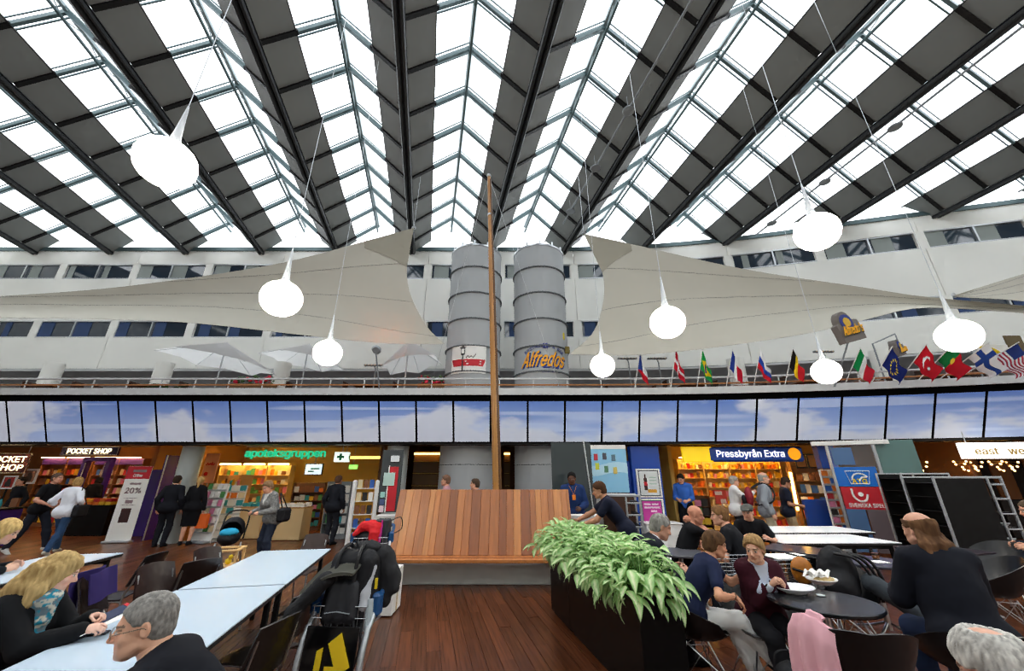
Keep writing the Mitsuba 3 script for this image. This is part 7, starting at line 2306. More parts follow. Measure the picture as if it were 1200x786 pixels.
# ---- restaurant on the right
k, F, W_, H_ = board('shop_sign', 'white lit restaurant sign with thin golden letters at the right edge', 'sign', 1134, 1222, 518, 537, 9.2, 0.12, M_WHITE, -0.12, lamp('#fff6e4', 0.9))
lettering(k, 'east   west', F, H_ * 0.42, col('#b0904a'), -0.02, -0.02, bold=False, width=W_ * 0.7)
part(k, 'hanger', ply(xf(cat(cyl((-W_ * 0.4, H_ / 2, -0.06), (-W_ * 0.4, H_ / 2 + 0.25, -0.06), 0.012, 6), cyl((W_ * 0.4, H_ / 2, -0.06), (W_ * 0.4, H_ / 2 + 0.25, -0.06), 0.012, 6)), F), M_ALU))
for i, x in enumerate((1092, 1110, 1130, 1160, 1195)):
    k = thing('wood_screen', ['first', 'second', 'third', 'fourth', 'fifth'][i] + ' tall orange brown wall panel in the dark restaurant, counted from the lottery glass', 'panel')
    p = at(x, 560, 12.9)
    part(k, 'panel', ply(rbox((p[0], 12.9 - 0.12 * i, 1.95), (0.62, 0.05, 1.8), 0.01), mat('rest_wood', '#7a4712', 0.55)))
    part(k, 'base', ply(rbox((p[0], 12.95 - 0.12 * i, 0.52), (0.75, 0.1, 1.04), 0.01), mat('rest_dark', '#1a100a', 0.5)))
for x, lab in ((1072, 'chandelier of small glowing bulbs nearest the lottery glass'), (1136, 'chandelier of small glowing bulbs left of the restaurant sign'), (1178, 'chandelier of small glowing bulbs below the restaurant sign')):
    k = thing('chandelier', lab, 'lamp')
    p = at(x, 546, 11.0)
    rg = random.Random(x)
    bs, arms = [], []
    for i in range(14):
        a = i * 2.4
        q = p + np.array([0.26 * math.cos(a) * (0.5 + 0.5 * (i % 2)), 0.26 * math.sin(a) * (0.5 + 0.5 * (i % 2)), 0.12 * math.sin(i * 1.7)])
        bs.append(ball(q, 0.028, 1))
        arms.append(tube([p + np.array([0, 0, 0.12]), q], 0.006, 5))
    part(k, 'bulbs', {**ply(cat(bs), M_WHITE), 'emitter': lamp('#ffb060', 6.0)})
    part(k, 'arms', ply(cat(arms), M_BRASS if False else col('#8a6a2c', 0.3, 0.8)))
    part(k, 'stem', ply(cyl(p + np.array([0, 0, 0.1]), (p[0], p[1], 2.55 if p[1] < gallery_y(p[0]) + 0.5 else 2.93), 0.008, 6), M_BLACK))
k = thing('menu_wall', 'dark wall with rows of small pale menu lines in the restaurant', 'menu board')
p = at(1058, 552, 11.6)
part(k, 'panel', ply(rbox((p[0], 11.7, 1.9), (0.8, 0.04, 1.2), 0.008), mat('rest_board', '#20160e', 0.5)))
part(k, 'lines', ply(cat(*[rbox((p[0] + 0.05 * (i % 3 - 1), 11.677, 2.2 - 0.1 * i), (0.42 - 0.05 * (i % 4), 0.006, 0.03), 0.001) for i in range(7)]), col('#b9a888')))

# ---- lamps of the shops
for x, Y, c, pw, lab in ((28, 12.2, WARM, 59, 'ceiling spot over the long purple table'), (60, 13.4, WARM, 59, 'ceiling spot left of the hanging bookshop sign'), (96, 14.6, WARM, 59, 'ceiling spot behind the hanging bookshop sign'), (150, 13.2, WARM, 59, 'ceiling spot above the heap of orange books'), (175, 14.4, WARM, 59, 'ceiling spot above the purple wall'),
                         (262, 13.6, GOLD, 78, 'ceiling spot over the card racks'), (300, 14.4, GOLD, 92, 'ceiling spot behind the left of the pharmacy lettering'), (336, 13.3, GOLD, 78, 'ceiling spot over the wooden bins'), (372, 14.2, GOLD, 69, 'ceiling spot over the wall screen'),
                         (812, 13.2, GOLD, 101, 'ceiling spot left in the newsagent'), (845, 13.4, GOLD, 101, 'ceiling spot in the middle of the newsagent'), (880, 13.2, GOLD, 101, 'ceiling spot right in the newsagent'), (925, 12.2, GOLD, 69, 'ceiling spot over the brown newsagent shelf'),
                         (1090, 10.6, WARM, 32, 'ceiling spot between the lottery glass and the restaurant sign'), (430, 13.5, GOLD, 36, 'ceiling spot in the passage right of the pharmacy')):
    X = (x - 600) / 470 * Y
    spot(lab, (X, Y, 2.80), c, pw * 1.35)
# ================================================================ people
def dress(parent, F, W, wear_list):
    for w in wear_list:
        kind, rgb, kw = w[0], w[1], (w[2] if len(w) > 2 else {})
        if kind == 'top':
            nm = kw.pop('name', 'shirt')
            lab = kw.pop('label', None)
            pat = kw.pop('pattern', None)
            wear(parent, nm, F.top(**kw), rgb, W, label=lab, pattern=pat, rough_noise=0.005 if F.res < 0.012 else 0.003)
        elif kind == 'trousers':
            wear(parent, 'trousers', F.trousers(**kw), rgb, W, rough_noise=0.006)
        elif kind == 'skirt':
            wear(parent, 'skirt', F.skirt(**kw), rgb, W)
        elif kind == 'shoes':
            for i in range(2):
                wear(parent, 'shoe', F.shoe(i), rgb, W, rough_noise=0)
        elif kind == 'hair':
            st = kw.pop('style', 'short')
            disp = kw.pop('disp', 0.003)
            rgb2 = kw.pop('rgb2', None)
            stretch = kw.pop('stretch', (70, 70, 14))
            strand_hair(parent, F.hair_mesh(st, **kw), rgb, W, rgb2=rgb2, disp=disp, stretch=stretch)


def person(label, face, clothes, hpx=None, loc=None, hands_w=None, feet_w=None, brow='#4a3526', head_res=None, group=None, **kw):
    """hpx=(px, py): the pixel that shows the middle of the head of a seated figure; loc=(x, y) of the pelvis else."""
    F = Figure(**kw)
    Rz = rotz(math.radians(face))
    if hpx is not None:
        hl = F.HM[:3, 3]
        hw = on(hpx[0], hpx[1], hl[2]) if len(hpx) == 2 else at(*hpx)
        o = Rz[:3, :3] @ hl
        loc = (hw - o)[:2]
    W = tr(loc[0], loc[1], 0) @ Rz
    inv = np.linalg.inv(W)
    if hands_w or feet_w:
        l = lambda p: (inv @ np.array([*p, 1.0]))[:3]
        if hands_w:
            kw['hands'] = [l(p) if p is not None else d for p, d in zip(hands_w, kw.get('hands', [None, None]))]
        if feet_w:
            kw['feet'] = [(*l(p[:3]), *p[3:]) for p in feet_w]
        F = Figure(**kw)
    k = thing('person', label, 'person', group)
    skin_part(k, F, W, brow=brow, head_res=head_res)
    dress(k, F, W, clothes)
    return k, F, W


SEAT = dict(hip=0.575, feet=[(-0.10, 0.42, 0.075, 0), (0.10, 0.45, 0.075, 0)], knees=[(-0.1, 1, 0.6), (0.1, 1, 0.6)])
BLK = '#121216'


# ---- the grey haired man with glasses at the near table
k, F, W = person('grey haired man with thin glasses in a black sweater, bowed over the near pale table', 104,
                 [('top', '#10121a', dict(name='sweater', t=0.016, collar=0.62)), ('trousers', '#23252c'), ('shoes', BLK), ('hair', '#6f6c68', dict(style='crop', t=0.006, res=0.005, rgb2='#94918c', stretch=(130, 130, 50), disp=0.0025))],
                 hpx=(171, 731), hands_w=[(-1.72, 1.35, 0.775), (-1.74, 1.72, 0.775)], brow='#6a5a4c', head_res=0.0042, **{**SEAT, 'hip': 0.52}, h=1.70, lean=30, slump=16, head=(18, 8, 0), res=0.009, skin=lin('#dba98c'), hdir=[(-0.3, 1, 0), (0.3, 1, 0)], palm=[(0, 0, 1), (0, 0, 1)])
HM_, s_ = W @ F.HM, F.hs
loc_ = lambda p: (HM_ @ np.array([*(np.array(p) * s_), 1.0]))[:3]
fr = []
for sg in (-1, 1):
    ring_ = [loc_((sg * 0.033 + 0.022 * math.cos(a), 0.106 - 0.006 * math.cos(a) * sg, -0.004 + 0.017 * math.sin(a))) for a in np.arange(16) * math.pi / 8]
    fr.append(tube(ring_, 0.0012, 5, True))
    fr.append(tube([loc_((sg * 0.055, 0.098, 0.0)), loc_((sg * 0.078, 0.05, 0.004)), loc_((sg * 0.083, -0.005, 0.004)), loc_((sg * 0.085, -0.022, -0.008))], 0.0013, 5))
fr.append(tube([loc_((-0.011, 0.110, 0.002)), loc_((0, 0.113, 0.005)), loc_((0.011, 0.110, 0.002))], 0.0013, 5))
g_ = part(k, 'glasses', ply(cat(fr), mat('glasses_frame', '#6a5f52', 0.25, 0.8)), label='thin metal glasses')
for sg in (-1, 1):
    part(g_, 'lens', ply(trimesh.convex.convex_hull(np.array([loc_((sg * 0.033 + 0.021 * math.cos(a), 0.106 + dy, -0.004 + 0.016 * math.sin(a))) for a in np.arange(12) * math.pi / 6 for dy in (0, 0.0012)])), 'mat_clear_pane'))
wood_chair('chair that the grey haired man with glasses sits on', (W[0, 3], W[1, 3]), 104, '#15100e', drop=0.075)

# ---- the fair reading woman
k, F, W = person('young woman with long fair hair and blue scarf reading a booklet', -82,
                 [('top', '#0f1013', dict(name='coat', t=0.024, hem=0.08, collar=0.75)), ('trousers', '#1b1d24'), ('shoes', BLK)],
                 hpx=(70, 670), hands_w=[on(108, 722, 0.84), on(100, 737, 0.80)], brow='#7a5a3c', head_res=0.005, **{**SEAT, 'hip': 0.53}, h=1.58, sex='f', lean=12, slump=14, head=(28, 20, -4), res=0.010, skin=lin('#e6b8a2'), hpose=('grip', 'grip'), hdir=[(0.2, 1, 0.1), (0.15, 1, 0.1)], palm=[(-0.6, 0, 0.8), (0.6, 0, 0.8)])
R_, c0, s_ = F.HM[:3, :3], F.HM[:3, 3], F.hs
hl = lambda p: c0 + R_ @ (np.array(p) * s_)
ex = []
for sg in (-1, 1):
    a, b = hl((sg * 0.072, -0.03, 0.01)), hl((sg * 0.086, -0.025, -0.10))
    sh = F.sh[0 if sg < 0 else 1]
    c_ = F.up(sg * 0.078, 0.030, 0.235)
    d_ = F.up(sg * 0.085, 0.060, 0.12)
    ex += [('c', a, b, 0.034, 0.040, 0.03), ('c', b, c_, 0.040, 0.036, 0.03), ('c', c_, d_, 0.036, 0.018, 0.02)]
bk = [hl((0, -0.085, 0.0)), hl((0, -0.10, -0.10)), F.up(0, -0.085, 0.20), F.up(0, -0.085, 0.10)]
for sg in (-0.05, 0, 0.05):
    q = [p + np.array([sg, 0, 0]) for p in bk]
    ex += [('c', q[0], q[1], 0.05, 0.052, 0.04), ('c', q[1], q[2], 0.052, 0.045, 0.04), ('c', q[2], q[3], 0.045, 0.02, 0.03)]
hm_ = F.hair_mesh('bob', 0.013, 0.007, ex)
strand_hair(k, hm_, '#8f7040', W, rgb2='#c9ad78', stretch=(75, 75, 8), disp=0.010, amp=0.3)


def scarf_pat(v, n_):
    a = meshkit.noise(v * 60, 4)[:, None]
    b = meshkit.noise(v * 35, 9)[:, None]
    return np.where(a > 0.55, np.array(lin('#2b8ea8')), np.where(b > 0.5, np.array(lin('#d5d2c4')), np.array(lin('#6d7f88'))))


sc_ = lump([('c', F.neck0 + np.array([0.07 * math.cos(a), 0.02 + 0.07 * math.sin(a), 0.005]), F.neck0 + np.array([0.07 * math.cos(a + 0.8), 0.02 + 0.07 * math.sin(a + 0.8), 0.01]), 0.045, 0.045, 0.02) for a in np.arange(8) * math.pi / 4] + [('c', F.neck0 + np.array([0.0, 0.10, 0.0]), F.up(0, 0.085, 0.20), 0.055, 0.05, 0.03)], 0.008, wr=0.008, fr=25)
wear(k, 'scarf', sc_, '#2b8ea8', W, rough_noise=0, pattern=scarf_pat, label='blue and cream patterned scarf')
wood_chair('chair that the reading woman sits on', (W[0, 3], W[1, 3]), -82, '#15100e', drop=0.075)

# ---- the fair woman at the left edge
k, F, W = person('fair haired woman in dark clothes bowed at the far left edge', -50, [('top', '#15161b', dict(name='coat', t=0.02)), ('trousers', '#1b1d24'), ('shoes', BLK), ('hair', '#b88f52', dict(style='bob', rgb2='#dcc083', disp=0.006))],
                 hpx=(8, 622), **SEAT, h=1.66, sex='f', lean=20, slump=14, head=(-20, 24, 0), res=0.012, skin=SKIN_PALE, hands=[(-0.16, 0.42, 0.78), (0.16, 0.42, 0.78)])
wood_chair('chair of the fair woman at the left edge', (W[0, 3], W[1, 3]), -50, '#15100e', drop=0.075)

# ---- the woman in the navy t-shirt
k, F, W = person('short haired woman in a navy t-shirt and pale grey trousers, legs crossed, beside the planter', -92,
                 [('top', '#1b2340', dict(name='t_shirt', t=0.012, sleeve='short', hem=0.05)), ('trousers', '#f6f6f2', dict(t=0.016, flare=0.012, low=0.93)), ('shoes', '#1a1a1d'), ('hair', '#4a3423', dict(style='short', t=0.020, res=0.007, rgb2='#6a4c32', disp=0.004))],
                 hpx=(838, 638), h=1.62, sex='f', hip=0.53, lean=26, slump=10, head=(2, 14, 0), res=0.010, head_res=0.005, skin=lin('#d59a78'), feet=[(-0.02, 0.52, 0.075, 5), (0.02, 0.66, 0.20, 0, 35)], knees=[(0.0, 1, 0.9), (0.0, 1, 1.2)],
                 hands=[(0.06, 0.62, 0.86), (0.20, 0.34, 0.70)], elbows=[(-0.3, 0.1, -1), (0.8, -0.5, -0.5)], hpose=('relax', 'relax'), hdir=[(0.1, 1, 0.15), (0.2, 0.6, -0.75)], palm=[(-0.4, 0, 1), (0.3, 0.8, 0.6)])
c_ = W[:3, 3]
shell_chair('black shell chair that the woman in the navy t-shirt sits on, beside the planter', (c_[0], c_[1]), -92, SC, drop=0.075)
part(k, 'bracelet', ply(xf(tube([F.wri[1] + (F.elb[1] - F.wri[1]) * 0.12 + 0.032 * np.array([math.cos(a), math.sin(a) * 0.6, math.sin(a) * 0.7]) for a in np.arange(12) * math.pi / 6], 0.004, 5, True), W), col('#5a3a24')))

# ---- the woman in the burgundy jacket
k, F, W = person('woman with light brown hair in a burgundy jacket and pale blue scarf, facing the viewer', 172,
                 [('top', '#c3cad6', dict(name='blouse', t=0.010, collar=0.5)), ('top', '#3d1420', dict(name='jacket', t=0.022, hem=0.05, vneck=0.13, collar=0.55)), ('trousers', '#1b1b1f'), ('shoes', BLK), ('hair', '#8a6a44', dict(style='short', t=0.022, res=0.007, rgb2='#b08d5e', disp=0.004))],
                 hpx=(884, 643), h=1.54, sex='f', hip=0.50, lean=10, slump=16, head=(-38, 10, 0), res=0.010, head_res=0.005, skin=lin('#dca98c'), feet=[(-0.12, 0.30, 0.075, 10), (0.02, 0.34, 0.075, -5)], knees=[(-0.1, 1, 0.6), (0.1, 1, 0.6)],
                 hands=[(-0.12, 0.27, 0.79), (-0.02, 0.29, 0.80)], elbows=[(-0.35, -0.7, -1), (0.35, -0.7, -1)], hpose=('fist', 'fist'))
sc_ = lump([('c', F.neck0 + np.array([sg * 0.05, 0.03, 0.015]), F.up(sg * 0.030, 0.088, 0.21), 0.032, 0.036, 0.02) for sg in (-1, 1)] + [('c', F.up(sg * 0.030, 0.088, 0.21), F.up(sg * 0.012, 0.084, 0.185), 0.034, 0.028, 0.03) for sg in (-1, 1)] , 0.008, wr=0.005, fr=26)
wear(k, 'scarf', sc_, '#b9c2d2', W, rough_noise=0, label='pale blue grey scarf')
part(k, 'wrist_watch', ply(xf(tube([F.wri[1] + (F.elb[1] - F.wri[1]) * 0.15 + 0.036 * np.array([math.cos(a), math.sin(a) * 0.5, math.sin(a) * 0.8]) for a in np.arange(12) * math.pi / 6], 0.007, 5, True), W), M_BLACK))
shell_chair('black shell chair of the woman in the burgundy jacket', (W[0, 3], W[1, 3]), 172, SC, drop=0.075)

# ---- the long haired man from behind
k, F, W = person('balding man with long brown hair in a dark jacket, seen from behind', -14,
                 [('top', '#14161f', dict(name='jacket', t=0.03, hem=0.12, collar=0.7)), ('trousers', '#1e2c48'), ('shoes', BLK)],
                 hpx=(1077, 620), **SEAT, h=1.82, lean=10, slump=6, head=(20, 4, 0), res=0.010, head_res=0.006, girth=1.15, skin=lin('#d39f86'), hands=[(-0.14, 0.46, 0.78), (0.14, 0.46, 0.78)])
R_, c0, s_ = F.HM[:3, :3], F.HM[:3, 3], F.hs
hl = lambda p: c0 + R_ @ (np.array(p) * s_)
ex = []
for sg in (-0.06, -0.03, 0, 0.03, 0.06):
    ex += [('c', hl((sg, -0.075 + 0.5 * abs(sg), -0.01)), hl((sg * 1.5, -0.10 + 0.4 * abs(sg), -0.10)), 0.032, 0.036, 0.02), ('c', hl((sg * 1.5, -0.10 + 0.4 * abs(sg), -0.10)), hl((sg * 1.9, -0.125 + 0.4 * abs(sg), -0.30)), 0.038, 0.022, 0.02)]
strand_hair(k, F.hair_mesh('bald', 0.016, 0.008, ex), '#4a3120', W, rgb2='#76553a', stretch=(45, 45, 9), disp=0.010)
shell_chair('black shell chair of the long haired man seen from behind', (W[0, 3], W[1, 3]), -14, SC, drop=0.075)

# ---- the white haired man at the bottom right
k, F, W = person('white haired man with a thinning crown at the bottom right, seen from behind', 8,
                 [('top', '#3a3f45', dict(name='jacket', t=0.02, hem=0.06)), ('trousers', '#2a2c30'), ('shoes', BLK), ('hair', '#8d8983', dict(style='crown', t=0.016, res=0.006, rgb2='#cfccc4', stretch=(140, 140, 22), disp=0.0035))],
                 hpx=(1170, 788), **{**SEAT, 'hip': 0.52}, h=1.66, lean=22, slump=14, head=(0, 20, 0), res=0.011, head_res=0.006, skin=lin('#d8a58c'), hands=[(-0.16, 0.44, 0.78), (0.16, 0.44, 0.78)])
wear(k, 'vest_collar', lump([('c', F.neck0 + np.array([0.08 * math.cos(a), 0.07 * math.sin(a), 0.0]), F.neck0 + np.array([0.08 * math.cos(a + 0.5), 0.07 * math.sin(a + 0.5), 0.0]), 0.02, 0.02, 0.01) for a in np.arange(0, 6.2, 0.5)], 0.008, wr=0.002), '#b8e02a', W, rough_noise=0, label='bright yellow green collar')
shell_chair('black shell chair of the white haired man at the bottom right', (W[0, 3], W[1, 3]), 8, SC, drop=0.075)

# ---- the man at the right edge
k, F, W = person('man in a navy jacket with a white collar, cut by the right edge', 60, [('top', '#e6e6e6', dict(name='shirt', t=0.012, collar=0.85)), ('top', '#161b2c', dict(name='jacket', t=0.03, hem=0.08, collar=0.6)), ('trousers', '#20222a'), ('shoes', BLK), ('hair', '#5a4a3a', dict(style='crop', t=0.010))],
                 hpx=(1208, 598), **SEAT, h=1.80, lean=14, slump=8, head=(0, 10, 0), res=0.014, hands=[(-0.16, 0.44, 0.78), (0.16, 0.44, 0.78)])
shell_chair('black shell chair at the right edge under the man in navy', (W[0, 3], W[1, 3]), 60, SC, drop=0.075)

# ---- behind the planter and at the men's table
S2 = dict(SEAT, res=0.013)
k, F, W = person('grey haired businessman in a dark suit leaning forward just behind the plants', -88, [('top', '#dfe3ea', dict(name='shirt', t=0.010, collar=0.8)), ('top', '#1a1d26', dict(name='suit_jacket', t=0.022, hem=0.06, collar=0.55, vneck=0.12)), ('trousers', '#1a1d26'), ('shoes', BLK), ('hair', '#6a6661', dict(style='crop', t=0.008, rgb2='#a09c96'))],
                 hpx=(774, 617), **S2, h=1.78, lean=22, slump=14, head=(0, 22, 0), skin=lin('#cf9a80'), hands=[(-0.12, 0.48, 0.76), (0.14, 0.46, 0.76)])
wood_chair('dark chair under the businessman behind the plants', (W[0, 3], W[1, 3]), -88, '#15100e', drop=0.075)
k, F, W = person('bald man in a black t-shirt with one hand raised to his mouth', -104, [('top', BLK, dict(name='t_shirt', sleeve='short', hem=0.05)), ('trousers', '#20242c'), ('shoes', BLK)],
                 hpx=(815, 603), **{**S2, 'hip': 0.53}, h=1.74, lean=14, slump=10, head=(-10, 12, 0), girth=1.1, skin=lin('#d08f74'), hands=[(-0.1, 0.40, 0.76), (0.03, 0.17, 1.08)], elbows=[(-1, 0, -0.6), (0.6, 0.6, -1)], hpose=('relax', 'fist'))
wood_chair('dark chair under the bald man in black', (W[0, 3], W[1, 3]), -104, '#15100e', drop=0.075)
k, F, W = person('broad man in a black t-shirt turned away, with reddish short hair', 50, [('top', '#15161b', dict(name='t_shirt', sleeve='short', hem=0.05)), ('trousers', '#20242c'), ('shoes', BLK), ('hair', '#6a4a2e', dict(style='short', t=0.012, rgb2='#8a6440'))],
                 hpx=(843, 604), **{**S2, 'hip': 0.54}, h=1.76, lean=16, slump=10, head=(18, 6, 0), girth=1.15, skin=lin('#d6a084'), hands=[(-0.16, 0.42, 0.78), (0.20, 0.40, 0.78)])
wood_chair('dark chair under the broad man turned away', (W[0, 3], W[1, 3]), 50, '#15100e', drop=0.075)
k, F, W = person('man in a grey flat cap and black t-shirt facing the viewer', 160, [('top', BLK, dict(name='t_shirt', sleeve='short', hem=0.05)), ('trousers', '#20242c'), ('shoes', BLK), ('hair', '#3a2c22', dict(style='crop', t=0.008))],
                 hpx=(876, 600), **{**S2, 'hip': 0.53}, h=1.66, lean=12, slump=12, head=(-25, 10, 0), skin=lin('#d8a286'), hands=[(-0.18, 0.40, 0.78), (0.18, 0.40, 0.78)])
R_, c0, s_ = F.HM[:3, :3], F.HM[:3, 3], F.hs
hl = lambda p: c0 + R_ @ (np.array(p) * s_)
wear(k, 'cap', field([('e', hl((0, -0.01, 0.065)), (0.092, 0.112, 0.062), R_, 0.02), ('e', hl((0, 0.11, 0.062)), (0.065, 0.055, 0.012), R_, 0.015)], 0.008), '#5a5a56', W, rough_noise=0.001, label='grey flat cap')
wood_chair('dark chair under the man with the cap', (W[0, 3], W[1, 3]), 160, '#15100e', drop=0.075)

# ---- standing people
ST = dict(res=0.014)
person('man in a navy jacket with an orange badge behind the right end of the bench', 168, [('top', '#1f3462', dict(name='jacket', t=0.024, hem=0.12, collar=0.7)), ('trousers', '#1b1d24'), ('shoes', BLK), ('hair', '#14110f', dict(style='crop', t=0.010))], loc=(1.28, 8.75), h=1.80, head=(0, 10, 0), skin=SKIN_DARK, brow='#1a120e', hands=[(-0.16, 0.26, 1.08), (0.16, 0.26, 1.08)], **ST)
k = thing('badge', 'orange badge on a cord on the navy jacket', 'badge')
put(k, ply(cat(rbox((1.27, 8.515, 1.28), (0.07, 0.012, 0.10), 0.003), tube([(1.19, 8.60, 1.50), (1.265, 8.51, 1.33), (1.34, 8.60, 1.50)], 0.005, 5)), col('#d87a1e')))
person('person in dark navy bending forward with bare arms before the tray rack', 78, [('top', '#161a2c', dict(name='t_shirt', sleeve='short', hem=0.08)), ('trousers', BLK), ('shoes', BLK), ('hair', '#4a3020', dict(style='short'))], loc=(1.72, 6.42), h=1.72, lean=30, slump=6, head=(0, 16, 0), skin=lin('#c08a6c'), hands=[(-0.12, 0.66, 0.98), (0.12, 0.74, 1.02)], elbows=[(-0.4, 0, -1), (0.5, 0.2, -1)], **ST)
person('man in a bright blue shirt and black trousers standing by the newsagent entrance', 150, [('top', '#3a6ac0', dict(name='shirt', t=0.016, sleeve='roll', hem=0.0, collar=0.75)), ('trousers', BLK), ('shoes', BLK), ('hair', '#1d1714', dict(style='short'))], loc=(4.72, 11.4), h=1.80, head=(-10, 26, 0), hands=[(-0.10, 0.30, 1.08), (0.12, 0.28, 1.10)], hpose=('grip', 'grip'), **ST)
person('grey haired woman in a white jacket lifting both hands, in front of the newsagent', -108, [('top', '#e9e8e6', dict(name='jacket', t=0.024, hem=0.14, collar=0.75)), ('trousers', '#1d1d22'), ('shoes', BLK), ('hair', '#8a8078', dict(style='short', t=0.02, rgb2='#b5aca2'))], loc=(5.55, 10.4), h=1.72, sex='f', head=(0, 4, 0), hands=[(-0.08, 0.40, 1.30), (0.12, 0.42, 1.32)], elbows=[(-0.5, 0, -1), (0.5, 0, -1)], hpose=('grip', 'grip'), **ST)
k, F, W = person('bald man in a grey sweater carrying a red and black backpack', -112, [('top', '#8a8f96', dict(name='sweater', t=0.020, hem=0.10, collar=0.7)), ('trousers', '#c3b79c'), ('shoes', '#3a2a20'), ('hair', '#9a948a', dict(style='bald', t=0.008))], loc=(5.75, 9.5), h=1.80, girth=1.1, head=(0, 4, 0), skin=lin('#d8a488'), **ST)
b_ = thing('backpack', 'red and black backpack on the back of the man in the grey sweater', 'backpack')
part(b_, 'body', ply(xf(lump([('e', F.up(0, -0.175, 0.15), (0.15, 0.085, 0.22), None, 0.03)], 0.014, wr=0.006), W), mat('backpack_red', '#8a1f2a', 0.7), smooth=True))
part(b_, 'pocket', ply(xf(lump([('e', F.up(0, -0.235, 0.10), (0.11, 0.05, 0.13), None, 0.03)], 0.014, wr=0.004), W), M_BAG, smooth=True))
for sg in (-1, 1):
    part(b_, 'strap', ply(xf(tube(smooth_path([F.up(sg * 0.06, -0.13, 0.26), F.up(sg * 0.065, -0.02, 0.325), F.up(sg * 0.07, 0.085, 0.25), F.up(sg * 0.10, 0.06, 0.12), F.up(sg * 0.10, -0.10, 0.06)]), 0.016, 7), W), M_BAG))
person('man in a dark polo shirt and khaki trousers, rightmost of the standing group', -112, [('top', '#1d2130', dict(name='polo_shirt', t=0.014, sleeve='short', hem=0.08)), ('trousers', '#b39c78'), ('shoes', '#3a2a20'), ('hair', '#33251c', dict(style='crop'))], loc=(6.55, 10.0), h=1.70, head=(0, 22, 0), hands=[(-0.08, 0.26, 1.04), (0.1, 0.26, 1.04)], skin=lin('#b98468'), hpose=('grip', 'grip'), **ST)
person('person in a pinkish top walking past behind the bench, the left one', 88, [('top', '#b98a90', dict(name='shirt', hem=0.08)), ('trousers', '#33363c'), ('shoes', BLK), ('hair', '#7a5a48', dict(style='short'))], loc=(-1.52, 9.8), h=1.74, feet=[(-0.09, 0.30, 0.075, 8), (0.09, -0.28, 0.10, -8, 20)], **ST)
person('grey clad person walking past behind the bench, the right one', 88, [('top', '#9aa0a6', dict(name='shirt', hem=0.08)), ('trousers', '#4a4d52'), ('shoes', BLK), ('hair', '#4a3a2e', dict(style='short'))], loc=(-0.78, 9.3), h=1.66, feet=[(-0.09, -0.26, 0.10, 8, 20), (0.09, 0.28, 0.075, -8)], **ST)
person('sturdy man in a black t-shirt walking by the bookshop', -78, [('top', BLK, dict(name='t_shirt', sleeve='short', hem=0.08)), ('trousers', '#20242f'), ('shoes', '#c9c9c6'), ('hair', '#5a463a', dict(style='crop', t=0.008))], loc=(-11.45, 10.2), h=1.80, girth=1.1, lean=8, skin=lin('#cf957c'), feet=[(-0.09, 0.34, 0.075, 8), (0.09, -0.32, 0.11, -8, 25)], hands=[(-0.2, 0.28, 1.0), (0.22, 0.30, 1.05)], **ST)
k, F, W = person('woman in a white blouse and jeans walking toward the bookshop', 12, [('top', '#e3e6ee', dict(name='blouse', t=0.022, sleeve='roll', hem=0.14)), ('trousers', '#2c4668'), ('shoes', '#b9b2a6'), ('hair', '#9a7444', dict(style='bob', rgb2='#c09a62'))], loc=(-10.6, 10.0), h=1.70, sex='f', feet=[(-0.09, 0.26, 0.075, 8), (0.09, -0.26, 0.11, -8, 25)], hands=[(-0.24, 0.12, 1.0), (0.26, 0.1, 1.0)], **ST)
b_ = thing('shoulder_bag', 'dark shoulder bag on the hip of the woman in the white blouse', 'bag')
p = W[:3, 3] + W[:3, :3] @ np.array([0.30, -0.02, 0])
part(b_, 'body', ply(rbox((p[0], p[1], 0.92), (0.14, 0.30, 0.26), 0.03), M_BAG))
part(b_, 'strap', ply(tube(smooth_path([(p[0], p[1] + 0.1, 1.04), (p[0] - 0.12, p[1], 1.44), (p[0], p[1] - 0.1, 1.04)]), 0.012, 6), M_BAG))
k, F, W = person('woman in a black skirt suit with tied fair hair standing before the grey column', 22, [('top', BLK, dict(name='jacket', t=0.018, hem=0.12, collar=0.7)), ('skirt', BLK), ('shoes', BLK), ('hair', '#b08a52', dict(style='short', t=0.014, extra=(), rgb2='#d0ae74'))], loc=(-8.62, 11.35), h=1.72, sex='f', hands=[(-0.22, 0.05, 0.84), (0.25, 0.02, 0.84)], hpose=('relax', 'fist'), **ST)
strand_hair(k, field([('c', F.HM[:3, 3] + np.array([0, -0.10, 0.0]), F.HM[:3, 3] + np.array([0, -0.13, -0.16]), 0.035, 0.02, 0.01)], 0.01), '#c09a5e', W, name='pony_tail')
b_ = thing('paper_bag', 'bright orange paper bag in the hand of the woman in the skirt suit', 'bag')
p = W[:3, 3] + W[:3, :3] @ np.array([0.27, 0.04, 0])
part(b_, 'body', ply(rbox((p[0], p[1], 0.56), (0.30, 0.12, 0.36), 0.012, None), mat('orange_bag', '#e0611a', 0.6)))
part(b_, 'handle', ply(tube(smooth_path([(p[0] - 0.06, p[1], 0.73), (p[0], p[1], 0.80), (p[0] + 0.06, p[1], 0.73)]), 0.005, 5), M_PAPER))
person('man in a dark suit left of the woman in the skirt suit', 14, [('top', '#e6e6e6', dict(name='shirt', t=0.010, collar=0.9)), ('top', '#15161d', dict(name='jacket', t=0.022, hem=0.14, collar=0.6)), ('trousers', '#15161d'), ('shoes', BLK), ('hair', '#33261d', dict(style='crop'))], loc=(-9.08, 11.1), h=1.74, **ST)


def tweed(v, n_):
    a = meshkit.noise(v * 70, 2)[:, None]
    return np.array(lin('#3c3c3e')) * (1 - a) + np.array(lin('#a9a9a6')) * a


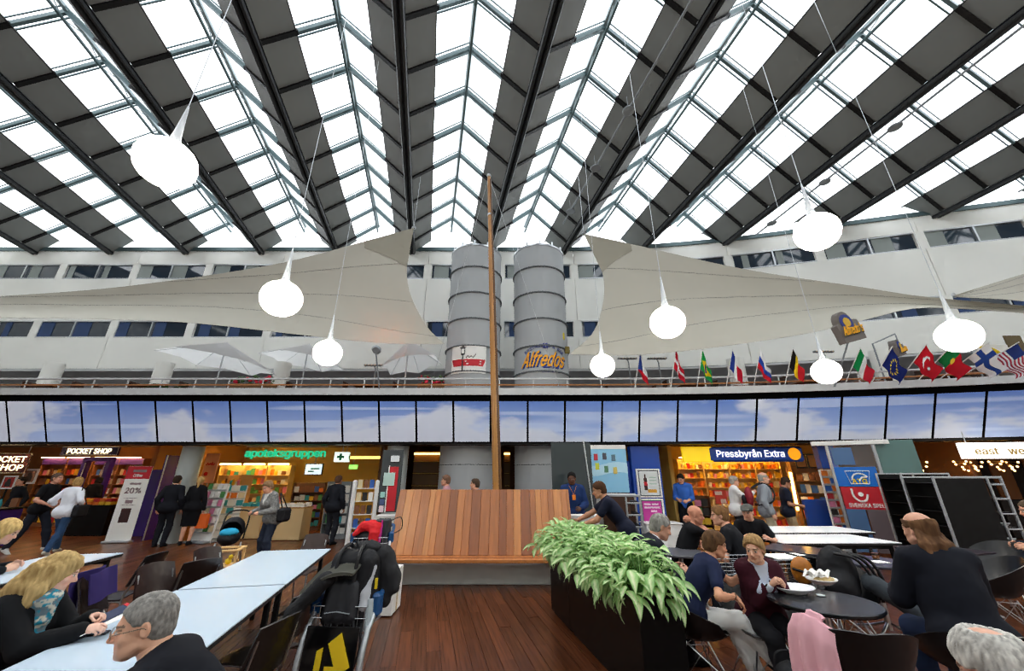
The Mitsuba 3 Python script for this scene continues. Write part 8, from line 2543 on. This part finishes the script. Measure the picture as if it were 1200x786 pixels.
k, F, W = person('woman in a grey tweed jacket with a white top, stooping over the pram', 150, [('top', '#e3e2de', dict(name='blouse', t=0.010)), ('top', '#55555a', dict(name='tweed_jacket', t=0.026, hem=0.12, vneck=0.2, pattern=tweed)), ('trousers', '#2b3242'), ('shoes', BLK), ('hair', '#7a5e42', dict(style='short', t=0.02, rgb2='#9a7a58'))], loc=(-4.95, 8.75), h=1.66, sex='f', lean=14, slump=8, head=(15, 24, 0), hands=[(-0.14, 0.36, 1.0), (0.14, 0.36, 1.0)], hpose=('grip', 'grip'), **ST)
b_ = thing('handbag', 'black handbag hanging from the shoulder of the tweed jacket', 'bag')
p = W[:3, 3] + W[:3, :3] @ np.array([-0.34, -0.02, 0])
part(b_, 'body', ply(rbox((p[0], p[1], 0.95), (0.16, 0.30, 0.26), 0.04), M_BAG))
part(b_, 'strap', ply(tube(smooth_path([(p[0], p[1] + 0.1, 1.06), (p[0] - 0.14, p[1], 1.36), (p[0], p[1] - 0.1, 1.06)]), 0.012, 6), M_BAG))
k = thing('pram', 'black pram with turquoise covers in front of the woman in tweed', 'pram')
pm = tr(-5.35, 8.15, 0) @ rotz(math.radians(205))
part(k, 'seat', ply(xf(lump([('e', (0, 0.05, 0.60), (0.18, 0.34, 0.13), None, 0.03), ('-e', (0, 0.05, 0.72), (0.14, 0.27, 0.11), None, 0.02)], 0.014, wr=0.003), pm), M_BAG, smooth=True))
part(k, 'hood', ply(xf(lump([('e', (0, -0.16, 0.72), (0.20, 0.22, 0.22), None, 0.02), ('-e', (0, -0.02, 0.66), (0.17, 0.22, 0.2), None, 0.02)], 0.014, wr=0.003), pm), M_BAG, smooth=True))
part(k, 'cover', ply(xf(lump([('e', (0, 0.16, 0.70), (0.15, 0.2, 0.07), None, 0.02)], 0.014, wr=0.012, fr=14), pm), mat('turquoise', '#1f9ac0', 0.8), smooth=True))
part(k, 'handle', ply(xf(tube(smooth_path([(-0.2, -0.15, 0.55), (-0.2, -0.42, 0.92), (-0.12, -0.55, 1.02), (0.12, -0.55, 1.02), (0.2, -0.42, 0.92), (0.2, -0.15, 0.55)]), 0.014, 8), pm), M_BLACK))
part(k, 'frame', ply(xf(cat(*[tube([(s_ * 0.22, -0.3, 0.12), (s_ * 0.2, 0.0, 0.5), (s_ * 0.22, 0.35, 0.12)], 0.014, 7) for s_ in (-1, 1)]), pm), M_ALU))
for a in (-1, 1):
    for b in (-0.3, 0.35):
        part(k, 'wheel', ply(xf(lathe([(0.02, -0.015), (0.10, -0.02), (0.12, 0), (0.10, 0.02), (0.02, 0.015)], 20), pm @ tr(a * 0.24, b, 0.12) @ roty(math.pi / 2)), M_BLACK))
person('blurred looking dark figure standing by the grey pharmacy shelf', -10, [('top', '#1d1f26', dict(name='coat', t=0.024, hem=0.2, collar=0.7)), ('trousers', '#23252c'), ('shoes', BLK), ('hair', '#5a3f30', dict(style='short'))], loc=(-4.85, 11.4), h=1.74, skin=lin('#c08a70'), **ST)
person('dark clothed figure browsing at the orange books in the bookshop', 10, [('top', BLK, dict(name='coat', t=0.024, hem=0.15, collar=0.7)), ('trousers', '#15161a'), ('shoes', BLK), ('hair', '#17120f', dict(style='bob'))], loc=(-13.75, 13.6), h=1.72, sex='f', head=(0, 20, 0), **ST)
person('dark haired person in black behind the long purple display table', 170, [('top', '#17171c', dict(name='shirt')), ('trousers', BLK), ('shoes', BLK), ('hair', '#1d1613', dict(style='short'))], loc=(-14.5, 12.2), h=1.70, **ST)
